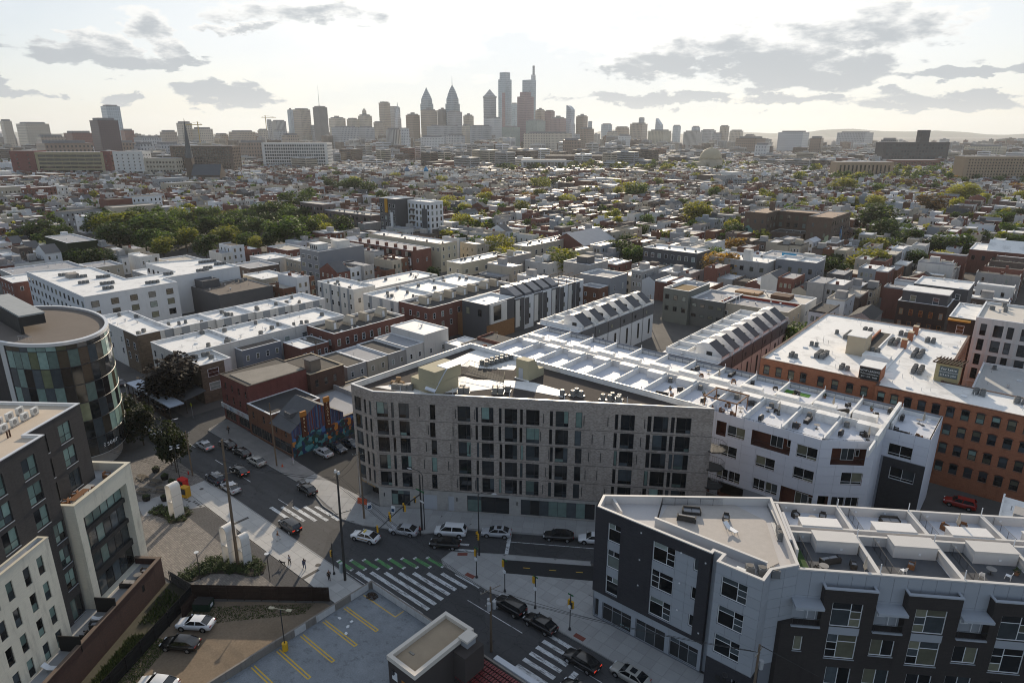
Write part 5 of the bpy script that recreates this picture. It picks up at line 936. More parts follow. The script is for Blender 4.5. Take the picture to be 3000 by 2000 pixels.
# black and white flats by the park
t = mid('dark_tower', 'charcoal flats with an orange strip and white framed openings beside the park', -304,-290,244,258,25, pdk, roofw, (4,1.6,2.0,(20,16.5,13,9.5,6),pw_), None, .8, cat='apartment block')
MB().box(5,7.2,-.5,-.002,17,24.8).build('orange_panel', mat('panel_orange', (.42,.22,.02), .6, .1), t); MB().box(9.5,11.5,-.4,-.002,3,17.5).build('white_panel', pw_, t)
t = mid('white_tower', 'white and charcoal flats with dark balconies next to the orange strip tower', -289,-270.5,252,262,24, pw_, roofw, (6,1.2,2.1,(20,16.6,13.2,9.8,6.4),dmetal), (3,1.2,2.1,(20,16.6,13.2,9.8,6.4),dmetal), .6, cat='apartment block')
for z in (18.5,15,11.6,8.2): MB().box(3,6,-1.2,-.003,z,z+.9).build('balcony', mat('balcony_brown', (.07,.045,.04), .7, .1), t)
MB().box(12,16,-.3,-.003,0,20).build('charcoal_panel', pdk, t)
t = mid('park_flats', 'brown brick flats with a set-back top floor overlooking the park trees', -398,-372,252,262,16, bm, rooft, (7,1.5,1.9,(12,8.7,5.4),dmetal), (3,1.4,1.9,(12,8.7,5.4),dmetal), .5, cat='apartment block')
mid('park_flats_wing', 'long mauve brick flats with dark bays along the park edge', -371.5,-324,253,264,12.5, bm, rooft, (12,1.7,1.9,(8.8,5.4,2.2),dmetal), None, .6, cat='apartment block', acs=10, acn='long park flats')
mid('white_cream_flats', 'white and cream townhouse block with silver roof in the middle of the view', -192,-183.6,187,217,10, mat('stucco_cream', (.55,.50,.38)), roofw, (2,1,1.5,(6,)), (5,1.8,1.7,(5.6,)), .5, cat='townhouse', acs=8, acn='cream townhouse block')
t = mid('brown_entry_house', 'modern house with a tall brown timber entry bay and roof stair head', -180,-173,205,219,11.5, mat('stucco_taupe', (.33,.30,.28), .9, .1, .5), roofg, None, (2,1,1.5,(7,)), .7, cat='house'); MB().box(0,4,-.12,-.003,0,11.3).build('timber_bay', mat('timber_panel', (.17,.09,.05), .7, .25, 1.5), t)
decks(t, 5, 1, 4, 3, 10.8, stt)
t = mid('stained_house', 'streaked white stucco house with butterfly roof heads', -172.5,-160,214,228,9, stw, roofd, (3,.9,1.4,(5,)), (2,1,1.4,(5,)), .8, cat='house'); decks(t, 9, 2, 3, 4.4, 8.2, stw)
mid('cream_flat_block', 'long beige flat block with grey roof units beside the gabled brick hall', -199,-189.7,237,274,10, stt, roofw, (2,1.2,1.8,(6,)), (8,1.7,2.2,(5.4,2)), .5, cat='apartment block', acs=10, acn='beige flat block')
g_ = thing('gabled_hall', 'large brick hall with a grey metal gable roof', 'hall', (-198,266,0))
mb = MB(); mb.face([(0,0,0),(20.7,0,0),(20.7,0,8),(10.3,0,13),(0,0,8)]); wall(mb, (20.7,0), (20.7,28), 0, 8, []); wall(mb, (0,28), (0,0), 0, 8, []); mb.build('wall', rb, g_)
mb = MB(); mb.face([(-.4,-.5,7.8),(10.3,-.5,13.1),(10.3,28.5,13.1),(-.4,28.5,7.8)][::-1]); mb.face([(21.1,-.5,7.8),(21.1,28.5,7.8),(10.3,28.5,13.1),(10.3,-.5,13.1)]); mb.build('roof', mat('metal_roof', (.30,.315,.34), .5, .2, .4, metal=.2, fine=.1), g_)
grid_windows(g_, (0,0), (20.7,0), (4,1.3,2.0,(4.2,),dmetal)); grid_windows(g_, (20.7,0), (20.7,28), (6,1.2,2.2,(4,),dmetal))
# modern terrace with timber base and metal roof pods
t = mid('timber_corner_house', 'modern corner house with white box bay, charcoal panels and timber base', -137,-127.2,139.5,152.8,11.5, pdk, roofw, (2,1.5,2.2,(7.5,),dmetal), None, .7, cat='townhouse')
MB().box(9.82,10.4,1.5,9.0,5.2,11.3).build('white_box_bay', stw, t); MB().box(10.41,10.5,2.8,6.2,6.0,10.6).build('pane', G_DARK, t); MB().box(9.803,9.9,.2,13.2,0,4.9).build('timber_base', mat('timber_warm', (.26,.14,.065), .7, .3, 1.5), t); MB().box(-3,0,.1,6,0,7).build('timber_wing', MAT['timber_warm'], t)
for i in range(8):
    t = mid('modern_townhouse', '%s house of the white and charcoal modern row behind the timber corner house' % od(i), -137,-127.0,152.85+4.75*i,157.55+4.75*i,10.8, pdk if i % 2 == 0 else pw_, roofg, None, (1,1.2,1.5,(6.6,3.2),dmetal), .4, cat='townhouse', group='modern row')
    MB().box(10.003,10.12,.2,2.2,1.5,10.2).build('cladding_panel', stw if i % 2 == 0 else pdk, t)
    if i < 5: b = MB(); pr = [(3.2,0),(9.6,0),(9.6,1.2),(5.5,3.3),(3.2,3.3)]; b.loft([[(x, y, 10.4+z) for x, z in pr[::-1]] for y in (.7,4.2)]); b.build('roof_pod', mat('zinc_dark', (.17,.18,.20), .45, .15, .6, metal=.5), t)
    else:
        for x in (2,5.5,9): MB().box(x,x+.15,.2,4.5,12.6,12.75).build('pergola_beam', mat('rusty_timber', (.10,.055,.035)), t)
        for x in (2,9): MB().box(x,x+.15,.2,.35,10.4,12.6).build('pergola_post', rust, t)
mid('grey_stucco_house', 'plain grey stucco house with stepped parapets behind the modern row', -133,-120,197.5,209,11.2, mat('siding_mid', (.24,.25,.27)), roofg, (3,1,1.4,(6,)), (2,.6,2,(6,)), .8, cat='house')
t = mid('grey_step_house', 'taller grey house with a charcoal roof box behind the modern row', -146,-134,205,218,13, stg, roofg, None, (2,1,1.4,(8,)), .7, cat='house'); MB().box(4,9,3,8,12.3,15).build('roof_box', pdk, t)
mid('brick_end_house', 'narrow orange brick house at the end of the modern row', -128,-120.5,191,197,8.5, obk, roofg, (2,.9,1.4,(5,2)), (1,.9,1.4,(5,2)), .5, cat='house')
# two terraces with white gabled dormers
def dormer_row(x0, y0, n, label, dx):
    for i in range(n):
        t = thing('dormer_house', '%s house %s' % (od(i), label), 'townhouse', (x0, y0+6.5*i, 0), 0, 'houses ' + label)
        b = MB(); b.box(0,13.6,.02,6.46,7.4,10.6); b.build('upper_wall', mat('siding_charcoal', (.125,.128,.135), .8, .1, .4), t); MB().box(0,13.6,.02,6.46,0,7.4).build('lower_wall', stw if dx else pw_, t)
        MB().box(.3,13.3,.3,6.2,10.6,10.65).build('roof_deck', roofw, t)
        for y in (.02,6.3): MB().box(0,13.6,y,y+.16,10.6,11.7).build('party_parapet', roofw, t)
        MB().box(0,.2,.2,6.28,10.6,11.55).build('rear_parapet', roofw, t); MB().box(4.6,4.8,.2,6.28,10.6,11.4).build('cross_parapet', roofw, t)
        b = MB(); pr = [(6.6,0),(13.0,0),(13.0,.9),(9.6,3.3),(8.2,3.3),(6.6,2.6)]; z0 = 10.66; w0 = (2.4,5.4) if i % 2 else (2.0,6.0)
        b.loft([[(x, y, z0+z) for x, z in pr[::-1]] for y in w0]); b.build('dormer', roofw, t)
        s = MB(); s.face([(13.15,w0[0]-.06,z0+.85),(13.15,w0[1]+.06,z0+.85),(9.6,w0[1]+.06,z0+3.38),(9.6,w0[0]-.06,z0+3.38)]); s.face([(13.15,w0[0]-.06,z0+.72),(13.15,w0[1]+.06,z0+.72),(13.15,w0[1]+.06,z0+.85),(13.15,w0[0]-.06,z0+.85)]); s.build('dormer_roof', mat('shingle', (.105,.108,.115)), t)
        MB().box(9.2,10.6,w0[0]-.03,w0[0]-.003,z0+.5,z0+1.4).build('dormer_window', G_DARK, t)
        win2(t, 13.6, 1.6, 8.3, R(90), .9, 1.1, pdk, random.choice(PANES))
        b = MB().box(13.603,13.68,3.6,4.5,1.8,6.4); b.build('tall_window', G_DARK, t); MB().tube([(13.7,.05,0),(13.7,.05,10.8)], .05, 5).build('downpipe', dmetal, t)
    return t
dormer_row(-105.0,137.2,6,'of the white dormered terrace left of the lofts',0); dormer_row(-67.2,137.2,7,'of the cream dormered terrace beside the lofts',1)
mid('dormer_end', 'charcoal end wall with terrace parapet closing the left dormered terrace', -105,-91.5,135.6,137.15,10.8, MAT['siding_charcoal'], roofw, None, None, .3, cat='wall')
mid('dormer_end', 'charcoal end wall with terrace parapet closing the dormered terrace by the lofts', -67.2,-53.6,135.6,137.15,10.8, MAT['siding_charcoal'], roofw, None, None, .3, cat='wall')
# houses behind the tan block
for i, (y0, y1, h, wm, rm, nm) in enumerate(((88,93.8,6.5,stg,tar,'grey roofed'),(93.85,100.2,6.5,stt,roofg,'patchy silver roofed'),(100.25,106,6.7,stg,mat('roof_black', (.05,.05,.052)),'black roofed'),(106.05,112,7.2,stw,roofg,'pale roofed'),(112.05,121,9.2,stw,roofw,'tall white parapet'))):
    mid('rear_house', '%s small house in the row behind the tan brick block' % nm, -138,-125.6+.3*i,y0,y1,h, wm, rm, (3,.8,1.3,(3.6,)), (2,.85,1.4,(3.6,)), .25, cat='house', group='houses behind the tan block')
mid('white_porch', 'low white flat roofed porch house behind the white terrace block', -124,-112,119,127,5.5, stw, roofw, None, (3,1,1.4,(2.5,)), .3, cat='house')
# right side
t = mid('brown_house', 'dark brown brick house with orange framed windows and a black top floor', -33,-20.7,213.5,226,14, brick('brick_choc', (.075,.055,.048), (.06,.045,.04), (.05,.04,.036)), roofg, (5,1.0,1.8,(10,6.4),mat('frame_orange', (.35,.17,.06), .6, .1)), None, .7, cat='house'); MB().box(.5,11.8,2.2,10,13.3,16.6).build('top_floor', pdk, t); MB().box(.3,12,2,10.2,16.6,16.8).build('top_roof', roofw, t); grid_windows(t, (.5,2.2), (11.8,2.2), (2,1.5,1.9,(13.6,),stw))  # orange frames round ordinary panes
mid('black_top_house', 'black clad house with stepped white roof edges behind the brown house', -32,-18,229,243,16.5, pdk, roofw, (3,1.2,1.8,(13,)), None, .4, cat='house')
t = mid('white_grid_flats', 'white framed flats with a regular grid of dark windows at the right edge', -12,14,186,206,18.5, stw, mat('roof_warm', (.62,.58,.52), .8, .1, .3), None, None, .5, cat='apartment block', acs=14, acn='white framed flats')
for k in range(5):
    for z in (14.3,10.6,7.0,3.4): window(t, 1.2+2.6*k, -.06, z, 0, 1.2 if k % 2 == 0 else 1.9, 2.8, 'q4', dmetal, (G_DARK,G_DARK,G_MID), .1, -.02)
    MB().box(.4+2.6*k,.75+2.6*k,-.16,-.003,.2,18.2).build('pilaster', stw, t)
for z in (13.6,9.9,6.3,2.6): MB().box(0,15,-.12,-.003,z-.2,z+.1).build('band_course', stw, t)
t = mid('balcony_flats', 'brown flats with orange edged balconies beside the white framed flats', -17.5,-12.05,187,205,17.5, MAT['brick_choc'], roofw, (1,1.6,2.0,(13.6,10,6.4)), None, .4, cat='apartment block')
for z in (16.8,12.9,9.2,5.6): MB().box(0,4.6,-1.6,-.003,z,z+.35).build('balcony_edge', mat('edge_orange', (.50,.24,.03), .6, .1), t)
mid('low_white_hall', 'low pale roofed building between the lofts and the white framed flats', -8.5,20,150,182,9, stw, mat('roof_pale', (.52,.52,.50), .85, .12, .2, .1, fine=.1), None, None, .6, acs=6, acn='low pale roofed building')
# blocks above the dormered terraces
t = mid('green_metal_house', 'grey green metal clad house with planted roof terrace', -98,-89,195,211,11.4, mat('metal_green', (.15,.16,.145), .6, .1, .4), roofg, (3,1.4,1.6,(7.8,4),dmetal), None, .9, cat='house'); MB().box(1,8,2,12,10.5,10.56).build('planting', mat('turf_dry', (.20,.13,.05), .95, .4, 2), t)
mid('ribbed_house', 'ribbed dark metal house with strip windows beside the green metal house', -88.9,-77.6,196.5,212,9.2, mat('metal_ribbed', (.12,.125,.12), .5, .1, .4), roofg, (4,1.6,1.0,(6.4,3),dmetal), None, .7, cat='house')
t = mid('red_trim_hall', 'cream walled hall with a long red parapet and white pergola', -80,-58.5,198,211,9, stt, roofg, (4,.9,1.4,(5,)), (3,.9,1.4,(5,2)), .9, mat('trim_cream', (.60,.56,.48), .7, .05), cat='hall', inm=mat('parapet_red', (.33,.06,.035), .8, .1))
for k in range(6): MB().box(1,5,1+.5*k,1.15+.5*k,10.8,10.95).build('pergola_slat', white, t)
for x, y in ((1,1),(5,1),(1,3.8),(5,3.8)): MB().box(x,x+.14,y,y+.14,8.1,10.8).build('pergola_post', white, t)
t = mid('roof_garden_hall', 'long pale hall with a planted timber roof garden', -88,-58,213,225,8.6, stw, mat('roof_warm', (.62,.58,.52)), (6,1.5,1.2,(4.6,)), (3,1.2,1.4,(4.6,)), .5, cat='hall'); MB().box(6,14,3,8,8.1,9.0).build('timber_deck', mat('timber_warm', (.26,.14,.065)), t); MB().box(18,24,3,8,8.1,9.4).build('timber_frame', rust, t)
mid('charcoal_terrace', 'charcoal modern terrace with timber panels and white end wall', -143,-117.3,262,275,11.5, pdk, roofw, (8,1.5,1.9,(7.6,3.6)), (2,1,1.5,(6,)), .8, cat='terrace', acs=4, acn='charcoal terrace')
t = mid('grey_long_block', 'long light grey block with a white stair tower on its roof', -111,-87,260,277,11.4, stg, roofw, (6,1.5,1.7,(7.4,3.2),dmetal), None, .9, cat='apartment block', acs=4, acn='long grey block'); MB().box(13,16,3,6,10.5,15.2).build('stair_tower', stw, t)
t = mid('grey_pair_block', 'grey and white block with two framed roof terraces right of the stair tower', -86.5,-71,268,279,12.2, mat('siding_mid', (.24,.25,.27)), roofw, (4,1.3,1.9,(7.5,3.4),dmetal), (2,1,1.5,(7,)), .8, cat='apartment block'); MB().box(7.6,7.9,.3,10.7,11.4,12.1).build('divider', stw, t)
t = mid('pool_roof_house', 'pale roofed house with a bright blue sheet on its roof railing', -99,-76,285,300,10, stw, roofg, (4,1,1.4,(6,)), None, .5, cat='house'); MB().box(8,14,4,4.2,9.6,11.2).build('blue_sheet', mat('tarp_blue', (.02,.30,.55), .6, .1, 2), t); MB().box(17,21,3,6,9.5,12).build('white_stair_head', stw, t)
# the brown school with faded murals
sch = brick('brick_school', (.17,.115,.085), (.13,.09,.068), (.12,.10,.085), .5, .15); rcl = mat('roof_clay', (.33,.24,.18), .9, .15, .2)
sw_ = (5,1.6,2.2,(14.5,10.6,6.7,2.8),mat('frame_school', (.14,.13,.12), .8, 0))
sc1 = mid('school_wing', 'left wing of the large brown brick school with green painted clouds', -136,-124,361,392,19.2, sch, rcl, (3,1.2,2.0,(13.5,8.5,4),MAT['frame_school']), (6,1.8,2.2,(14.5,10.6,6.7,2.8),MAT['frame_school']), .5, sch, cat='school')
sc2 = mid('school_wing', 'right wing of the brown brick school with a blue wave painted on its side', -103,-91,361,396,19.2, sch, rcl, (2,1.2,2.0,(14,9,4),MAT['frame_school']), (8,1.5,2.0,(15,11.2,7.4,3.6),MAT['frame_school']), .5, sch, cat='school')
mid('school_core', 'central block linking the two wings of the brown brick school', -124,-103,378,392,19, sch, rcl, (5,1.8,2.4,(14.5,10.6,6.7),MAT['frame_school']), None, .5, sch, cat='school'); t = mid('school_annex', 'low flat roofed annex in the court of the brown brick school', -122,-104.5,362,377.5,9.5, sch, tar, (4,1.2,1.8,(5,),MAT['frame_school']), None, .4, sch, cat='school')
for k, (x, y) in enumerate(((-126,386),(-99,366),(-97,372),(-96,380))): pass
MB().box(6,8.5,20,22,18.6,23.5).build('chimney', sch, sc1)
def blob(par, cx, cz, rx, rz, m, y=-.02, n=26, face='y', x=0, name='painted_cloud'):
    b = MB(); pts = []
    for i in range(n): a = 2*pi*i/n; k = 1+.22*sin(3*a+cx)+.14*sin(7*a+cz); pts.append((cx+rx*k*cos(a), cz+rz*k*sin(a)))
    b.face([(u, y, z) if face == 'y' else (x, u, z) for u, z in pts]); return b.build(name, m, par)
mgreen = mat('mural_green', (.17,.30,.26), .9, .25, .5); mblue = mat('mural_blue', (.06,.13,.28), .9, .35, .4); mpale = mat('mural_pale', (.42,.46,.30), .9, .2, .5)
blob(sc1, 2.6, 9.6, 2.6, 1.9, mgreen); blob(sc1, 2, 3.2, 2.0, 1.6, mgreen); blob(sc2, 10.2, 6.2, 1.7, 3.6, mpale)
blob(sc2, 12, 3, 8, 2.2, mblue, face='x', x=12.03, name='painted_wave'); blob(sc2, 20, 7, 2.6, 5.5, mblue, face='x', x=12.035, name='painted_wave'); blob(sc2, 21, 9, 1.0, 3.4, mat('mural_sky', (.30,.42,.52), .9, .2, .5), face='x', x=12.04, name='painted_wave')
mid('brick_row_house', 'maroon brick row with white trimmed windows left of the school', -175,-152.5,334,348,8.2, rb, rooft, (8,.9,1.5,(5.2,2)), (3,.9,1.5,(5.2,2)), .3, cat='terrace')
t = mid('brick_depot', 'red brick depot with white pitched roof at the right edge', -31,30,357,380,10.5, rb, roofw, (16,1.2,2.0,(6,),dmetal), None, .4, cat='hall')
b = MB(); b.loft([[(x, y, 10.1+z) for y, z in ((5,0),(20,0),(12.5,4))] for x in (6,50)]); b.build('pitched_roof', roofw, t)
mid('ivy_wall_hall', 'tall hall whose near wall is covered in dark ivy', -374,-343,97,109,13, mat('ivy_dark', (.018,.026,.01), .95, .5, .8, .6, fine=.4), roofg, None, None, .4, cat='hall')
for i, (x0,x1,y0,y1,h,wm,nm) in enumerate(((-322,-303,66,90,8.5,stg,'grey flat topped'),(-300,-284,61,76,9.2,rb,'maroon brick'),(-316,-302,92,104,7.5,stt,'tan stucco'),(-282,-268,100,112,8,pg,'blue grey'),(-262,-247,131,144,8.4,bb,'ivy streaked'),(-278,-264,148,160,7.6,stw,'white stucco'),(-262,-250,156,166,7.4,stt,'yellow rendered'),(-236,-222,122,133,9,stt,'tan with roof parapet'),(-300,-283,118,130,8,stw,'white with pergola'),(-296,-278,167,178,7.6,rb,'small brick'))):
    mid('park_house', '%s house between the white flats and the park' % nm, x0,x1,y0,y1,h,wm,random.choice((roofw,roofg,rooft)),(4,1,1.5,(h-3.2,h-6.2)),(3,1,1.5,(h-3.2,)),.5,cat='house',group='houses near the park')
# ================================================================ stair tower and carts on the deck
st = thing('stair_tower', 'dark brown stair tower with a pale rim on the parking deck', 'stair tower', (-45.6,34.1,3.0))
brn = mat('render_umber', (.062,.052,.048), .9, .12, .6); rim = mat('rim_pale', (.62,.57,.50), .6, .06, .6)
mb = MB(); mb.box(0,4.2,0,8.5,0,4.5); mb.build('wall', brn, st)
MB().box(.35,3.85,.35,8.15,4.503,4.55).build('roof', mat('roof_sand', (.34,.27,.19), .9, .2, .8, .2, fine=.15), st)
for a in ((-.08,4.28,-.08,.36),(-.08,4.28,8.14,8.58),(-.08,.36,.363,8.137),(3.84,4.28,.363,8.137)): MB().box(*a, 4.5, 5.05).build('rim_wall', rim, st)
MB().box(4.2,6.0,5.4,8.3,0,4.2).build('side_block', brn, st); MB().box(4.1,5.2,6.6,7.9,4.2,5.0).build('vent_stack', mat('stack_grey', (.30,.31,.33), .7, .1), st); MB().box(3.95,5.35,6.45,8.05,5.0,5.25).build('stack_cap', rim, st)
for x, w_, z, m in ((.6,.8,2.4,'sign_white'),(2.1,.45,2.6,'pillar_orange'),(1.5,.5,1.9,'letter_maroon'),(2.9,.5,1.7,'sign_white')): MB().box(x,x+w_,-.05,-.01,z,z+(1.1 if m == 'sign_white' else .5)).build('notice', MAT[m], st)
MB().box(.75,1.05,-.25,-.06,3.2,3.7).build('wall_lamp', dmetal, st); MB().box(1.0,1.7,2.0,2.25,4.551,4.62).build('loose_board', mat('roof_felt', (.24,.22,.19)), st)
MB().box(-39.6,-22,43.95,44.6,3.4,4.15).build('ledge', mat('ledge_white', (.55,.57,.60), .7, .08, 1), deck, (60.9,-43.8,0))
cart = obj('shopping_cart', None); red = mat('cart_red', (.17,.03,.032), .5, .15, 3)
b = MB()
for y in (-.26,.26): b.tube([(-.4,y,.95),(.4,y,.8)], .012, 4); b.tube([(-.35,y,.45),(.4,y,.5)], .012, 4)
for x in (-.4,-.2,0,.2,.4): b.tube([(x,-.26,.5),(x,-.26,.9-.12*(x+.4))], .008, 3); b.tube([(x,.26,.5),(x,.26,.9-.12*(x+.4))], .008, 3)
b.box(-.38,.4,-.25,.25,.44,.46); b.build('basket', dmetal, cart); MB().box(-.46,-.34,-.27,.27,.94,1.0).build('handle', red, cart); MB().box(-.33,-.18,-.24,.24,.74,.96).build('child_seat', red, cart)
b = MB(); b.box(-.4,.4,-.22,-.19,.14,.17); b.box(-.4,.4,.19,.22,.14,.17); [b.cyl(x,y,0,.12,.05,6) for x in (-.35,.35) for y in (-.2,.2)]; b.build('chassis', dmetal, cart)
k = 0
for j in range(6):
    for i in range(22):
        loc = (-41.4+.36*i, 39.7+.68*j, 3.0); lab = 'nested red shopping cart in the %s row from the deck parapet' % od(5-j)
        if k == 0: cart.location = loc; tag(cart, lab, 'shopping cart', 'shopping carts in %s row' % od(5-j)); cart.rotation_euler = (0,0,pi)
        else: o = copy_tree(cart, loc, pi, lab); o['group'] = 'shopping carts in %s row' % od(5-j)
        k += 1
# ================================================================ vehicles
CARS = {}
paints = {'black': (.010,.010,.011), 'white': (.74,.75,.76), 'silver': (.42,.43,.45), 'beige': (.36,.35,.32), 'red': (.30,.02,.015), 'navy': (.02,.028,.045), 'grey': (.10,.10,.11)}
def car_mesh(kind, paint, lit):
    pm = MAT.get('paint_'+paint)
    if not pm:
        pm = mat('paint_'+paint, paints[paint], .22, 0, spec=.6); pm.node_tree.nodes['Principled BSDF'].inputs['Coat Weight'].default_value = .35
    L, Wd, H, belt, hood, deck_ = {'sedan': (4.75,1.82,1.45,.95,.92,1.02), 'suv': (4.7,1.9,1.72,1.1,1.08,1.15), 'van': (5.05,1.96,1.76,1.08,1.05,1.12)}[kind]
    h, w = L/2, Wd/2; suv = kind != 'sedan'
    def ring(x, wk, zt, zb=.24): ww = w*wk; hp = [(0,zt),(.6*ww,zt),(.87*ww,zt-.035),(ww,zt-.17),(ww,.58),(.985*ww,.36),(.9*ww,zb),(0,zb)]; return [(x,y,z) for y, z in hp] + [(x,-y,z) for y, z in hp[-2:0:-1]]
    sts = [(-h,.80,.78,.42),(-h+.08,.90,deck_-.12,.34),(-h+.3,.97,deck_-.01,.26),(-h+.9,1.0,deck_,.24),(-.6,1.0,belt+.02,.24),(.5,1.0,belt,.24),(h-1.25,1.0,belt,.24),(h-1.0,.99,hood,.24),(h-.4,.96,hood-.10,.26),(h-.1,.86,hood-.22,.32),(h,.72,hood-.33,.42)]
    body = MB(); body.loft([ring(*s)[::-1] for s in sts])
    bme = body.mesh('body', pm, True)
    rf, rr = {'sedan': (.25,-1.05), 'suv': (.30,-1.85), 'van': (.75,-2.0)}[kind]; wf, wr = {'sedan': (1.15,-1.95), 'suv': (1.12,-2.22), 'van': (1.6,-2.42)}[kind]
    g = MB(); bl, tl = .90*w, .70*w
    def gr(x, hw, z): return [(x,-hw,z),(x,hw,z)]
    B = belt-.02; zr = H-.03
    P = {'fb': gr(wf,bl*.95,B), 'ft': gr(rf,tl,zr), 'rt': gr(rr,tl,zr), 'rb': gr(wr,bl*.93,deck_-.02 if not suv else B+.05)}
    g.face([P['fb'][0],P['fb'][1],P['ft'][1],P['ft'][0]]); g.face([P['rb'][1],P['rb'][0],P['rt'][0],P['rt'][1]])
    for s in (0,1):
        q = [P['rb'][s],P['fb'][s],P['ft'][s],P['rt'][s]]; g.face(q if s == 0 else q[::-1])
    g.face([P['ft'][0],P['ft'][1],P['rt'][1],P['rt'][0]])
    gme = g.mesh('glasshouse', glass('car_glass', (.012,.015,.018), .05, 1.0))
    r = MB(); n = 6
    r.loft([[(x, y, zr+.005+.045*(1-(y/tl)**2)*k) for y in [tl*1.03*(-1+2*i/n) for i in range(n+1)]] for x, k in ((rr-.10,.2),(rr+.2,1),((rf+rr)/2,1.1),(rf-.15,1),(rf+.10,.2))], cap=False, closed=False)
    for s in (-1,1):     # pillars as proud strips
        for a, b_, ww in (((wf,s*bl*.955,B),(rf+.05,s*tl*1.01,zr),.07),((wr,s*bl*.935,P['rb'][0][2]),(rr-.05,s*tl*1.01,zr),.2 if suv else .16),((-.35,s*bl*1.0,B),(-.40,s*tl*1.015,zr),.06)):
            r.face([(a[0]-ww,a[1]*1.005,a[2]),(a[0]+ww,a[1]*1.005,a[2]),(b_[0]+ww,b_[1]*1.005,b_[2]),(b_[0]-ww,b_[1]*1.005,b_[2])])
    rme = r.mesh('roof', pm, True)
    ty = MB(); ty.loft([[(.33*k*cos(2*pi*i/16), y, .33*k*sin(2*pi*i/16)) for i in range(16)] for y, k in ((-.11,.9),(-.09,1),(.09,1),(.11,.9))]); tme = ty.mesh('wheel', black, True)
    rmz = MB(); rmz.loft([[(.21*cos(2*pi*i/12), y, .21*sin(2*pi*i/12)) for i in range(12)] for y in (-.118,.118)]); rime = rmz.mesh('rim', alum)
    red_ = mat('tail_lit', (.9,.05,.02), .4, 0, em=.5) if lit else mat('tail_red', (.25,.012,.012), .3, 0)
    zl = deck_-.22
    return dict(L=L, w=w, body=bme, glass=gme, roof=rme, wheel=tme, rim=rime, tail=MB().box(-.05,.05,-.2,.2,-.08,.08).mesh('taillight', red_), head=MB().box(-.08,.08,-.2,.2,-.07,.07).mesh('headlight', mat('lamp_clear', (.6,.62,.64), .15, 0)), mirror=MB().box(-.08,.08,-.1,.1,-.06,.08).mesh('mirror', pm), plate=MB().box(-.02,.02,-.16,.16,-.06,.06).mesh('number_plate', white),
                arch=MB().cyl(0,0,-.05,.05,.41,14).mesh('wheel_arch', black), zl=zl, zh=hood-.26, belt=belt, wf=wf, sun=MB().box(-.35,.35,-.38,.38,0,.02).mesh('sunroof', MAT['car_glass']), zr=H+.0, rf=rf, kind=kind)
def car(kind, paint, label, x, y, deg, lit=False, z=.012, taxi=False, sun=False):
    key = (kind, paint, lit)
    if key not in CARS: CARS[key] = car_mesh(*key)
    m = CARS[key]; t = thing('parked_car' if kind == 'sedan' else ('sport_utility_vehicle' if kind == 'suv' else 'minivan'), label, 'car', (x,y,z), R(deg), 'cars around the crossing'); h, w = m['L']/2, m['w']
    obj('body', m['body'], t); obj('glasshouse', m['glass'], t); obj('roof', m['roof'], t)
    for sx in (h-.95, -h+1.0):
        for s in (-1,1):
            a = obj('wheel_arch', m['arch'], t, (sx, s*(w-.043), .36)); a.rotation_euler = (R(90),0,0)
            wh = obj('wheel', m['wheel'], t, (sx, s*(w-.09), .33)); obj('rim', m['rim'], wh)
    for s in (-1,1):
        obj('taillight', m['tail'], t, (-h+.07, s*(w-.33), m['zl'])); obj('headlight', m['head'], t, (h-.14, s*(w-.38), m['zh'])); obj('mirror', m['mirror'], t, (m['wf']-.25, s*(w+.06), m['belt']+.08))
    obj('number_plate', m['plate'], t, (-h-.005,0,m['zl']-.14))
    if sun: obj('sunroof', m['sun'], t, (m['rf']-.7,0,m['zr']+.035))
    if taxi:
        MB().box(-.12,.12,-.3,.3,m['zr']+.02,m['zr']+.2).build('roof_sign', mat('taxi_yellow', (.75,.55,.08), .5, 0), t)
        for s in (-1,1): MB().box(-1.0,.9,s*w-.01,s*w+.012,.62,.74).build('side_lettering', mat('taxi_band', (.45,.25,.06), .6, 0), t)
    return t
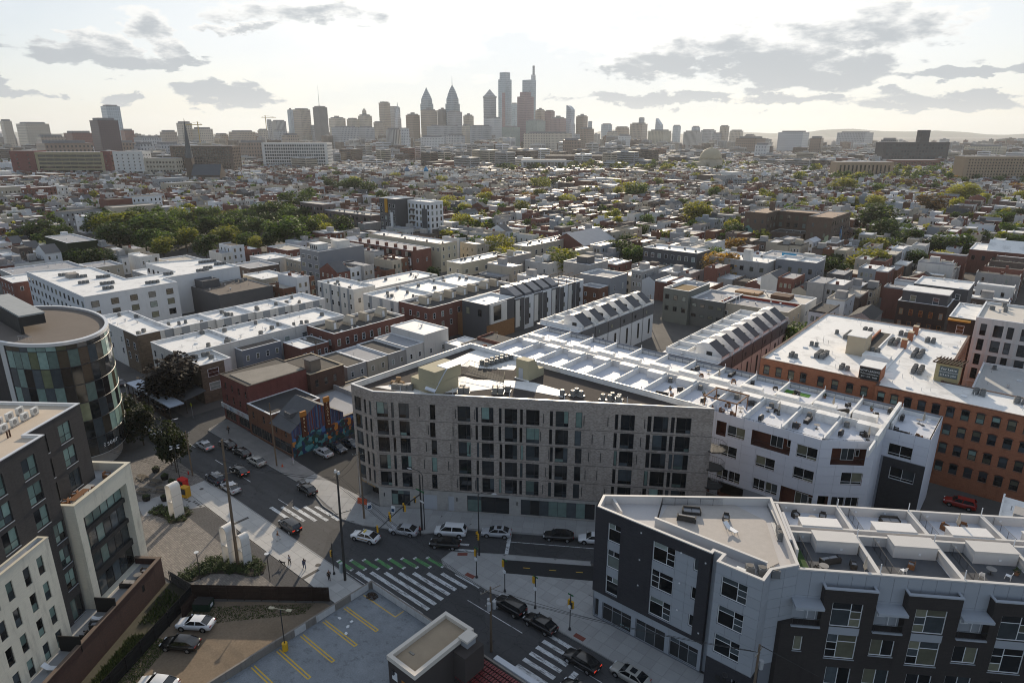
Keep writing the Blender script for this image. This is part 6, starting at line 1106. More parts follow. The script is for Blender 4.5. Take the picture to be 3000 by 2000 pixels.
for a in [('sedan','silver','silver sedan with lit brake lights driving past the shop sign',-123.3,51.4,180,True),('sedan','black','black sedan parked furthest along the kerb by the orange shop',-120.3,54.6,180),('sedan','black','black sedan parked between another black sedan and the beige one',-114.9,54.6,180),('sedan','beige','beige sedan parked nearest the lot entrance along the shop kerb',-109.4,54.6,180),('sedan','black','black sedan with red tail lights driving in the middle of the street',-108.4,50.6,180,True),
          ('suv','navy','dark utility vehicle parked in the bay beside the tall wooden pole',-108.8,46.3,180),('sedan','silver','silver car parked in the bay in front of the dark utility vehicle',-103.8,46.5,180),('sedan','black','black sedan turning at the corner beside the pale pavement',-93.0,54.9,176),('suv','black','black utility vehicle braking beside the pedestrian on the plaza kerb',-85.2,46.6,178,True),
          ('sedan','silver','silver sedan parked nose-in at the mural wall',-102.6,64.9,180),('sedan','navy','dark blue sedan parked second from the street at the mural',-102.2,67.9,0),('sedan','navy','dark sedan parked third from the street at the mural',-101.8,70.9,0),('sedan','white','white car parked under the far street trees',-134.5,47.2,180),('sedan','black','dark car parked behind the white car under the trees',-139.8,47.2,180),
          ('sedan','silver','silver sedan at the kerb behind the taxi by the signal pole',-70.4,57.5,205),('van','white','white minivan at the kerb in front of the tan brick block',-64.6,62.0,213),('sedan','black','black sedan driving beside the white minivan',-63.0,59.2,212),('sedan','black','black sedan parked further up the diagonal road',-50.9,71.9,213),('sedan','white','white sedan half hidden behind the corner block on the diagonal road',-46.3,74.7,213),
          ('suv','black','black utility vehicle parked by the island beside the transformer pole',-46.4,54.9,180),('sedan','black','black sedan parked behind the black utility vehicle at the island',-41.4,54.95,180),('sedan','black','black car driving over the crosswalk in front of the corner block',-33.9,53.2,180,True),('sedan','black','black car at the bottom edge beside the shopping carts',-31.5,49.2,180),
          ('sedan','white','white sedan parked beside the dumpster in the dirt lot',-75.0,26.7,216),('sedan','black','black sedan parked beside the white sedan in the dirt lot',-73.0,23.9,214),('sedan','white','white coupe with a dark roof at the bottom edge of the dirt lot',-68.7,19.4,212)]: car(*a[:6], lit=len(a) > 6, z=.03 if a[3] < -66 and a[4] < 30 else .014)
car('sedan','white','white taxi with a yellow roof sign turning into the crossing',-73.7,52.5,198,taxi=True); car('sedan','silver','silver sedan with a sunroof parked behind the white minivan',-58.9,66.4,213,sun=True); car('sedan','beige','pale grey sedan with a sunroof parked at the corner block kerb',-28.4,55.0,180,sun=True); car('suv','red','red utility vehicle in the street below the brick lofts',-4.6,122.9,185)
rv = random.Random(3)
for i in range(16): car(rv.choice(('sedan','suv')), rv.choice(('black','white','silver','grey','navy')), 'car in the %s space of the line parked past the far trees' % od(i), -150-5.9*i, 46.6 if i % 2 else 54.4, 180)
for i in range(6): car('sedan', rv.choice(('black','grey','navy','silver')), '%s car in the small lot below the grey clad building' % od(i), -216+2.9*(i % 3), 137+6.5*(i//3), 90)
# ================================================================ dumpster, lamps, street furniture
dg = mat('dumpster_green', (.012,.035,.022), .6, .2, 1)
t = thing('dumpster', 'dark green dumpster with ribbed black lids in the dirt lot', 'dumpster', (-77.6,29.0,.03), R(38)); MB().box(-1.1,1.1,-.75,.75,.15,1.2).build('bin', dg, t)
for s in (-1,1):
    lid = MB()
    for k in range(8): lid.box(s*.55-.52+.13*k, s*.55-.52+.13*k+.1, -.78,.78,1.2,1.30)
    lid.box(s*.55-.53,s*.55+.53,-.79,.79,1.2,1.25); lid.build('lid', black, t)
MB().box(1.101,1.12,-.3,.3,.5,.9).build('sticker', white, t)
def deck_lamp():
    t = thing('deck_lamp', 'twin-head lamp post on a yellow concrete base at the deck parapet', 'lamp post', (-59.7,30.3,3.0))
    MB().cyl(0,0,0,1.0,.33,14).build('base', mat('safety_yellow', (.62,.36,.02), .7, .12, 2), t); MB().cyl(0,0,1.0,5.7,.06,8).build('pole', dmetal, t)
    b = MB(); b.tube([(-.9,-.5,5.7),(.9,.5,5.7)], .04, 5); b.build('arm', mat('arm_beige', (.45,.40,.28), .6, 0), t)
    for s in (-1,1): MB().obox(s*.95, s*.52, R(30), .6, .35, 5.66, 5.76).build('lamp_head', MAT['arm_beige'], t)
deck_lamp()
def plaza_light(x, y, lab):
    t = thing('plaza_light', lab, 'lamp post', (x,y,.12)); MB().cyl(0,0,0,4.1,.055,8).build('pole', dmetal, t); MB().cyl(0,0,4.1,4.3,.05,8,r2=.12).build('collar', metal, t); MB().cyl(0,0,4.45,4.5,.32,14).build('disc_head', mat('frosted', (.6,.62,.63), .3, 0), t); MB().cyl(0,0,4.3,4.45,.1,8).build('lantern', MAT['frosted'], t)
plaza_light(-83.7,31.5,'slim plaza light with a disc head left of the shrub bed'); plaza_light(-75.9,37.6,'slim plaza light with a disc head at the edge of the dark pavers')
t = thing('cluster_light', 'black lamp post with four flat heads by the plaza tables', 'lamp post', (-114.7,42.5,.12)); MB().cyl(0,0,0,6.2,.07,8).build('pole', dmetal, t)
for k in range(4): a = pi/2*k+.4; b = MB(); b.tube([(0,0,6.2),(.6*cos(a),.6*sin(a),6.3)], .03, 4); b.build('arm', dmetal, t); MB().obox(.8*cos(a),.8*sin(a),a,.55,.3,6.27,6.34).build('lamp_head', MAT['frosted'], t)
def cobra(x, y, h, lab, rz, m=metal):
    t = thing('street_lamp', lab, 'street lamp', (x,y,.1), R(rz)); MB().cyl(0,0,0,h-.6,.09,8,r2=.06).build('pole', m, t)
    b = MB(); b.tube([(1.9*(1-cos(k*pi/16)), 0, h-.65+.9*sin(k*pi/16)) for k in range(9)], .045, 6); b.build('arm', m, t); MB().loft([[(x_,y_,z_) for y_, z_ in ((-.12,0),(.12,0),(.09,.1),(-.09,.1))] for x_, z0 in ((1.8,0),(2.6,0)) for z_ in (0,)][:2] if False else [[(xx,yy*k,h+.2+zz*k) for yy, zz in ((-.14,-.06),(.14,-.06),(.1,.06),(-.1,.06))] for xx, k in ((1.75,.6),(2.1,1),(2.6,.5))]).build('lamp_head', mat('lamp_shell', (.55,.56,.56), .4, 0), t)
cobra(-152,48.5,7.5,'curved arm street lamp beside the rounded glass office',-20); cobra(-124,44.8,7.5,'street lamp on a thin pole between the plaza trees',80)
# picnic tables, planters, kiosk
tab = None; wd = mat('picnic_wood', (.14,.115,.085), .9, .2, 2)
for i, (x, y) in enumerate(((-119.5,37.9),(-116.0,38.8),(-114.3,36.2),(-112.6,38.5))):
    lab = ['grey picnic table furthest from the white arch on the plaza','grey picnic table beside the middle planter tub','grey picnic table nearest the shrub bed','grey picnic table right next to the white arch'][i]
    if tab is None:
        tab = thing('picnic_table', lab, 'picnic table', (x,y,.12), R(10), 'picnic tables on the plaza')
        for k in range(5): MB().box(-1.0,1.0,-.4+.165*k,-.25+.165*k,.72,.77).build('plank', wd, tab)
        for s in (-1,1): MB().box(-1.0,1.0,s*.75-.14,s*.75+.14,.42,.47).build('bench', wd, tab); b = MB(); b.tube([(s*.7,-.8,0),(s*.7,-.25,.72)], .04, 4); b.tube([(s*.7,.8,0),(s*.7,.25,.72)], .04, 4); b.tube([(s*.7,-.85,.4),(s*.7,.85,.4)], .035, 4); b.build('leg_frame', dmetal, tab)
    else: copy_tree(tab, (x,y,.12), R(10+i*7), lab)
LEAF = [mat('leaf_a', (.035,.06,.014), .8, .35, 1.2), mat('leaf_b', (.06,.085,.02), .8, .35, 1.2), mat('leaf_c', (.022,.038,.012), .8, .35, 1.2)]
def leafball(mb, cx, cy, cz, rx, ry, rz, n, s, rnd, m=3, low=-.7):
    for _ in range(n):
        while True:
            x, y, z = rnd.uniform(-1,1), rnd.uniform(-1,1), rnd.uniform(low,1); d = x*x+y*y+z*z
            if .25 < d < 1: break
        px, py, pz = cx+x*rx, cy+y*ry, cz+z*rz; a, b_ = rnd.uniform(0,2*pi), rnd.uniform(-.9,.9); q = s*rnd.uniform(.6,1.3)
        u = (cos(a)*q, sin(a)*q, b_*q*.5); v = (-sin(a)*q*.7, cos(a)*q*.7, q*rnd.uniform(-.6,.9))
        mb.face([(px-u[0],py-u[1],pz-u[2]),(px+v[0],py+v[1],pz+v[2]),(px+u[0],py+u[1],pz+u[2]),(px-v[0]*.6,py-v[1]*.6,pz-v[2]*.6)], rnd.randrange(m))
tub = None
for i, (x, y) in enumerate(((-120.5,40.8),(-116.5,40.7),(-113.5,40.7),(-111.5,35.5),(-109.1,37.5))):
    lab = 'black hexagonal planter tub, ' + ['furthest from the white arch','beside the four headed lamp post','behind the red kiosk','in front of the nearest picnic table','hidden behind the white arch'][i]
    if tub is None:
        tub = thing('planter_tub', lab, 'planter', (x,y,.12), 0, 'planter tubs on the plaza'); MB().cyl(0,0,0,.75,.55,6,r2=.72).build('tub', black, tub); b = MB(); leafball(b,0,0,.8,.6,.6,.35,120,.12,random.Random(4)); b.build('plants', LEAF, tub)
    else: copy_tree(tub, (x,y,.12), .5*i, lab)
t = thing('kiosk_sign', 'red and yellow standing sign box behind the white arch', 'sign', (-107.6,40.4,.12), R(20)); MB().box(-.7,.7,-.5,.5,0,1.9).build('yellow_box', mat('kiosk_yellow', (.55,.30,.02), .5, .1, 2), t); MB().box(-.5,.5,-.53,-.505,.6,1.7).build('panel', dmetal, t)
t = thing('red_box', 'bright red news box beside the yellow sign box', 'news box', (-111.4,41.7,.12), R(10)); MB().box(-.8,.8,-.5,.5,.1,1.4).build('box', mat('kiosk_red', (.55,.03,.025), .5, .1, 2), t); MB().box(-.85,.85,-.55,.55,1.4,1.5).build('lid', MAT['kiosk_red'], t); MB().box(-.6,.6,-.52,-.505,.5,1.2).build('panel', black, t)
# white arch sculptures
def arch_sc(x, y, h, w, d, rz, lab, z=.25):
    t = thing('arch_sculpture', lab, 'sculpture', (x,y,z), R(rz), 'white arch sculptures'); m = mat('fibre_white', (.74,.72,.68), .7, .08, .8, stain=.15); r = w/2; th = .14
    for a0, a1, nm in ((0,.55,'leg'),(.55,1.0,'hood')):
        pass
    def prof(rr): return [(-rr,0)] + [(rr*cos(pi-k*pi/12), h-r+rr*sin(k*pi/12)) for k in range(13)] + [(rr,0)]
    o, i_ = prof(r), prof(r-th); b = MB()
    for k in range(len(o)-1):
        for y0, y1, f in ((0,d,1),):
            b.face([(o[k][0],0,o[k][1]),(o[k+1][0],0,o[k+1][1]),(o[k+1][0],d,o[k+1][1]),(o[k][0],d,o[k][1])][::-1]); b.face([(i_[k][0],0,i_[k][1]),(i_[k+1][0],0,i_[k+1][1]),(i_[k+1][0],d,i_[k+1][1]),(i_[k][0],d,i_[k][1])])
            for yy, rv_ in ((0,0),(d,1)): q = [(o[k][0],yy,o[k][1]),(o[k+1][0],yy,o[k+1][1]),(i_[k+1][0],yy,i_[k+1][1]),(i_[k][0],yy,i_[k][1])]; b.face(q[::-1] if not rv_ else q)
    b.build('shell', m, t); MB().box(-r+th,r-th,.0,d,h*.48,h*.48+.12).build('cross_band', m, t)
    for zz in (h*.33,h*.66): MB().box(r+.001,r+.012,.02,d-.02,zz,zz+.03).build('joint', mat('joint_grey', (.3,.28,.26), .9, 0), t)
arch_sc(-102.3,35.8,6.0,1.5,1.7,12,'tall white hooped arch sculpture standing alone beside the tables'); arch_sc(-84.1,35.6,6.1,1.7,1.6,8,'taller white hooped arch in the large shrub bed'); arch_sc(-82.1,36.8,4.9,1.3,1.3,4,'shorter white hooped arch right of the wooden pole in the shrub bed')
# shrub beds
def bed(name, lab, pts, n, h):
    rr = random.Random(n); t = thing(name, lab, 'shrub bed', (*pts[0],.1)); ox, oy = pts[0]; q = [(x-ox, y-oy) for x, y in pts]
    if area(q) < 0: q = q[::-1]
    MB().prism(q, 0, .12).build('soil', mat('soil', (.04,.033,.025), .95, .3, 1), t); b = MB(); xs = [p[0] for p in q]; ys = [p[1] for p in q]; k = 0
    def inside(x, y):
        c = False
        for i in range(len(q)):
            (x1,y1),(x2,y2) = q[i-1], q[i]
            if (y1 > y) != (y2 > y) and x < (x2-x1)*(y-y1)/(y2-y1)+x1: c = not c
        return c
    while k < n:
        x, y = rr.uniform(min(xs),max(xs)), rr.uniform(min(ys),max(ys))
        if not inside(x, y): continue
        k += 1; s = rr.uniform(.25,.5); leafball(b, x, y, .2, s, s, h*rr.uniform(.5,1.2), 34, .11, rr, low=-.2)
    b.build('foliage', LEAF, t)
bed('shrub_bed', 'large kidney shaped shrub bed round two white arches on the plaza', [(-86.2,29.2),(-84.1,30.6),(-83.8,33.1),(-81.3,35.2),(-78.5,36.6),(-78.1,37.9),(-79.4,39.0),(-81.6,39.2),(-83.6,38.1),(-87.1,34.9),(-87.0,31.3)], 190, .7)
bed('shrub_bed', 'small shrub bed at the foot of the lone white arch', [(-107.2,34.0),(-103.1,35.1),(-101.1,34.8),(-100.1,36.8),(-101.6,38.5),(-103.5,39.0),(-107.7,36.2)], 80, .5)
# ================================================================ poles, wires, signals
TOPS = {}
def upole(key, x, y, h, lab, arms=(), lean=(0,0), m=wood, r=.17, xf=0, z=.1):
    t = thing('utility_pole', lab, 'utility pole', (x,y,z)); b = MB(); b.tube([(lean[0]*k/5, lean[1]*k/5, h*k/5) for k in range(6)], r, 8, r2=r*.62); b.build('pole', m, t)
    TOPS[key] = (x+lean[0], y+lean[1], z+h)
    for zz, ang, l in arms:
        c, s = cos(R(ang))*l/2, sin(R(ang))*l/2; fx, fy = lean[0]*zz/h, lean[1]*zz/h
        b = MB(); b.tube([(fx-c,fy-s,zz),(fx+c,fy+s,zz)], .06, 4); cr_ = b.build('crossarm', mat('arm_wood', (.20,.165,.125), .9, .2, 2), t)
        for k in (-1,-.6,.6,1): MB().cyl(fx+c*k*.95, fy+s*k*.95, zz+.06, zz+.24, .045, 6).build('insulator', mat('porcelain', (.45,.45,.44), .3, 0), cr_)
    for k in range(xf): a = R(40+120*k); MB().cyl(.42*cos(a), .42*sin(a), h-3.0, h-2.0, .24, 10).build('transformer', mat('transformer_grey', (.40,.41,.42), .5, .1), t)
    return t
upole('planter', -82.5,36.4,19.5,'very tall leaning wooden pole rising from the shrub bed', [(12.5,60,2.6),(14.5,60,2.4)], (-1.3,.9), r=.23)
upole('dark', -68.0,44.5,16.5,'tall dark pole at the plaza corner with paired floodlights on top', [(10.5,70,3.0)], (-.4,.5), mat('pole_black', (.045,.042,.04), .7, .2, 1), .2)
upole('xf', -43.4,47.8,9.3,'wooden pole with transformers and crossarm in front of the stair tower', [(8.9,75,2.8),(6.9,75,1.6)], xf=3)
upole('bell', -105.5,56.5,12.8,'wooden pole on the pavement in front of the gabled shop', (), r=.15, xf=0); upole('left', -113.9,44.5,9.0,'wooden pole by the plaza kerb near the red hydrant', [(8.4,90,1.6)], r=.15); upole('left2', -138.8,45.6,9.0,'wooden pole under the far street trees', [(8.4,90,1.6)], r=.15)
upole('cen', -78.5,56.0,11.8,'wooden pole on the pale corner pavement beside the tan brick block', [(11.3,60,2.0)], (-.5,.3)); upole('fg', -15.5,57.6,10.5,'wooden pole at the kerb in front of the grey bay of the corner block', [(9.6,90,1.8)], r=.18, xf=1)
t = bpy.data.objects.get('utility_pole.001')
for s in (-1,1): MB().cyl(-.4+.35*s, .5, 16.5, 16.9, .22, 8, r2=.15).build('floodlight', mat('lamp_shell', (.55,.56,.56)), t)
MB().box(-.75,-.3,-.3,.2,1.1,2.6).build('cabinet', mat('cabinet_pale', (.40,.45,.47), .6, .1), t)
for i, (x, y) in enumerate(((-168,45.8),(-200,45.8),(-235,45.8),(-112,126),(-48,127),(-140.5,124),(-141,90),(-142,160),(-100,190),(-75,215),(-70,185),(-235,128),(-262,95),(-310,100),(-330,180))): upole('m%d' % i, x, y, 9.5, 'wooden pole, %s of the scattered poles beyond the tan brick block' % od(i), [(8.9,30,2.0)], r=.14)
wm_ = mat('wire', (.03,.03,.03), .6, 0); wi = [0]
def wire(p, q, sag, lab, r=.026):
    b = MB(); b.tube([(p[0]+(q[0]-p[0])*k/10, p[1]+(q[1]-p[1])*k/10, p[2]+(q[2]-p[2])*k/10-4*sag*(k/10)*(1-k/10)) for k in range(11)], r, 4)
    o = b.build('overhead_wire', wm_); tag(o, lab, 'wire', 'overhead wires'); return o
def off(k, d, dz=0): p = TOPS[k]; return (p[0]+d[0], p[1]+d[1], p[2]+dz)
FAR = {'e1': (10,58,10), 'e2': (40,50,11), 'w1': (-175,47,9), 'n1': (-40,110,14)}
W_ = [('xf','fg',3),('dark','xf',4),('cen','bell',2),('left','left2',2),('planter','dark',3),('left','planter',2),('cen','dark',2)]
for a, b_, n in W_:
    for k in range(n): d = (.35*(k-n/2), .5*(k-n/2)); dz = -.4-.35*(k % 2)-(2.5 if a in ('planter',) or b_ in ('planter',) else 0); wire(off(a,d,dz), off(b_,d,-.5-.3*k), .5+.15*k, 'wire %s between the %s and the %s' % (['topmost','second','third','lowest'][k], {'xf':'transformer pole','dark':'tall dark pole','cen':'corner pavement pole','left':'plaza kerb pole','planter':'shrub bed pole'}[a], {'fg':'corner block pole','xf':'transformer pole','bell':'shop pole','left2':'far street pole','dark':'tall dark pole','planter':'shrub bed pole'}[b_]))
for k in range(3): wire(off('fg',(0,.3*k),-.3*k), (30,57+.3*k,10), .6, '%s wire running off to the right from the corner block pole' % od(k))
for k in range(3): wire(off('planter',(0,0),-6-.5*k), (-140-4*k,22,14-k), .8, '%s of three thin wires from the shrub bed pole to the left' % od(k), .022)
yel = mat('signal_yellow', (.62,.34,.02), .5, .1, 3)
def head(par, x, y, z, rz, n=3):
    b = MB().box(-.16,.16,-.12,.12,-.5,.5).build('signal_head', yel, par, (x,y,z), R(rz))
    for k in range(3):
        MB().cyl(0,0,0,.16,.12,10).build('visor', dmetal, b, (0,-.13,.32-.32*k)).rotation_euler = (R(90),0,0)
def sigpole(x, y, h, lab, heads, sign=False):
    t = thing('signal_pole', lab, 'traffic signal', (x,y,.13)); MB().cyl(0,0,0,.35,.2,10,r2=.12).build('base', dmetal, t); MB().cyl(0,0,.35,h,.065,8).build('pole', dmetal, t)
    for hx, hy, hz, rz in heads: head(t, hx, hy, hz, rz)
    if sign: b = MB(); b.tube([(0,-.1,h-1.9),(0,-.13,h-1.9)], .3, 14); b.build('round_sign', white, t); MB().box(-.4,.4,-.02,.02,h-.25,h-.05).build('street_sign', mat('sign_green', (.02,.14,.05), .5, 0), t)
sigpole(-54.2,56.8,5.0,'signal post on the round end of the island with a round sign',[(-.25,.1,3.9,200)],True); sigpole(-49.2,57.1,5.2,'signal post on the island beside the dark lane',[(-.28,0,4.4,180)],True); sigpole(-44.0,57.2,5.0,'signal post on the island between the dark lane and the corner block',[(-.28,0,4.3,180)],True); sigpole(-38.2,56.9,5.4,'signal post with street name plates in front of the corner block',[(.3,0,3.9,0),(-.28,.1,3.9,90)],True); sigpole(-70.3,44.3,5.1,'signal post at the plaza corner beside the dark pole',[(-.25,0,3.3,90)])
t = thing('mast_arm_signal', 'black signal mast with a long arm of yellow heads over the street', 'traffic signal', (-68.8,59.8,.13)); MB().cyl(0,0,0,9.8,.16,10,r2=.11).build('pole', dmetal, t); b = MB(); b.tube([(0,0,6.4),(.3,-4.5,6.0),(1.5,-9.8,5.5)], .11, 6, r2=.06); b.build('mast_arm', dmetal, t)
for x, y, rz in ((-.3,-.9,30),(-.2,-3.3,150),(.45,-3.6,330),(.1,-6.3,150),(.75,-6.7,330),(1.5,-9.7,330)): head(t, x, y, 5.75, rz)
MB().box(-.9,.9,-.06,-.02,6.9,7.15).build('street_sign', mat('sign_green', (.02,.14,.05)), t); MB().box(.0,.9,-.2,-.17,5.2,5.5).build('one_way_sign', white, t); cobra(-68.6,60.2,10.2,'street lamp arm on the signal mast pole in front of the tan block',200,dmetal)
t = thing('signal_lamp_post', 'black lamp post with a yellow signal head on the tip of the island', 'traffic signal', (-57.4,60.8,.13)); MB().cyl(0,0,0,10.3,.12,8,r2=.07).build('pole', dmetal, t); head(t,-.35,0,3.4,250); head(t,.1,-.3,3.4,340); b = MB(); b.tube([(0,0,10.3),(.8,.5,10.7),(1.8,1.1,10.6)], .05, 5); b.build('arm', dmetal, t); MB().obox(2.0,1.2,R(33),.7,.25,10.5,10.6).build('lamp_head', mat('lamp_shell', (.55,.56,.56)), t)
sp_ = thing('crossing_sign', 'yellow diamond pedestrian sign beside the dark street tree', 'sign', (-139.5,56.6,.1)); MB().cyl(0,0,0,3.2,.04,6).build('pole', metal, sp_)
b = MB(); b.face([(0,-.05,2.6),(.55,-.05,3.15),(0,-.05,3.7),(-.55,-.05,3.15)]); b.face([(0,-.03,2.6),(-.55,-.03,3.15),(0,-.03,3.7),(.55,-.03,3.15)]); b.build('plate', mat('sign_lime', (.62,.66,.02), .5, 0), sp_); b = MB(); b.tube([(0,-.07,3.45),(0,-.07,3.15),(.12,-.07,2.95)], .05, 4); b.tube([(0,-.07,3.15),(-.12,-.07,2.95)], .05, 4); b.cyl(0,-.07,3.47,3.57,.06,6); b.build('walker_symbol', black, sp_)
t = thing('traffic_barrier', 'orange plastic barrier on the corner pavement by the wooden pole', 'barrier', (-82.3,58.6,.13), R(20)); MB().loft([[(x,y,z) for x in (0,)] for y, z in ((0,0),)] if False else [[(-.9,-.22,0),(.9,-.22,0),(.9,.22,0),(-.9,.22,0)],[(-.9,-.08,.45),(.9,-.08,.45),(.9,.08,.45),(-.9,.08,.45)],[(-.9,-.06,1.0),(.9,-.06,1.0),(.9,.06,1.0),(-.9,.06,1.0)]]).build('shell', mat('barrier_orange', (.55,.10,.04), .5, .15, 2), t)
def board(x, y, lab, rz): t = thing('sidewalk_board', lab, 'sign', (x,y,.13), R(rz)); b = MB(); b.loft([[(-.35,-.25,0),(.35,-.25,0),(.35,-.22,0),(-.35,-.22,0)],[(-.35,-.02,1.1),(.35,-.02,1.1),(.35,0,1.1),(-.35,0,1.1)]]); b.loft([[(-.35,.22,0),(.35,.22,0),(.35,.25,0),(-.35,.25,0)],[(-.35,0,1.1),(.35,0,1.1),(.35,.02,1.1),(-.35,.02,1.1)]]); b.build('frame', white, t); b = MB(); b.face([(-.28,-.235,.12),(.28,-.235,.12),(.28,-.03,1.02),(-.28,-.03,1.02)]); b.build('panel', mat('board_navy', (.02,.06,.13), .5, .1), t)
board(-76.3,60.3,'dark blue sidewalk board in front of the pale base wall',20); board(-80.2,58.4,'dark blue sidewalk board beside the orange barrier',60)
def cone(x, y, lab): t = thing('traffic_cone', lab, 'cone', (x,y,.12)); MB().box(-.2,.2,-.2,.2,0,.05).build('foot', mat('barrier_orange', (.55,.10,.04)), t); MB().cyl(0,0,.05,.6,.15,10,r2=.03).build('body', MAT['barrier_orange'], t)
cone(-104.4,57.0,'orange cone on the pavement near the lot entrance'); cone(-47.2,75.6,'orange cone at the kerb of the diagonal road')
t = thing('fire_hydrant', 'red fire hydrant at the plaza kerb', 'hydrant', (-114.9,44.2,.12)); MB().cyl(0,0,0,.6,.13,8,r2=.11).build('barrel', mat('kiosk_red', (.55,.03,.025)), t); MB().cyl(0,0,.6,.75,.14,8,r2=.04).build('bonnet', MAT['kiosk_red'], t); MB().box(-.2,.2,-.06,.06,.38,.5).build('nozzle', MAT['kiosk_red'], t)
# awning over the cafe by the dark tree
t = thing('cafe_shelter', 'long dining shelter with a pale roof along the street by the dark tree', 'shelter', (-164,52.6,0)); MB().box(0,23,0,3.2,3.3,3.5).build('roof', mat('shelter_roof', (.50,.56,.66), .5, .08), t)
for k in range(9): MB().box(.1+2.8*k,.25+2.8*k,.1,.25,0,3.3).build('post', fb, t)
for k in range(8): MB().box(.3+2.8*k,2.8+2.8*k,.12,.2,.1,1.1).build('side_panel', fb, t)
t = thing('porch_awning', 'slate grey sloping awning in front of the stone faced townhouse', 'awning', (-151,56.8,0)); b = MB(); b.loft([[(0,0,3.1),(8,0,3.1),(8,0,3.2),(0,0,3.2)],[(0,5,4.0),(8,5,4.0),(8,5,4.1),(0,5,4.1)]]); b.build('canopy', shing, t); [MB().box(x,x+.12,.1,.22,0,3.1).build('post', fb, t) for x in (.1,4,7.8)]
# ================================================================ people and a dog
def skin(name, vs, es, rad, m, par, sub=2):
    me = bpy.data.meshes.new(name); me.from_pydata(vs, es, []); me.materials.append(m); o = obj(name, me, par)
    md = o.modifiers.new('skin', 'SKIN'); md.use_smooth_shade = True
    for i, r in enumerate(rad): me.skin_vertices[0].data[i].radius = (r, r) if not isinstance(r, tuple) else r
    me.skin_vertices[0].data[0].use_root = True
    s = o.modifiers.new('sub', 'SUBSURF'); s.levels = sub; s.render_levels = sub; return o
SKN = mat('skin', (.36,.21,.14), .6, .1, 3); SK2 = mat('skin_deep', (.10,.055,.035), .6, .1, 3)
def person(label, x, y, rz, top, leg, hair, stride=.28, sleeve=True, long_hair=False, sk=SKN, bag=None, z=.13, short=False):
    t = thing('person', label, 'person', (x,y,z), R(rz), None); s = stride
    V = [(0,0,.95),(0,0,1.15),(0,0,1.40),(0,0,1.50),(.01,0,1.62),(.02,0,1.70)]; E_ = [(0,1),(1,2),(2,3),(3,4),(4,5)]; Rd = [(.15,.12),(.14,.10),(.16,.10),.055,(.085,.10),(.075,.085)]
    leg_v = {}; arm_v = {}
    for sd, ph in ((1,1),(-1,-1)):
        n = len(V); V += [(0,.09*sd,.90),(.12*ph*s/.28,.095*sd,.50),(.22*ph*s/.28-.05,.10*sd,.09),(.22*ph*s/.28+.12,.11*sd,.04)]; E_ += [(0,n),(n,n+1),(n+1,n+2),(n+2,n+3)]; Rd += [.095,.062,.045,.04]; leg_v[sd] = V[n:n+4]
        n = len(V); a = -ph*s; V += [(0,.19*sd,1.40),(a*.35,.24*sd,1.13),(a*.9+.06,.25*sd,.90),(a*.95+.08,.25*sd,.82)]; E_ += [(2,n),(n,n+1),(n+1,n+2),(n+2,n+3)]; Rd += [.062,.045,.034,.036]; arm_v[sd] = V[n:n+4]
        hx, hy, hz = V[-1]; h0 = len(V)-1
        for k in range(5): V.append((hx+.03*(k-2)*.6+(.03 if k == 4 else 0), hy-.015*sd+(.012 if k == 4 else 0)*sd, hz-(.075+.012*(2-abs(k-1.5)) if k < 4 else .04))); E_.append((h0,len(V)-1)); Rd.append(.009)
    skin('body', V, E_, Rd, sk, t)
    tv = [(0,0,.93),(0,0,1.15),(0,0,1.40),(0,0,1.45)]; te = [(0,1),(1,2),(2,3)]; tr = [(.165,.135),(.155,.115),(.175,.115),(.08,.08)]
    for sd in (1,-1):
        n = len(tv); tv += arm_v[sd][:3 if sleeve else 2]; te += [(2,n),(n,n+1)] + ([(n+1,n+2)] if sleeve else []); tr += [.075,.058] + ([.046] if sleeve else [])
    skin('jacket' if sleeve else 'shirt', tv, te, tr, top, t)
    lv = [(0,0,.97)]; le = []; lr = [(.16,.13)]
    for sd in (1,-1):
        k_ = 2 if short else 3; n = len(lv); lv += leg_v[sd][:k_]; le += [(0,n)] + [(n+i,n+i+1) for i in range(k_-1)]; lr += [.105,.075,.06][:k_]
    skin('trousers' if not short else 'shorts', lv, le, lr, leg, t)
    for sd in (1,-1): f = leg_v[sd]; skin('shoe', [f[2], f[3]], [(0,1)], [.055,.05], black, t, 1)
    hv = [(-.02,0,1.74),(-.05,0,1.66)] + ([(-.09,0,1.5),(-.1,0,1.36)] if long_hair else []); skin('hair', hv, [(i,i+1) for i in range(len(hv)-1)], [(.085,.095),(.08,.09)] + ([.075,.05] if long_hair else []), hair, t, 2)
    b = MB(); b.box(.095,.125,-.012,.012,1.62,1.66); b.box(.088,.098,-.045,-.022,1.665,1.68); b.box(.088,.098,.022,.045,1.665,1.68); b.box(.085,.095,-.025,.025,1.575,1.585); b.build('face_features', mat('face_dark', (.16,.08,.06), .7, 0), t)
    if bag: skin('bag', [(-.16,0,1.35),(-.17,0,1.08)], [(0,1)], [(.1,.13),(.12,.14)], bag, t, 1)
    return t
blk = mat('cloth_black', (.015,.015,.017), .9, .2, 4); wht = mat('cloth_white', (.62,.62,.63), .9, .08, 4); blu = mat('cloth_denim', (.05,.08,.15), .9, .2, 4); brn_ = mat('cloth_brown', (.12,.06,.04), .9, .2, 4); hrb = mat('hair_dark', (.015,.011,.009), .7, 0); rdc = mat('cloth_red', (.30,.04,.03), .9, .2, 4); lil = mat('cloth_lilac', (.36,.34,.46), .9, .1, 4); hrg = mat('hair_grey', (.30,.28,.26), .8, 0)
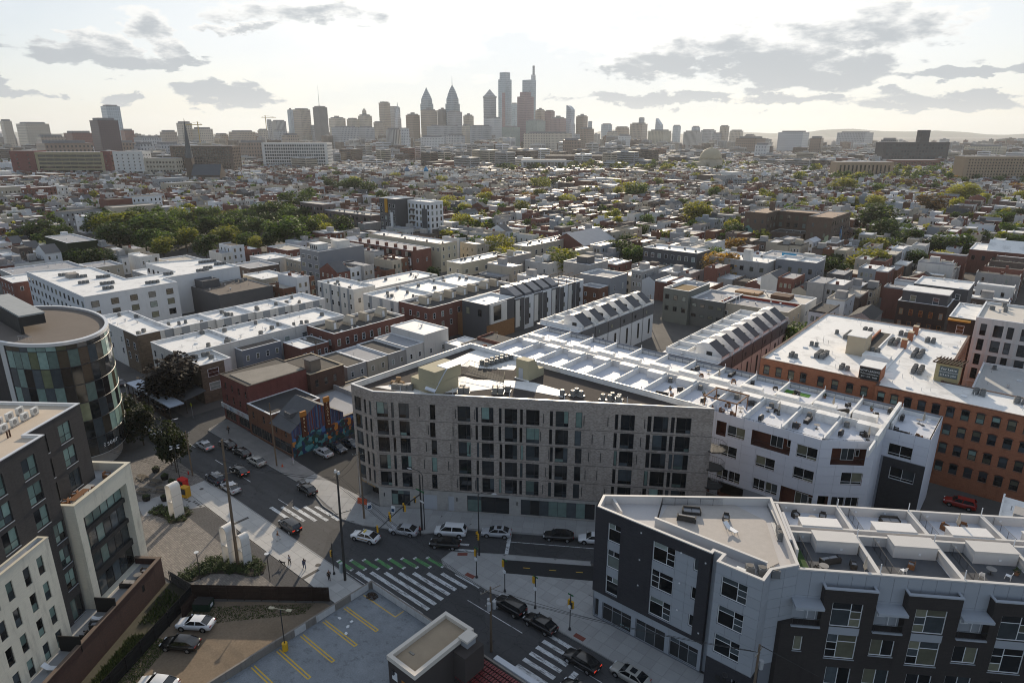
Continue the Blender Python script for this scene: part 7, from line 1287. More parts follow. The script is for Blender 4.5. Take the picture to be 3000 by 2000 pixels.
person('person in a dark cap top and white trousers walking beside the braking black vehicle',-83.7,43.6,60,brn_,wht,hrb); person('person in a white shirt walking a dark dog on the pale pavement',-77.0,41.4,200,wht,blk,hrb,.15,False); person('person with long dark hair in a blue denim jacket on the pale pavement',-74.6,42.3,160,blu,blu,hrb,.3,True,True); person('person in black with a backpack near the dark pole',-69.6,43.0,150,blk,blk,hrb,.2,True,bag=blk)
person('person in black crossing the pavement under the shop sign',-125.9,57.7,300,blk,blk,hrb,.3); person('person in a lilac top and white apron skirt standing at the mural corner',-103.5,58.8,230,lil,wht,hrg,.06); person('person in a red shirt standing beside the signal mast',-67.9,58.6,260,rdc,blk,hrb,.05,False,sk=SK2)
t = thing('dog', 'slim black dog on a lead beside the white shirted person', 'dog', (-77.7,40.7,.13), R(205))
V = [(-.30,0,.52),(-.1,0,.50),(.2,0,.52),(.38,0,.66),(.48,0,.76),(.62,0,.72),(-.42,0,.58),(-.6,0,.72)]; E_ = [(0,1),(1,2),(2,3),(3,4),(4,5),(0,6),(6,7)]; Rd = [(.095,.11),(.085,.10),(.105,.13),.07,.065,.035,.03,.014]
for sd in (1,-1):
    n = len(V); V += [(.2,.08*sd,.42),(.2+.06*sd,.085*sd,.22),(.18+.06*sd,.085*sd,.03),(.23+.06*sd,.085*sd,.02)]; E_ += [(2,n),(n,n+1),(n+1,n+2),(n+2,n+3)]; Rd += [.06,.032,.026,.024]
    n = len(V); V += [(-.30,.08*sd,.42),(-.22-.08*sd,.085*sd,.32),(-.40-.08*sd,.085*sd,.20),(-.38-.08*sd,.085*sd,.03),(-.33-.08*sd,.085*sd,.02)]; E_ += [(0,n)] + [(n+i,n+i+1) for i in range(4)]; Rd += [.075,.05,.03,.024,.024]
    n = len(V); V += [(.44,.06*sd,.86)]; E_ += [(4,n)]; Rd += [.022]
skin('body', V, E_, Rd, mat('fur_black', (.012,.011,.011), .7, 0), t); b = MB(); b.tube([(.38,0,.66),(.5,.3,.6),(.75,.7,.9)], .008, 4); b.build('lead', black, t)
# ================================================================ furniture on the roof terraces
PROTO = {}
def furn(kind, label, loc, rz=0):
    if kind not in PROTO:
        t = obj({'arm': 'armchair', 'plastic': 'plastic_chair', 'table': 'patio_table', 'sofa': 'outdoor_sofa', 'grill': 'grill', 'umb': 'folded_parasol', 'lounge': 'sun_lounger', 'pot': 'flower_pot', 'wood': 'wooden_chair'}[kind], None); wk = mat('wicker_dark', (.045,.042,.04), .8, .2, 6); cu = mat('cushion', (.30,.30,.31), .9, .1, 3)
        if kind in ('arm','wood'):
            m = wk if kind == 'arm' else mat('teak', (.20,.095,.045), .7, .2, 3)
            MB().box(-.3,.3,-.32,.25,.32,.4).build('seat', m, t); MB().box(-.3,.3,.25,.33,.32,.85).build('backrest', m, t)
            for s in (-1,1): MB().box(s*.36-.05,s*.36+.05,-.34,.33,0,.6).build('arm', m, t)
            MB().box(-.28,.28,-.3,.22,.403,.5).build('cushion', cu, t)
        elif kind == 'plastic':
            MB().box(-.24,.24,-.24,.24,.42,.45).build('seat', white, t); b = MB(); b.loft([[(-.24,.22,.45),(.24,.22,.45),(.24,.25,.45),(-.24,.25,.45)],[(-.2,.34,.9),(.2,.34,.9),(.2,.37,.9),(-.2,.37,.9)]]); b.build('backrest', white, t)
            for x in (-1,1):
                for y in (-1,1): MB().tube([(.21*x,.21*y,.42),(.27*x,.27*y,0)], .03, 5).build('leg', white, t)
        elif kind == 'table':
            MB().cyl(0,0,.68,.72,.5,14).build('table_top', mat('table_grey', (.22,.21,.20), .5, .1), t); MB().cyl(0,0,.03,.68,.04,8).build('stem', dmetal, t); MB().cyl(0,0,0,.03,.3,10).build('foot', dmetal, t)
        elif kind == 'sofa':
            MB().box(-1,1,-.4,.3,.1,.4).build('seat', wk, t); MB().box(-1,1,.3,.42,.1,.8).build('backrest', wk, t)
            for s in (-1,1): MB().box(s*1.06-.06,s*1.06+.06,-.4,.42,0,.6).build('arm', wk, t)
            for s in (-1,1): MB().box(s*.5-.46,s*.5+.46,-.38,.28,.403,.52).build('cushion', cu, t)
        elif kind == 'grill':
            MB().box(-.5,.5,-.28,.28,.25,.8).build('cabinet', dmetal, t); b = MB(); b.loft([[(x,.3*cos(k*pi/6),.8+.28*sin(k*pi/6)) for k in range(7)] for x in (-.5,.5)]); b.build('hood', dmetal, t); MB().box(-.85,-.52,-.25,.25,.78,.82).build('shelf', dmetal, t); [MB().cyl(x,y,0,.25,.04,6).build('leg', dmetal, t) for x in (-.4,.4) for y in (-.2,.2)]
        elif kind == 'umb': MB().cyl(0,0,0,.1,.3,10).build('foot', dmetal, t); MB().cyl(0,0,.1,2.4,.03,6).build('pole', metal, t); MB().loft([[(r*cos(k*pi/4),r*sin(k*pi/4),z) for k in range(8)] for z, r in ((.9,.1),(1.2,.22),(2.2,.08),(2.5,.02))]).build('canopy', mat('parasol_cloth', (.40,.36,.30), .9, .1, 3), t)
        elif kind == 'lounge':
            b = MB(); b.loft([[(-.3,-.9,.35),(.3,-.9,.35),(.3,-.9,.42),(-.3,-.9,.42)],[(-.3,.3,.35),(.3,.3,.35),(.3,.3,.42),(-.3,.3,.42)],[(-.3,.95,.8),(.3,.95,.8),(.3,.93,.87),(-.3,.93,.87)]]); b.build('slings', white, t); [MB().tube([(x,y,.35),(x,y,0)], .03, 5).build('leg', metal, t) for x in (-.28,.28) for y in (-.8,.3)]
        else: MB().cyl(0,0,0,.45,.18,10,r2=.26).build('pot', mat('terracotta', (.26,.13,.08), .9, .1), t); b = MB(); leafball(b,0,0,.55,.35,.35,.35,70,.1,random.Random(8)); b.build('plant', LEAF, t)
        tag(t, 'x', {'arm': 'armchair', 'plastic': 'chair', 'table': 'table', 'sofa': 'sofa', 'grill': 'grill', 'umb': 'parasol', 'lounge': 'sun lounger', 'pot': 'flower pot', 'wood': 'chair'}[kind]); PROTO[kind] = [t, False]
    p = PROTO[kind]
    if not p[1]: p[1] = True; o = p[0]; o.location = loc; o.rotation_euler = (0,0,rz); o['label'] = label
    else: o = copy_tree(p[0], loc, rz, label)
    return o
NM = {'arm': 'dark wicker armchair', 'plastic': 'white plastic chair', 'table': 'round grey patio table', 'sofa': 'dark wicker sofa', 'grill': 'black gas grill', 'umb': 'folded parasol', 'lounge': 'white sun lounger', 'pot': 'potted plant', 'wood': 'brown wooden chair'}
tl = lambda x, y: (-14.7+x*cos(R(33))-y*sin(R(33)), 64.9+x*sin(R(33))+y*cos(R(33)))
for kind, x, y, a, w_ in (('arm',3.2,12.2,20,'left of the pair, rear terrace nearest the corner block'),('arm',6.4,12.2,-20,'right of the pair, rear terrace nearest the corner block'),('table',4.9,11.2,0,'between two armchairs on the rear grey terrace'),('sofa',4.4,3.2,200,'on the dark front terrace nearest the corner block'),('arm',6.6,2.6,80,'beside the sofa on the dark front terrace'),('table',3.2,1.6,0,'in front of the sofa on the dark front terrace'),('umb',7.2,1.2,0,'at the divider of the dark front terrace'),('arm',2.6,1.4,120,'by the turf strip on the dark front terrace'),
      ('plastic',11.6,2.2,200,'on the second front grey terrace'),('wood',12.9,3.3,240,'by the hatch on the second front grey terrace'),('sofa',14.2,12.2,0,'on the second rear grey terrace'),('plastic',19.6,2.4,150,'left on the third front grey terrace'),('plastic',22.3,2.6,230,'right on the third front grey terrace'),('table',20.9,3.2,0,'on the third front grey terrace'),('pot',23.6,3.4,0,'on the third front grey terrace'),('umb',21.4,11.3,0,'on the third rear grey terrace'),('table',21.2,10.8,0,'under the parasol on the third rear grey terrace'),('wood',20.2,11.6,30,'left of the rear terrace parasol'),('wood',22.4,11.9,-30,'right of the rear terrace parasol'),('wood',22.2,10.6,210,'in front of the rear terrace parasol')):
    furn(kind, NM[kind] + ' ' + w_, (*tl(x, y), 14.71), R(33+a))
furn('lounge','white sun lounger on the corner block roof deck',(-23.2,67.6,15.44),R(70)); o = furn('sofa','dark covered sofa on the corner block roof deck',(-28.4,68.2,15.44),R(30)); furn('arm','dark covered lounge chair beside the sun lounger',(-24.6,69.6,15.44),R(20)); furn('sofa','second dark covered sofa facing the railing on the corner block deck',(-28.2,66.4,15.44),R(200))
rf_ = random.Random(11)
for i in range(6, 12):
    x0 = xs[i]
    for row, (ya, yb) in (('front',(102,108.5)),('rear',(115.5,121))):
        ks = rf_.sample(['arm','arm','table','sofa','grill','umb','plastic','wood','pot'], 4); used = set()
        for k in ks:
            lb_ = NM[k] + ', ' + ('another, ' if k in used else '') + '%s %s terrace from the left on the white block' % (od(i-6), row); used.add(k)
            furn(k, lb_, (x0+rf_.uniform(1.0,5.4), rf_.uniform(ya, yb), DZ+.01), rf_.uniform(0,6.28))
        condenser('round', 'condenser on the %s %s terrace of the white block' % (od(i-6), row), (x0+rf_.uniform(.8,1.6), (109.8 if row == 'front' else 114.2), DZ+.1))
for k, x, y, a in (('sofa',-13.6,112.4,180),('wood',-11.2,112.6,150),('umb',-11.6,118.5,0),('table',-12.2,118.9,0),('arm',-14.5,113.2,90),('plastic',-11.0,119.6,0),('grill',-14.6,118.4,90)): furn(k, NM[k] + ' on the small end terrace of the white block', (x, y, DZ+.01), R(a))
pg_ = thing('timber_pergola', 'bare timber pergola frame on a front terrace of the white block', 'pergola', (-41.8,101.2,DZ)); tk = mat('teak', (.20,.095,.045))
for x in (0,5.6):
    for y in (0,5): MB().box(x,x+.14,y,y+.14,0,2.6).build('post', tk, pg_)
for y in (0,5): MB().box(-.2,5.9,y,y+.14,2.6,2.8).build('beam', tk, pg_)
for x in (0,5.6): MB().box(x,x+.14,.15,4.99,2.602,2.78).build('rafter', tk, pg_)
for k in range(5): furn('plastic' if k % 2 else 'wood', 'chair under the pergola, %s from the left, on the white block' % od(k), (-41+1.0*k, 102.4+.9*(k % 2), DZ+.01), R(40*k))
MB().box(-34,-29.6,118.8,120.4,DZ+.003,DZ+.05).build('turf_mat', mat('turf_bright', (.07,.22,.02), .95, .2, 3)).name = 'turf_mat'; tag(bpy.data.objects['turf_mat'], 'bright green turf mat on a rear terrace of the white block', 'mat')
def pol(s, t_): return (OL[0]-.6*s-.8*t_, OL[1]+.8*s-.6*t_)
for k, s, t_, z, a, lab in (('wood',8.9,.1,16.91,0,'brown wooden armchair at the far end of the frame roof terrace'),('wood',5.4,-.8,16.91,90,'wooden chair left of the long terrace table'),('wood',2.2,.8,16.91,200,'wooden chair behind the long terrace table'),('wood',4.0,.9,16.91,200,'second wooden chair behind the long terrace table'),('lounge',-1.6,-3.6,3.31,30,'white cushioned lounger on the brick walled terrace'),('arm',-2.8,-3.4,3.31,10,'dark chair beside the white lounger on the brick walled terrace'),('arm',-4.4,-3.4,3.31,180,'wicker chair nearest the cream block on the brick walled terrace'),('sofa',4.6,-3.2,3.31,90,'dark sofa behind the brick wall below the frame block'),('table',6.2,-3.4,3.31,0,'small table behind the brick wall below the frame block'),('lounge',-9.5,-3.2,3.31,0,'white lounger at the lower left behind the brick wall'),('arm',7.4,-3.5,3.31,0,'dark chair next to the small table behind the brick wall')): furn(k, lab, (*pol(s, t_), z), AL+R(a))
t = thing('dining_table', 'long brown dining table on the frame block roof terrace', 'table', (*pol(3.4,-.1),16.91), AL)
for k in range(5): MB().box(-1.4,1.4,-.45+.18*k,-.29+.18*k,.7,.75).build('plank', tk, t)
for x in (-1.2,1.2):
    for y in (-.35,.35): MB().box(x-.04,x+.04,y-.04,y+.04,0,.7).build('leg', tk, t)
# ================================================================ trees
def leafmat(name, col):
    m = bpy.data.materials.new(name); m.use_nodes = True; t = m.node_tree; b = t.nodes['Principled BSDF']; b.inputs['Roughness'].default_value = .7; b.inputs['Specular IOR Level'].default_value = .25
    c = N(t, 'ShaderNodeTexCoord'); oi = N(t, 'ShaderNodeObjectInfo')
    f = mth(t, 'MULTIPLY', mth(t, 'ADD', mth(t, 'MULTIPLY', noise(t, c.outputs['Object'], .9, 3, .6), .9), .55), mth(t, 'ADD', mth(t, 'MULTIPLY', oi.outputs['Random'], .5), .75))
    col_ = mixc(t, 1.0, tuple(col), f, 'MULTIPLY'); t.links.new(col_, b.inputs['Base Color'])
    tr = N(t, 'ShaderNodeBsdfTranslucent'); t.links.new(mixc(t, 1.0, col_, (1.7,1.6,.7), 'MULTIPLY'), tr.inputs['Color']); mx = N(t, 'ShaderNodeMixShader'); mx.inputs[0].default_value = .4
    t.links.new(b.outputs[0], mx.inputs[1]); t.links.new(tr.outputs[0], mx.inputs[2]); t.links.new(mx.outputs[0], t.nodes['Material Output'].inputs['Surface']); return m
PAL_ = {'d': [(.028,.048,.014),(.040,.062,.018),(.018,.030,.010)], 'g': [(.045,.075,.018),(.065,.10,.024),(.028,.048,.014)], 'y': [(.085,.095,.018),(.12,.12,.022),(.045,.06,.014)], 'w': [(.16,.15,.025),(.20,.17,.03),(.08,.085,.018)], 'o': [(.19,.10,.025),(.14,.08,.025),(.09,.06,.02)], 'b': [(.10,.065,.032),(.075,.05,.028),(.05,.038,.02)], 'p': [(.008,.006,.006),(.011,.008,.008),(.005,.004,.004)], 'k': [(.012,.018,.007),(.016,.023,.008),(.008,.012,.005)]}  # palette k: shade on the plaza trees put into the leaf colour
PAL = {k: [tuple(min(.34, q*(2.2 if k in 'wyo' else 1.7)) for q in c) for c in v] for k, v in PAL_.items()}
LM = {k: [leafmat('foliage_%s%d' % (k, i), c) for i, c in enumerate(v)] for k, v in PAL.items()}
CROWN = {}
def crown(k, shape):
    if (k, shape) in CROWN: return CROWN[k, shape]
    rr = random.Random(shape*31+5); b = MB()
    for i in range(13):                                  # unit crown: radius 1, height 0..1.5 above the fork
        a = rr.uniform(0, 2*pi); d = rr.uniform(.15,.62); z = rr.uniform(.25,1.15); s = rr.uniform(.26,.46)*(1.15-.25*z)
        leafball(b, d*cos(a), d*sin(a), z, s, s, s*.9, 130, .07, rr)
    leafball(b, 0, 0, .75, .62, .62, .7, 330, .08, rr); leafball(b, 0, 0, .72, .85, .85, .78, 140, .06, rr)
    CROWN[k, shape] = b.mesh('crown', LM[k]); return CROWN[k, shape]
tb = MB(); tb.tube([(0,0,0),(.01,.0,.5),(0,.01,1.0)], .055, 7, r2=.035)
for i in range(5): a = i*1.3; tb.tube([(0,0,.75+.05*i),(.3*cos(a),.3*sin(a),1.25),(.55*cos(a),.55*sin(a),1.6)], .025, 5, r2=.008)
TRUNK = tb.mesh('trunk', mat('bark', (.075,.058,.045), .95, .25, 3))
def tree(label, x, y, h, r, k, i, z=0, sq=1.0, group='city trees'):
    t = thing('tree', label, 'tree', (x,y,z), random.uniform(0,6.28), group); o = obj('trunk', TRUNK, t); o.scale = (r*.9,r*.9,h*.42)
    c = obj('crown', crown(k, i % 4), t, (0,0,h*.18)); c.scale = (r*1.3*sq,r*1.3*sq,h*.62); return t
TREES = [(-434.1,111.2,14.2,9.1,'d'),(-414,114.5,11.8,7.4,'d'),(-381.9,111.2,9.6,5.9,'y'),(-338.8,99,10,6.1,'d'),(-330,103.5,10.8,6.5,'d'),(-326.2,106.4,8.1,4.9,'d'),(-402.9,139,18,13.3,'y'),(-383.8,150.7,18,13.6,'g'),(-378.2,128.9,15.5,9.4,'d'),(-386.2,139.5,9.1,5.5,'b'),(-365.9,138.6,12.4,7.4,'g'),(-340.9,136.7,10.9,6.3,'y'),(-367.5,159.5,9.2,5.3,'g'),(-441.1,188.6,12.7,7.5,'g'),(-370.9,173.7,15.6,9,'d'),(-391.1,196.2,13.2,7.5,'d'),(-340,168.4,12.6,7.1,'y'),(-526.5,116.3,10.2,6.7,'d'),(-457.2,146.3,13.3,8.2,'d'),(-465.5,174.6,14.1,8.5,'d'),(-410.3,149.4,12.5,7.5,'g'),(-427.1,230,10.7,6.1,'g'),(-376.5,186.5,13.8,7.9,'d'),(-353.9,191.1,14.6,8.2,'d'),(-315.1,189.6,18,11,'g'),(-327,173.7,10.4,5.8,'g'),(-337.5,169.2,11.5,6.5,'y'),(-409.6,239.4,15.8,8.9,'d'),(-387.8,238,14.1,7.8,'g'),(-445.7,276.3,18,11.5,'g'),(-483.2,315.4,16.1,9,'g'),(-327.8,213.2,15.7,8.6,'g'),(-339.3,232.3,10.7,5.8,'d'),(-322.5,231.7,13.8,7.5,'d'),(-333.6,234,8.9,4.8,'y'),(-315.1,234.1,7.5,4,'y'),(-431,241.3,13.6,7.7,'g'),(-375.5,213.3,13.3,7.4,'d'),(-385.2,199.4,12,6.8,'d'),(-541.2,395,16.9,9.4,'d'),(-538.1,404.8,18,10,'d'),(-508.9,395.5,16.4,9,'d'),(-580,404.9,15.7,8.8,'d'),(-440,344.4,8.8,4.8,'d'),(-200.6,187.2,6.4,3.3,'d'),(-326.1,186.7,9.6,5.3,'g'),(-391,247.7,13.1,7.2,'g'),(-183.3,403.8,18,11.4,'w'),(-232.8,484.4,11.4,6.3,'g'),(-293.7,519.7,17,9.3,'g'),(-193.3,347.8,7.6,4.1,'g'),(-175.9,305.3,8.4,4.4,'d'),(-140.9,361.3,12.2,6.7,'d'),(-152,372.1,6.3,3.5,'o'),(-159.4,415.1,9.4,5.2,'y'),(-73.5,305.6,8.3,4.7,'d'),(-68.6,302.7,6.9,3.9,'d'),(-125.1,235,5.7,3,'y'),(-176.9,430.7,5.9,3.3,'o'),(-198,566.6,13.1,7.5,'y'),(-153.7,602.3,8.2,4.8,'w'),(-86.7,266.9,4.1,2.2,'g'),(-73,261.2,2.7,1.5,'y'),(-178.3,725.8,18,13.4,'w'),(-88.4,447.6,18,12.8,'d'),(-76.7,410.1,15,9,'d'),(-97.3,552.3,6.8,4.1,'d'),(-131.2,794.2,14.5,9.1,'b'),(-72.4,700.9,18,14.1,'w'),(-82.4,718.3,11.3,7.2,'y'),(-140,712,9.5,5.8,'w'),(-104.5,747.1,8.7,5.5,'w'),(-110.2,719.9,7.7,4.9,'w'),(-81,582.4,16.3,10.2,'b'),(-60.5,391.1,13.2,8,'g'),(-65.7,376.3,9.5,5.7,'d'),(-46.5,383.3,11,6.7,'d'),(-38.2,390.4,11.8,7.4,'g'),(-40,348.1,9.7,5.9,'w'),(-49.6,347.7,9.1,5.4,'d'),(-67.9,349.9,7.4,4.3,'d'),(-76.5,313.4,8.4,4.8,'d'),(-68.3,299.9,6.2,3.5,'d'),(-64.1,545,5.3,3.3,'g'),(-57.5,537,9.1,5.8,'d'),(-51.4,544.8,8.6,5.5,'y'),(-38.8,525.6,9.8,6.3,'y'),(-33.1,541.2,11.1,7.2,'g'),(-25.1,576.2,10.4,6.9,'d'),(-154.7,604.7,8.5,5,'w'),(-135.3,586.6,6.7,4,'d'),(-160.9,788,10.5,6.4,'g'),(-83.9,395,7.4,4.3,'d'),(-303.5,532,18,10.5,'w'),(-239.1,341.1,10.5,5.5,'y'),(-257.6,294.9,7.1,3.7,'y'),(-174.6,301.4,9.4,4.9,'d'),(-190.7,343.8,8.7,4.6,'g'),(-175.7,316.3,5.4,2.8,'y'),(-294.8,353.8,6.8,3.6,'y'),(-295.3,316.8,5.8,3,'d'),(-410.8,532.8,17.4,9.4,'y'),(-313.5,320.3,4,2.1,'d'),(-324.8,460.7,7.4,4,'g'),(-170.3,251,4.7,2.4,'y')]
LMK = [(-85,62,'tan brick block'),(-250,75,'white panelled flats'),(-235,162,'tall grey clad building'),(-236,193,'bay window terrace'),(-290,250,'black and white flats'),(-188,280,'gabled brick hall'),(-115,375,'brown brick school'),(-98,160,'left dormered terrace'),(-60,160,'dormered terrace by the lofts'),(-20,150,'brick lofts'),(-26,220,'dark brown house'),(0,196,'white framed flats'),(-85,268,'long light grey block'),(0,368,'red brick depot'),(-370,112,'ivy covered hall'),(-360,258,'brown park flats'),(-130,170,'modern white and charcoal row'),(-70,205,'red trimmed hall'),(-165,335,'maroon brick row'),(-310,78,'grey flat topped house'),(-290,135,'white house with pergola'),(-800,380,'church with the tall spire')]
def nth(i): n = i+1; return od(i) if i < 20 else '%d%s' % (n, 'th' if n % 100 in (11,12,13) else {1:'st',2:'nd',3:'rd'}.get(n % 10, 'th'))
COLN = {'d': 'dark green', 'g': 'green', 'y': 'yellow green', 'w': 'golden yellow', 'o': 'orange', 'b': 'russet brown', 'p': 'purple black', 'k': 'blackish green'}
def near(x, y): return min(range(len(LMK)), key=lambda i: (LMK[i][0]-x)**2+(LMK[i][1]-y)**2)
allt = [(x,y,h,r,k) for x, y, h, r, k in TREES]
rt = random.Random(21)
for _ in range(40):                                       # fill the park between the listed trees
    x, y = rt.uniform(-460,-318), rt.uniform(128,246)
    if y > 128+(x+460)*.02 and all((x-a[0])**2+(y-a[1])**2 > 60 for a in allt): allt.append((round(x,1), round(y,1), rt.uniform(9,15), rt.uniform(4.5,7.5), rt.choice('dggyyw')))
cnt = {}
for i, (x,y,h,r,k) in sorted(enumerate(allt), key=lambda e: e[1][0]**2+e[1][1]**2):
    n = near(x, y); c = cnt.get((n,k), 0); cnt[n,k] = c+1
    tree('%s tree, %s of that colour counting towards the %s' % (COLN[k], nth(c), LMK[n][2]), x, y, h, r, k, i)
rg = random.Random(33); ng = 0
while ng < 95:
    f = rg.uniform(260,900); s_ = rg.uniform(-.25,.8)*f; x, y = -.6428*f+.766*s_, .766*f+.6428*s_
    if any((x-a[0])**2+(y-a[1])**2 < 90 for a in allt): continue
    k = rg.choice('wwwyyggo'); ng += 1; allt.append((x,y,9,6,k)); n = near(x, y); c = cnt.get((n,k), 0); cnt[n,k] = c+1
    tree('%s tree, %s of that colour counting towards the %s' % (COLN[k], nth(c), LMK[n][2]), x, y, rg.uniform(9,14), rg.uniform(4.8,8.2), k, ng)
tree('large purple black street tree over the dining shelter',-150,57.6,11,7.0,'p',1); tree('dark green tree by the glass office at the plaza kerb',-134,44,8.5,3.6,'k',2); tree('dense oval dark tree at the plaza edge behind the tables',-117.5,43.2,8.2,3.0,'k',3,sq=.85); tree('second dark tree behind the oval one on the plaza edge',-120.8,43.8,8.8,2.6,'k',0); tree('dark street tree half hidden by the glass office',-141,43.5,8,3.2,'k',1)
tree('leafy tree in the gap between the dormered terrace and the red trimmed hall',-50.5,183,9,4.6,'g',2); tree('dark ivy draped tree beside the red trimmed hall',-51,190,8.5,4.2,'d',3); tree('shrubby yellow tree behind the white terrace block',-119,131,5,2.6,'y',0); tree('small green tree behind the corner shop',-139.8,86,4.5,2.4,'y',2)
# ================================================================ the city beyond: rowhouses
FOOT = [(-420,60,36,62),(-90,-2,86,128),(-60,16,56,92),(-44,14,127,184),(-106,-53,134,186),(-200,-176,127,140),(-400,-318,126,250),(-460,-400,120,240)]
def foot_of(o):
    if o.get('category') in ('apartment block','building','townhouse','house','terrace','hall','school','loft building','shop building','office building','wall'):
        xs_, ys_ = [], []
        for c in o.children:
            if c.name.split('.')[0] in ('wall','upper_wall','lower_wall'):
                for v in c.data.vertices: xs_.append(v.co.x+o.location.x); ys_.append(v.co.y+o.location.y)
        if xs_ and abs(o.rotation_euler.z) < 1e-4: FOOT.append((min(xs_)-2.5, max(xs_)+2.5, min(ys_)-2.5, max(ys_)+2.5))
for o in list(C.objects):
    if o.parent is None and o.type == 'EMPTY': foot_of(o)
FT = [(t_[0],t_[1],t_[3]*.75) for t_ in allt]
GRID = {}
for f in FOOT:
    for gx in range(int(f[0]//40), int(f[1]//40)+1):
        for gy in range(int(f[2]//40), int(f[3]//40)+1): GRID.setdefault((gx,gy), []).append(f)
def free(x0, x1, y0, y1):
    for gx in range(int(x0//40), int(x1//40)+1):
        for gy in range(int(y0//40), int(y1//40)+1):
            for f in GRID.get((gx,gy), ()):
                if x0 < f[1] and x1 > f[0] and y0 < f[3] and y1 > f[2]: return False
    cx, cy = (x0+x1)/2, (y0+y1)/2
    return not any((cx-t_[0])**2+(cy-t_[1])**2 < (t_[2]+2)**2 for t_ in FT) if cx*cx+cy*cy < 700000 else True
WALLS = [('red brick', rb), ('brown brick', bb), ('orange brick', obk), ('mauve brick', bm), ('grey stucco', stg), ('white stucco', stw), ('tan stucco', stt), ('grey siding', pg), ('white siding', pw_), ('charcoal siding', pdk)]
ROOFS = [('white', roofw), ('silver', mat('roof_silver', (.55,.56,.58), .5, .15, .3, metal=.2, fine=.1)), ('grey', roofg), ('tan', rooft), ('dark', roofd)]
rh = random.Random(5); houses = []
def visible(x, y, mx):
    f = -.6428*x+.766*y; s = .766*x+.6428*y
    return f > 60 and f < mx and abs(s) < f*.86+25
def lot(x, y, w_, d_, along, far):
    st_ = rh.choice((2,2,2,3,3)); h = 3.1*st_+rh.uniform(.3,1.2); wi_ = rh.choices(range(10), (5,3,3,2,3,4,5,2,3,1))[0]; ri = rh.choices(range(5), (4,4,3,2,3))[0]; sh = rh.choices(('flat','gable','mansard'), (92,4,4))[0]
    houses.append((x, y, w_, d_, along, h, wi_, ri, sh, st_, rh.random(), far))
def rows(mx):
    bx0, by0, bp, bl = -2600, 60, 44.0, 78.0
    for bi in range(0, 75):
        for bj in range(0, 40):
            X, Y = bx0+bp*bi, by0+bl*bj; d0 = hypot(X+20, Y+35)
            if not any(visible(X+a, Y+b_, mx) for a, b_ in ((0,0),(44,0),(0,78),(44,78),(22,39))): continue
            rj = rh.random()
            if d0 > 520 and rj < .05: continue                      # open ground, trees take it
            big = d0 > 430 and rj > .93
            s_ = .766*X+.6428*Y; f_ = -.6428*X+.766*Y; tx = (s_ > -.12*f_) != (rh.random() < .12)
            for side in (0, 1):
                if not tx:
                    y = Y+4.5+rh.uniform(0,2)
                    while y < Y+bl-5:
                        wd = rh.uniform(4.7,6.2) if not big else rh.uniform(16,34); dp = rh.uniform(10.5,13.5) if not big else 15
                        x0 = X+5 if side == 0 else X+bp-5-dp
                        if visible(x0+dp/2, y+wd/2, mx) and free(x0, x0+dp, y, y+wd) and rh.random() > .05:
                            lot(x0, y, dp, min(wd, Y+bl-4.5-y), side, d0)
                            if big: q = list(houses[-1]); q[5] = rh.uniform(9,17); q[8] = 'flat'; houses[-1] = tuple(q)
                        y += wd+(.02 if rh.random() > .06 else 3)
                else:
                    for yb_ in (Y, Y+bl/2):
                        x = X+(0 if side else 22); sty = rh.random()
                        while x < X+(22 if side else 44)-1:
                            wd = min(rh.uniform(4.7,6.2), X+(22 if side else 44)-x) if not big else 21; dp = rh.uniform(11.5,13.5)
                            for y0 in (yb_+3.5, yb_+bl/2-3.5-dp):
                                if wd > 3 and visible(x+wd/2, y0+dp/2, mx) and free(x, x+wd, y0, y0+dp) and rh.random() > .04: lot(x, y0, wd, dp, side, d0)
                            x += wd+.02
rows(2300)
houses.sort(key=lambda q: (q[0]+q[2]/2)**2+(q[1]+q[3]/2)**2)
def house_geo(q, mb, z0=0, lod=0, ox=0, oy=0, wi_=0, ri=1, extra=True):
    x, y, w_, d_, al, h, _, _, sh, st_, rv_, far = q; x -= ox; y -= oy
    if sh == 'gable': 
        mb.box(x, x+w_, y, y+d_, 0, h, wi_, bot=False); e = .35; r = h+min(3,w_*.28)
        ri = ri if ox else 14; mb.face([(x-e,y,h-.1),(x+w_/2,y,r),(x+w_/2,y+d_,r),(x-e,y+d_,h-.1)][::-1], ri); mb.face([(x+w_+e,y,h-.1),(x+w_+e,y+d_,h-.1),(x+w_/2,y+d_,r),(x+w_/2,y,r)], ri)
        for yy in (y, y+d_): f = [(x,yy,h),(x+w_,yy,h),(x+w_/2,yy,r)]; mb.face(f if yy == y else f[::-1], wi_)
    else:
        mb.box(x, x+w_, y, y+d_, 0, h, wi_, ri, bot=False)
        if sh == 'mansard':
            xx = x+w_ if al else x; s = 1 if al else -1
            mb.face([(xx+s*.15,y,h-2.6),(xx+s*.15,y+d_,h-2.6),(xx-s*.8,y+d_,h+.4),(xx-s*.8,y,h+.4)][:: (1 if al else -1)], 14)
        if lod < 2:
            for a in ((x,x+w_,y-.02,y+.22),(x,x+.22,y+.22,y+d_),(x+w_-.22,x+w_,y+.22,y+d_)): mb.box(*a, h+.005, h+.45, wi_, ri, bot=False)
    if extra and sh == 'flat' and rv_ < .22: a, b_ = x+w_*.3, y+d_*.25; mb.box(a, a+3, b_, b_+min(2.6,d_*.6), h, h+2.4, (wi_ if rv_ < .2 else 4), ri, bot=False)
    if extra and .45 < rv_ < .75: a = x+w_*(.2+.5*rv_); mb.box(a, a+.8, y+.1, y+1.0, h, h+1.3, 0 if wi_ > 3 else wi_, bot=False)
NB = 300; byl = {}
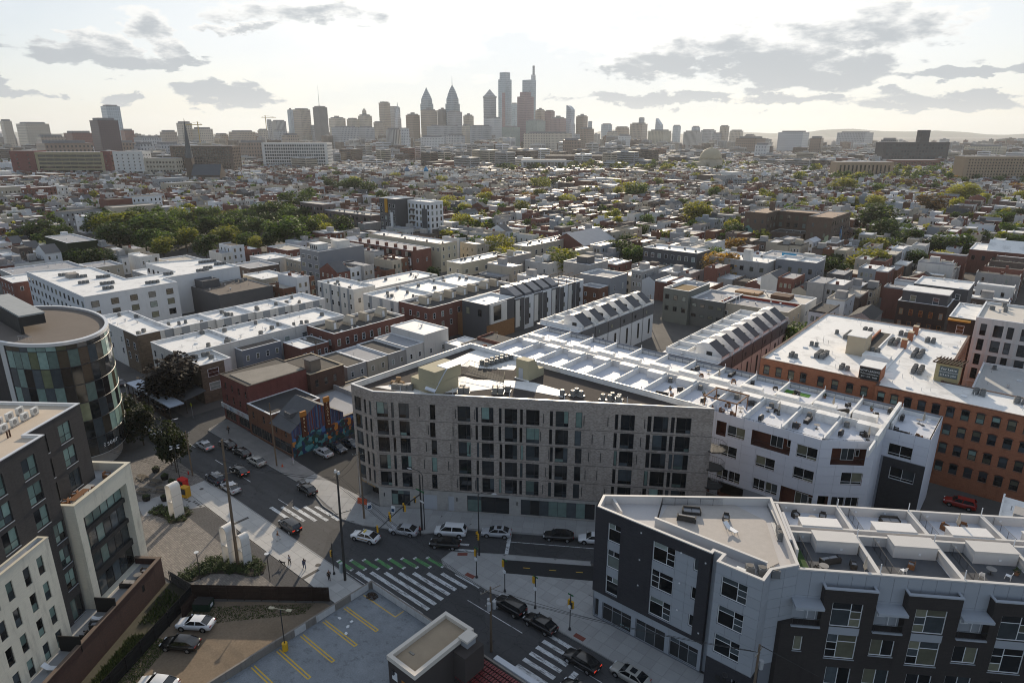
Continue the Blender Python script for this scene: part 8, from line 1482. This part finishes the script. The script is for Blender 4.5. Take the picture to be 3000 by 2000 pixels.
for q in houses[:NB]:
    x, y, w_, d_, al, h, wi_, ri, sh, st_, rv_, far = q; n = near(x+w_/2, y+d_/2); c = byl.get(n, 0); byl[n] = c+1
    t = thing('rowhouse', '%s %s-storey rowhouse, %s %s roof, %s nearest the %s' % (WALLS[wi_][0], 'two' if st_ == 2 else 'three', ROOFS[ri][0], {'flat': 'flat', 'gable': 'gabled', 'mansard': 'mansard'}[sh], nth(c), LMK[n][2]), 'house', (x,y,0), 0, 'rowhouses beyond the crossing')
    if sh == 'gable':
        mb = MB(); house_geo(q, mb, 0, 0, x, y, 0, 1, False); wl_ = MB(); rf2 = MB()
        for f, mi in zip(mb.f, mb.m): (wl_ if mi == 0 else rf2).face([mb.v[i] for i in f])
        wl_.build('wall', WALLS[wi_][1], t); rf2.build('roof', shing if rv_ < .5 else ROOFS[ri][1], t)
    else:
        MB().box(0,w_,0,d_,0,h,bot=False).build('wall', WALLS[wi_][1], t); MB().box(.25,w_-.25,.25,d_-.05,h,h+.03,bot=False).build('roof', ROOFS[ri][1], t)
        p_ = MB()
        for a in ((0,w_,0,.24),(0,.24,.24,d_),(w_-.24,w_,.24,d_)): p_.box(*a, h+.003, h+.5, bot=False)
        p_.build('parapet', ROOFS[ri][1] if rv_ < .5 else WALLS[wi_][1], t)
        if sh == 'mansard': b = MB(); xx = w_ if al else 0; s = 1 if al else -1; b.face([(xx+s*.15,0,h-2.6),(xx+s*.15,d_,h-2.6),(xx-s*.8,d_,h+.55),(xx-s*.8,0,h+.55)][:: (1 if al else -1)]); b.build('mansard_face', shing, t)
        if rv_ < .25: MB().box(w_*.3,w_*.3+3.2,d_*.25,d_*.25+min(2.6,d_*.6),h+.03,h+2.5).build('stair_head', WALLS[4 if rv_ < .2 else wi_][1], t)
        for k in range(2): MB().cyl(w_*(.25+.4*k), d_*.7, h+.03, h+.7, .07, 6).build('vent_pipe', metal, t)
    if .45 < rv_ < .8: MB().box(w_*.55,w_*.55+.9,.1,1.0,h,h+1.5).build('chimney', WALLS[wi_ if wi_ < 4 else 0][1], t)
    fm = (white, dmetal, stt)[int(rv_*3)]
    for fl in range(st_):
        z = 1.0+3.1*fl
        for k in range(2): win2(t, w_, d_*(.14+.46*k), z, R(90), .95, 1.6, fm, rh.choice(PANES))
        if c % 3 == 0 or rv_ > .93:
            for k in range(3): win2(t, w_*(.15+.27*k), 0, z, 0, .9, 1.5, fm, rh.choice(PANES))
MATS = [w_[1] for w_ in WALLS] + [r[1] for r in ROOFS[:4]] + [shing, roofd, G_DARK, white]
ROOFG = 14
mb = MB(); far_ = MB()
for q in houses[NB:]:
    x, y, w_, d_, al, h, wi_, ri, sh, st_, rv_, far = q; d = hypot(x, y); tgt = mb if d < 950 else far_
    house_geo(q, tgt, 0, 1 if d < 950 else 2, 0, 0, wi_, 10+ri if ri < 4 else 15, d < 1500)
    if d < 950:
        for fl in range(max(1, int((h-.4)/3.1))):
            z = 1.0+3.1*fl
            for k in range(max(2, int(d_/2.8))): u = y+d_*((k+.3)/max(2, int(d_/2.8))); mb.face([(x+w_+.03,u,z),(x+w_+.03,u+.95,z),(x+w_+.03,u+.95,z+1.55),(x+w_+.03,u,z+1.55)], 16 if (k+fl+int(x)) % 5 else 17)
            if rv_ > .7:
                for k in range(3): u = x+w_*(.15+.28*k); mb.face([(u,y-.03,z),(u+.9,y-.03,z),(u+.9,y-.03,z+1.5),(u,y-.03,z+1.5)], 16)
cb_ = MB(); rc = random.Random(14)
for _ in range(900):
    f = rc.uniform(1100,3300); s = rc.uniform(-.85,.85)*f; x, y = -.6428*f+.766*s, .766*f+.6428*s; w_, d_ = rc.uniform(14,44), rc.uniform(14,30); h = rc.uniform(10,26)*(1+max(0,(f-1300))/1800)*(1.25 if s < f*.2 else .75)
    if not free(x,x+w_,y,y+d_): continue
    m_ = rc.choice((0,1,1,3,4,4,5,6,6,7,8)); cb_.box(x,x+w_,y,y+d_,0,h,m_,rc.choice((10,11,12,12,13)),bot=False); cb_.box(x+w_*.3,x+w_*.6,y+d_*.3,y+d_*.6,h,h+3,4,bot=False)
    for k in range(int(h/3.6)):
        z = 1.6+3.6*k; cb_.face([(x+w_+.2,y+1,z),(x+w_+.2,y+d_-1,z),(x+w_+.2,y+d_-1,z+1.7),(x+w_+.2,y+1,z+1.7)], 16); cb_.face([(x+1,y-.2,z),(x+w_-1,y-.2,z),(x+w_-1,y-.2,z+1.7),(x+1,y-.2,z+1.7)], 16)
tag(cb_.build('distant_city_blocks', MATS), 'mass of mid-rise blocks filling the ground below the skyline', kind='stuff')
tag(mb.build('further_rowhouses', MATS), 'mass of rowhouses between the nearer rows and the city centre', kind='stuff'); tag(far_.build('distant_rowhouses', MATS), 'far mass of low houses below the skyline', kind='stuff')
# trees in the streets and yards further out, as one mass
ft = MB(); r3 = random.Random(9); tl3 = {}
def lowtree(b, x, y, h, r, base):
    for i in range(6): a = r3.uniform(0,6.28); d = r3.uniform(0,.5)*r; z = h*r3.uniform(.45,.85); s = r*r3.uniform(.4,.6); leafball(b, x+d*cos(a), y+d*sin(a), z, s, s, s*.9, 26, r*.22, r3, low=-.8)
MM = LM['d']+LM['g']+LM['y']+LM['w']
k = 0
while k < 1000:
    f = 330*(6.5**r3.random()); s = r3.uniform(-.86,.86)*f; x, y = -.6428*f+.766*s, .766*f+.6428*s
    if free(x-3,x+3,y-3,y+3): 
        n0 = len(ft.m); lowtree(ft, x, y, r3.uniform(7,13), r3.uniform(3.5,6.5), 0); p_ = r3.choices((0,3,6,9), (4,4,3.5,4 if s > -100 else 1))[0]; ft.m[n0:] = [p_+v for v in ft.m[n0:]]; k += 1
for f0, s0, s1, n_ in ((1050,-40,330,70),(1180,100,420,60),(1250,-120,200,30),(820,330,560,50),(760,560,700,30),(980,420,760,50)):
    for _ in range(n_): f = f0+r3.uniform(-40,40); s = r3.uniform(s0,s1); n0 = len(ft.m); lowtree(ft, -.6428*f+.766*s, .766*f+.6428*s, r3.uniform(11,18), r3.uniform(6,9), 0); p_ = r3.choices((0,3,6,9), (4,5,3,2))[0]; ft.m[n0:] = [p_+v for v in ft.m[n0:]]
tag(ft.build('distant_trees', MM), 'mass of street and park trees among the further houses', kind='stuff')
# ================================================================ mid-far landmarks
CA = R(40)
def far_slab(name, label, x, y, w_, d_, h, wm, rowsn, cols, ww, hh, pm=G_DARK, rz=40, mg=.04, cat='building', z0=3, pil=None):
    t = thing(name, label, cat, (x,y,0), R(rz)); MB().box(-w_/2,w_/2,0,d_,0,h).build('wall', wm, t); MB().box(-w_/2+.5,w_/2-.5,.5,d_-.5,h,h+.06).build('roof', roofg, t)
    me = MB().box(0,ww,-.12,0,0,hh,bot=False).mesh('window', pm)
    for r in range(rowsn):
        for c in range(cols): obj('window', me, t, (-w_/2+w_*(mg+(1-2*mg)*(c+.5)/cols)-ww/2, 0, z0+(h-z0-1.2)*r/rowsn))
    n2 = max(2, int(d_/6)); me2 = me
    for r in range(rowsn):
        for c in range(min(n2, 5)): obj('window', me2, t, (w_/2, d_*(c+.3)/min(n2,5), z0+(h-z0-1.2)*r/rowsn), R(90))
    if pil:
        for c in range(cols+1): MB().box(-w_/2+w_*(mg+(1-2*mg)*c/cols)-.5, -w_/2+w_*(mg+(1-2*mg)*c/cols)+.5, -.5, -.003, 0, h).build('pier', pil, t)
    return t
redb = mat('red_concrete', (.17,.055,.05), .9, .12, .1); ochre = mat('ochre_concrete', (.34,.29,.18), .9, .12, .1); tand = mat('tan_concrete', (.38,.28,.19), .9, .12, .1); dkc = mat('dark_concrete', (.065,.065,.072), .9, .12, .1)
far_slab('ochre_slab_block', 'long ochre slab block with dark window bands between red ends at the far left', -1083,330,95,22,35, ochre, 6, 8, 10.6, 3.0, G_DARK)
far_slab('red_end_tower', 'red end block left of the ochre slab block', -1133,288,34,26,37, redb, 6, 2, 2, 2.2); far_slab('red_end_tower', 'narrow red end block right of the ochre slab block', -1044,363,13,24,36.5, redb, 5, 1, 1.5, 2)
far_slab('white_panel_block', 'white block with a few small windows right of the red ends', -1021,383,42,22,36, stw, 7, 5, 1.6, 1.8); far_slab('low_cream_block', 'low cream block with square windows beside the white panel block', -985,410,44,20,27, stt, 4, 9, 2.6, 2.4)
far_slab('brown_grid_block', 'wide brown brick block with a dense window grid behind the spire', -981,468,90,30,43, bb, 9, 22, 2.2, 2.6); far_slab('white_grid_block', 'wide white framed glass block with a yellow top band', -1019,645,110,34,45, stw, 8, 26, 2.9, 3.2, G_MID); 
far_slab('ribbed_tan_block', 'tan block with tall dark vertical ribs at the right', -219,990,76,18,24, tand, 1, 13, 2.2, 17, G_DARK); t = far_slab('tan_apartments', 'orange tan apartment slab with small paired windows at the right edge', -70,985,92,20,34, tand, 9, 24, 1.3, 1.6); t = far_slab('dark_factory', 'dark multi-storey factory with a square tower on its roof', -246,1490,124,30,44, dkc, 7, 20, 3.6, 3.4, G_MID); MB().box(8,25,6,20,44,66).build('tower', dkc, t)
far_slab('long_brick_school', 'low brick building with white window bands right of the dome', -205,1263,76,20,19, rb, 3, 16, 2.6, 2); far_slab('white_lattice_hall', 'white hall with tall lattice windows in the middle distance', -640,840,70,22,21, stw, 2, 12, 4.6, 6, G_MID); far_slab('dark_long_shed', 'long dark industrial building below the towers', -700,1010,105,30,22, bb, 2, 16, 4.2, 4)
t = thing('spired_church', 'dark stone church with a very tall slender spire', 'church', (-800,376,0), R(40)); sst = mat('church_stone', (.11,.085,.07), .9, .15, .2)
b = MB(); b.box(-10,24,0,16,0,13); b.build('nave', sst, t); b = MB(); b.face([(-10,-.6,12.6),(24,-.6,12.6),(24,8,25),(-10,8,25)]); b.face([(24,16.6,12.6),(-10,16.6,12.6),(-10,8,25),(24,8,25)]); b.build('roof', mat('slate', (.09,.10,.115), .8, .1, .3), t); b = MB(); [b.face(f) for f in ([(24.02,0,13),(24.02,16,13),(24.02,8,25)],[(-10.02,16,13),(-10.02,0,13),(-10.02,8,25)])]; b.build('gable', sst, t)
MB().box(-17,-9.5,4,12,0,32).build('bell_tower', sst, t); b = MB(); b.loft([[(-13.2+r*cos(i*pi/4), 8+r*sin(i*pi/4), z) for i in range(8)] for z, r in ((32,4.2),(77,.12))]); b.build('spire', mat('slate_spire', (.12,.125,.13), .8, .1, .3), t)
t = thing('domed_church', 'pale round church with a large ribbed dome among trees', 'church', (-462,1052,0)); stc = mat('stone_cream', (.45,.40,.31), .9, .12, .1); MB().cyl(0,0,0,20,19,24).build('drum', stc, t); [MB().box(x-7,x+7,y-7,y+7,0,16).build('apse', stc, t) for x, y in ((-18,-10),(16,-16),(-4,-22))]
b = MB(); b.loft([[(17.5*cos(k*pi/16)*cos(i*pi/14), 17.5*cos(k*pi/16)*sin(i*pi/14), 20+18*sin(k*pi/16)) for i in range(28)] for k in range(8)]); b.build('dome', mat('dome_tile', (.44,.38,.27), .8, .1, .1), t, smooth=True); MB().cyl(0,0,37,41,1.6,8).build('lantern', stc, t)
[MB().cyl(17.9*cos(i*pi/7),17.9*sin(i*pi/7),20,21.5,1.0,6).build('pier', stc, t) for i in range(14)]
for i, (x, y, c) in enumerate(((-640,560,(.10,.16,.24)),(-622,575,(.03,.22,.42)))): t = thing('onion_dome_tower', ['grey blue','bright blue'][i] + ' onion dome rising over the roofs', 'church', (x,y,0)); MB().cyl(0,0,0,15,3,10).build('drum', stw, t); b = MB(); b.loft([[(r*cos(k*pi/6), r*sin(k*pi/6), z) for k in range(12)] for z, r in ((15,2.6),(16.5,3.3),(18,2.9),(19.5,1.3),(21.5,.15))]); b.build('dome', mat('onion_%d' % i, c, .4, .1, .3), t)
# ================================================================ skyline
TW = {'tan': tower('tw_tan', (.40,.33,.27), (.11,.11,.12), 6, 7, 1.8), 'grey': tower('tw_grey', (.36,.38,.41), (.10,.12,.15), 6, 7, 1.8), 'strip': tower('tw_strip', (.46,.46,.45), (.10,.10,.11), 5, 300, 1.5), 'blue': tower('tw_blue', (.42,.50,.56), (.30,.38,.45), 6, 8, 1.0, .15), 'dark': tower('tw_dark', (.13,.14,.16), (.05,.06,.075), 4, 4, .9), 'buff': tower('tw_buff', (.50,.45,.38), (.15,.14,.14), 6, 7, 1.9), 'white': tower('tw_white', (.55,.56,.57), (.20,.22,.24), 6, 7, 2), 'brown': tower('tw_brown', (.26,.19,.15), (.07,.065,.065), 6, 7, 1.8), 'green': tower('tw_green', (.30,.36,.34), (.20,.26,.26), 4, 4, .6, .2), 'rose': tower('tw_rose', (.30,.20,.22), (.16,.11,.135), 6, 7, 1.4), 'cream': tower('tw_cream', (.52,.47,.36), (.16,.15,.13), 6, 4, 1.2), 'redb': tower('tw_red', (.21,.09,.08), (.09,.06,.06)), 'plum': tower('tw_plum', (.11,.075,.085), (.06,.05,.06), 4, 4, 1), 'lib': tower('tw_lib', (.30,.38,.44), (.13,.19,.25), 7, 9, 1.4, .15)}
rb_ = mat('roof_far', (.22,.22,.23), .9, .1, .1)
SKY = [(-2394,1384,33,74,'tan'),(-2462,1458,19,111,'grey'),(-2388,1454,56,108,'strip'),(-2572,1626,27,154,'blue'),(-2449,1599,67,155,'tan'),(-2418,1625,20,92,'grey'),(-2306,1588,55,160,'dark'),(-2509,1810,72,126,'buff'),(-2071,1525,98,85,'grey'),(-2458,1853,49,123,'buff'),(-2416,1888,60,136,'buff'),(-2215,1796,38,106,'tan'),(-2349,1944,48,189,'tan'),(-2379,2024,50,173,'grey'),(-1333,1165,22,73,'white'),(-1363,1153,39,73,'strip'),(-2182,1954,58,137,'brown'),(-2130,1998,69,155,'tan'),(-2158,2104,44,159,'dark'),(-2047,2067,62,149,'grey'),(-2072,2176,45,136,'buff'),(-1693,1842,78,88,'grey'),(-1858,2095,71,122,'white'),(-2048,2458,30,193,'blue'),(-1664,2127,77,111,'green'),(-1865,2416,43,160,'tan'),(-1803,2403,44,155,'rose'),(-1716,2345,70,124,'rose'),(-1639,2409,51,131,'brown'),(-1668,2516,18,110,'blue'),(-1343,2005,52,79,'brown'),(-1205,1598,141,64,'buff'),(-921,1315,42,49,'brown'),(-1720,2733,51,103,'blue'),(-1568,2600,41,88,'tan'),(-1188,2004,43,55,'white'),(-1609,1912,66,85,'green'),(-1866,1827,132,89,'grey'),(-1389,1313,66,54,'white'),(-1411,1426,55,58,'grey'),(-2092,1638,60,86,'grey'),(-1872,1953,34,93,'buff'),(-1768,1909,39,83,'tan'),(-1255,1818,20,58,'grey')] + [(-1720,2733,52,102,'blue'),(-1559,2607,57,88,'tan'),(-1455,2563,77,102,'tan'),(-1450,2575,25,123,'grey'),(-1243,2350,89,73,'cream'),(-1562,3126,41,99,'blue'),(-1235,2618,80,70,'strip'),(-1446,3093,42,93,'blue'),(-1399,3133,72,78,'grey'),(-1219,2892,42,93,'tan'),(-1217,3024,66,75,'buff'),(-752,1979,87,51,'brown'),(-690,2161,101,67,'white'),(-574,1998,41,52,'brown'),(-754,3152,155,67,'grey'),(-543,1502,35,40,'white'),(-375,1903,46,49,'dark'),(-201,2180,111,32,'cream'),(-1634,2413,27,131,'brown'),(-1434,2321,44,68,'buff'),(-1242,2090,44,57,'white'),(-1240,2875,49,63,'grey'),(-1056,2768,46,57,'tan')] + [(-2407,590,31,98,'buff'),(-2232,607,82,89,'buff'),(-1735,501,64,57,'tan'),(-1800,577,64,65,'redb'),(-1423,502,50,87,'plum'),(-2387,868,57,145,'blue'),(-2142,813,37,72,'redb'),(-1948,845,46,68,'tan'),(-2113,967,46,94,'buff'),(-2073,1001,61,77,'buff'),(-2223,1136,43,60,'tan'),(-2169,1181,84,69,'tan'),(-1307,730,57,46,'brown'),(-2115,1227,31,74,'buff'),(-1372,414,99,48,'brown'),(-1370,546,37,44,'grey'),(-1510,560,53,46,'brown'),(-1888,764,70,53,'grey'),(-1543,663,57,42,'grey'),(-1512,949,43,60,'tan'),(-2253,1372,47,73,'grey')]
NMS = {'tan': 'tan stone', 'grey': 'grey', 'strip': 'vertically striped', 'blue': 'pale blue glass', 'dark': 'dark glass', 'buff': 'buff stone', 'white': 'white', 'brown': 'brown', 'green': 'pale green', 'rose': 'rose granite', 'cream': 'cream', 'redb': 'red brick', 'plum': 'dark plum'}
ks = {}
rs = random.Random(2)
for x, y, w_, h, m in sorted(SKY, key=lambda e: (.766*e[0]+.6428*e[1])/(-.6428*e[0]+.766*e[1])):
    i = ks.get(m, 0); ks[m] = i+1; s = w_/1.41
    t = thing('office_tower' if h > 90 else 'mid_rise', '%s %s on the skyline, %s of its colour from the left' % (NMS[m], 'high-rise' if h > 90 else 'mid-rise block', nth(i)), 'building', (x,y,0), R(rs.uniform(-6,6)), 'skyline buildings')
    MB().box(-s/2,s/2,-s/2,s/2,0,h-(4 if s > 20 else 1)).build('shaft', [TW[m]], t); MB().box(-s*.38,s*.38,-s*.38,s*.38,h-(4 if s > 20 else 1),h+.5).build('plant_room', rb_, t)
    MB().box(-s/2-.4,s/2+.4,-s/2-.4,s/2+.4,h-(5 if s > 20 else 1.6),h-(4 if s > 20 else 1)+.02).build('cornice', TW[m], t)
    if h > 120 and i % 2: MB().box(-s*.1,s*.2,-s*.2,s*.1,h,h+6).build('lift_house', rb_, t)
def stack(label, x, y, parts, m, name='office_tower'):
    t = thing(name, label, 'building', (x,y,0), 0, 'skyline buildings')
    for nm, s0, s1, z0, z1 in parts: b = MB(); b.loft([[(a*s/2, c*s/2, z) for a, c in ((-1,-1),(1,-1),(1,1),(-1,1))] for s, z in ((s0,z0),(max(s1,.3),z1))]); b.build(nm, m, t)
    return t
L_ = TW['lib']
stack('blue glass tower with a pointed stepped crown, shorter of the twin spired pair', -2246, 2096, [('shaft',40,40,0,183),('shoulder',34,34,183,200),('crown',34,22,200,219),('gable',22,8,219,238),('tip',8,.4,238,251)], L_)
stack('blue glass tower with a stepped crown and needle spire, taller of the pair', -2124, 2133, [('shaft',44,44,0,181),('shoulder',37,37,181,200),('crown',37,27,200,216),('crown',30,20,216,230),('crown',22,10,230,246),('tip',10,2,246,256),('spire',2,.4,256,292)], L_)
stack('grey tower with a glass pyramid top', -2001, 2236, [('shaft',39,39,0,205),('cornice',42,42,205,212),('pyramid',36,.5,212,240)], TW['grey'])
t = stack('tall rectangular blue glass tower with a set-back glass top', -2016, 2354, [('shaft',42,42,0,285),('crown',33,33,285,314)], TW['blue']); MB().box(2,20,-21.3,-21.01,0,230).build('glazed_slot', TW['rose'], t)
stack('rose granite tower with a stepped flat top in front of the tallest tower', -1852, 2296, [('shaft',50,50,0,207),('crown',34,34,207,225)], TW['rose'])
t = stack('tallest skyline tower, slim glass with a lantern mast', -1934, 2423, [('shaft',43,43,0,283)], TW['blue']); MB().box(6,20,6,20,283,305).build('lantern', TW['white'], t); MB().box(10,17,10,17,305,342).build('mast', TW['grey'], t)
t = thing('office_tower', 'slim pale glass tower with a curved sloping top', 'building', (-1734,2460,0), 0, 'skyline buildings'); b = MB(); b.loft([[(x, -12, 0),(x, 12, 0),(x, 12, h_),(x, -12, h_)] for x, h_ in ((-14,176),(-5,173),(5,166),(14,156))]); b.build('shaft', TW['blue'], t); MB().box(-15,15,-13,13,0,20).build('podium', TW['grey'], t)
stack('pale masonry clock tower with a statue on its tip', -2268, 1947, [('tower',19,19,0,120),('belfry',16,14,120,140),('dome',13,5,140,160),('lantern',5,2,160,172),('statue',2.4,1.2,172,185)], TW['white'], 'clock_tower')
stack('small domed lantern tower on a stone block', -2417, 1887, [('block',44,30,0,138),('drum',13,13,138,152),('dome',13,3,152,162)], TW['buff'], 'lantern_tower'); stack('slender white church-like tower before the curved glass tower', -1439, 2055, [('tower',15,15,0,92),('spire',13,1,92,114)], TW['white'], 'spire_tower')
t = thing('office_tower', 'wedge shaped pale glass tower with a slanted top at the right of the skyline', 'building', (-1580,2980,0), 0, 'skyline buildings'); b = MB(); b.loft([[(-16,-16,0),(16,-16,0),(16,16,0),(-16,16,0)],[(-14,-14,128),(12,-14,98),(12,14,98),(-14,14,128)]]); b.build('shaft', TW['blue'], t); MB().box(-18,18,-18,18,0,14).build('podium', TW['grey'], t)
t = thing('radio_mast', 'thin antenna mast on the dark glass tower', 'mast', (-2308,1587,158)); b = MB(); b.loft([[(r*cos(k*pi/2), r*sin(k*pi/2), z) for k in range(4)] for z, r in ((0,1.6),(78,.3))]); b.build('mast', metal, t); MB().box(-3,3,-3,3,0,4).build('footing', metal, t)
def crane(label, x, y, h, l, rz): 
    t = thing('tower_crane', label, 'crane', (x,y,0), R(rz)); MB().box(-1,1,-1,1,0,h).build('mast', mat('crane_yellow', (.40,.28,.08), .7, .1), t); MB().box(-l*.35,l,-.8,.8,h-9,h-7).build('jib', MAT['crane_yellow'], t); b = MB(); b.tube([(0,0,h),(l*.8,0,h-7)], .3, 4); b.tube([(0,0,h),(-l*.33,0,h-7)], .3, 4); b.build('stay', MAT['crane_yellow'], t)
crane('tower crane beside the striped tower left of the skyline', -2384,1398,125,40,40); crane('tower crane in front of the buff towers at the far left', -1990,950,92,45,200)
hp = MB(); rhh = random.Random(6)
for s0 in range(-9000, 11000, 500):
    pass
pts = []
for k in range(-60, 61): s = k*170.0; pts.append((s, 45+30*sin(k*.23)+18*sin(k*.61+1)+10*rhh.random()+(35 if k > 8 else 0)))
for (s0, h0), (s1, h1) in zip(pts, pts[1:]):
    P_ = lambda s, f, z: (-.6428*f+.766*s, .766*f+.6428*s, z)
    hp.face([P_(s0,10500,-1),P_(s1,10500,-1),P_(s1,11300,h1),P_(s0,11300,h0)]); hp.face([P_(s0,11300,h0),P_(s1,11300,h1),P_(s1,12600,-1),P_(s0,12600,-1)])
struct(hp.build('hills', mat('hill_green', (.05,.065,.045), .95, .2, .002)))
# ================================================================ air
hz = MB().box(-15000,10000,-1000,17000,-1.5,356).build('haze', []); tag(hz, 'thin bright haze over the city', kind='stuff')
hm = bpy.data.materials.new('haze_air'); hm.use_nodes = True; t = hm.node_tree; t.nodes.clear(); pv = N(t, 'ShaderNodeVolumePrincipled'); pv.inputs['Color'].default_value = (.90,.95,1,1); pv.inputs['Density'].default_value = HAZE; pv.inputs['Anisotropy'].default_value = .3
om = N(t, 'ShaderNodeOutputMaterial'); t.links.new(pv.outputs[0], om.inputs['Volume']); hz.data.materials.append(hm)
# lettering becomes plain mesh
dgp = bpy.context.evaluated_depsgraph_get()
for o in [o for o in C.objects if o.type == 'FONT']:
    me = bpy.data.meshes.new_from_object(o.evaluated_get(dgp)); n = bpy.data.objects.new('lettering', me); C.objects.link(n); n.parent = o.parent; n.location = o.location; n.rotation_euler = o.rotation_euler
    bpy.data.objects.remove(o)

# things alike in look are told apart by their order across the view
same = {}
for o in C.objects:
    if o.parent is None and o.get('label') and o.get('category'): same.setdefault(o['label'], []).append(o)
for lb_, os_ in same.items():
    if len(os_) > 1 and len(lb_.split()) <= 13:
        os_.sort(key=lambda o: (.766*o.location.x+.6428*o.location.y)/(-.6428*o.location.x+.766*o.location.y))
        for i, o in enumerate(os_): o['label'] = lb_ + ', %s from left' % nth(i)
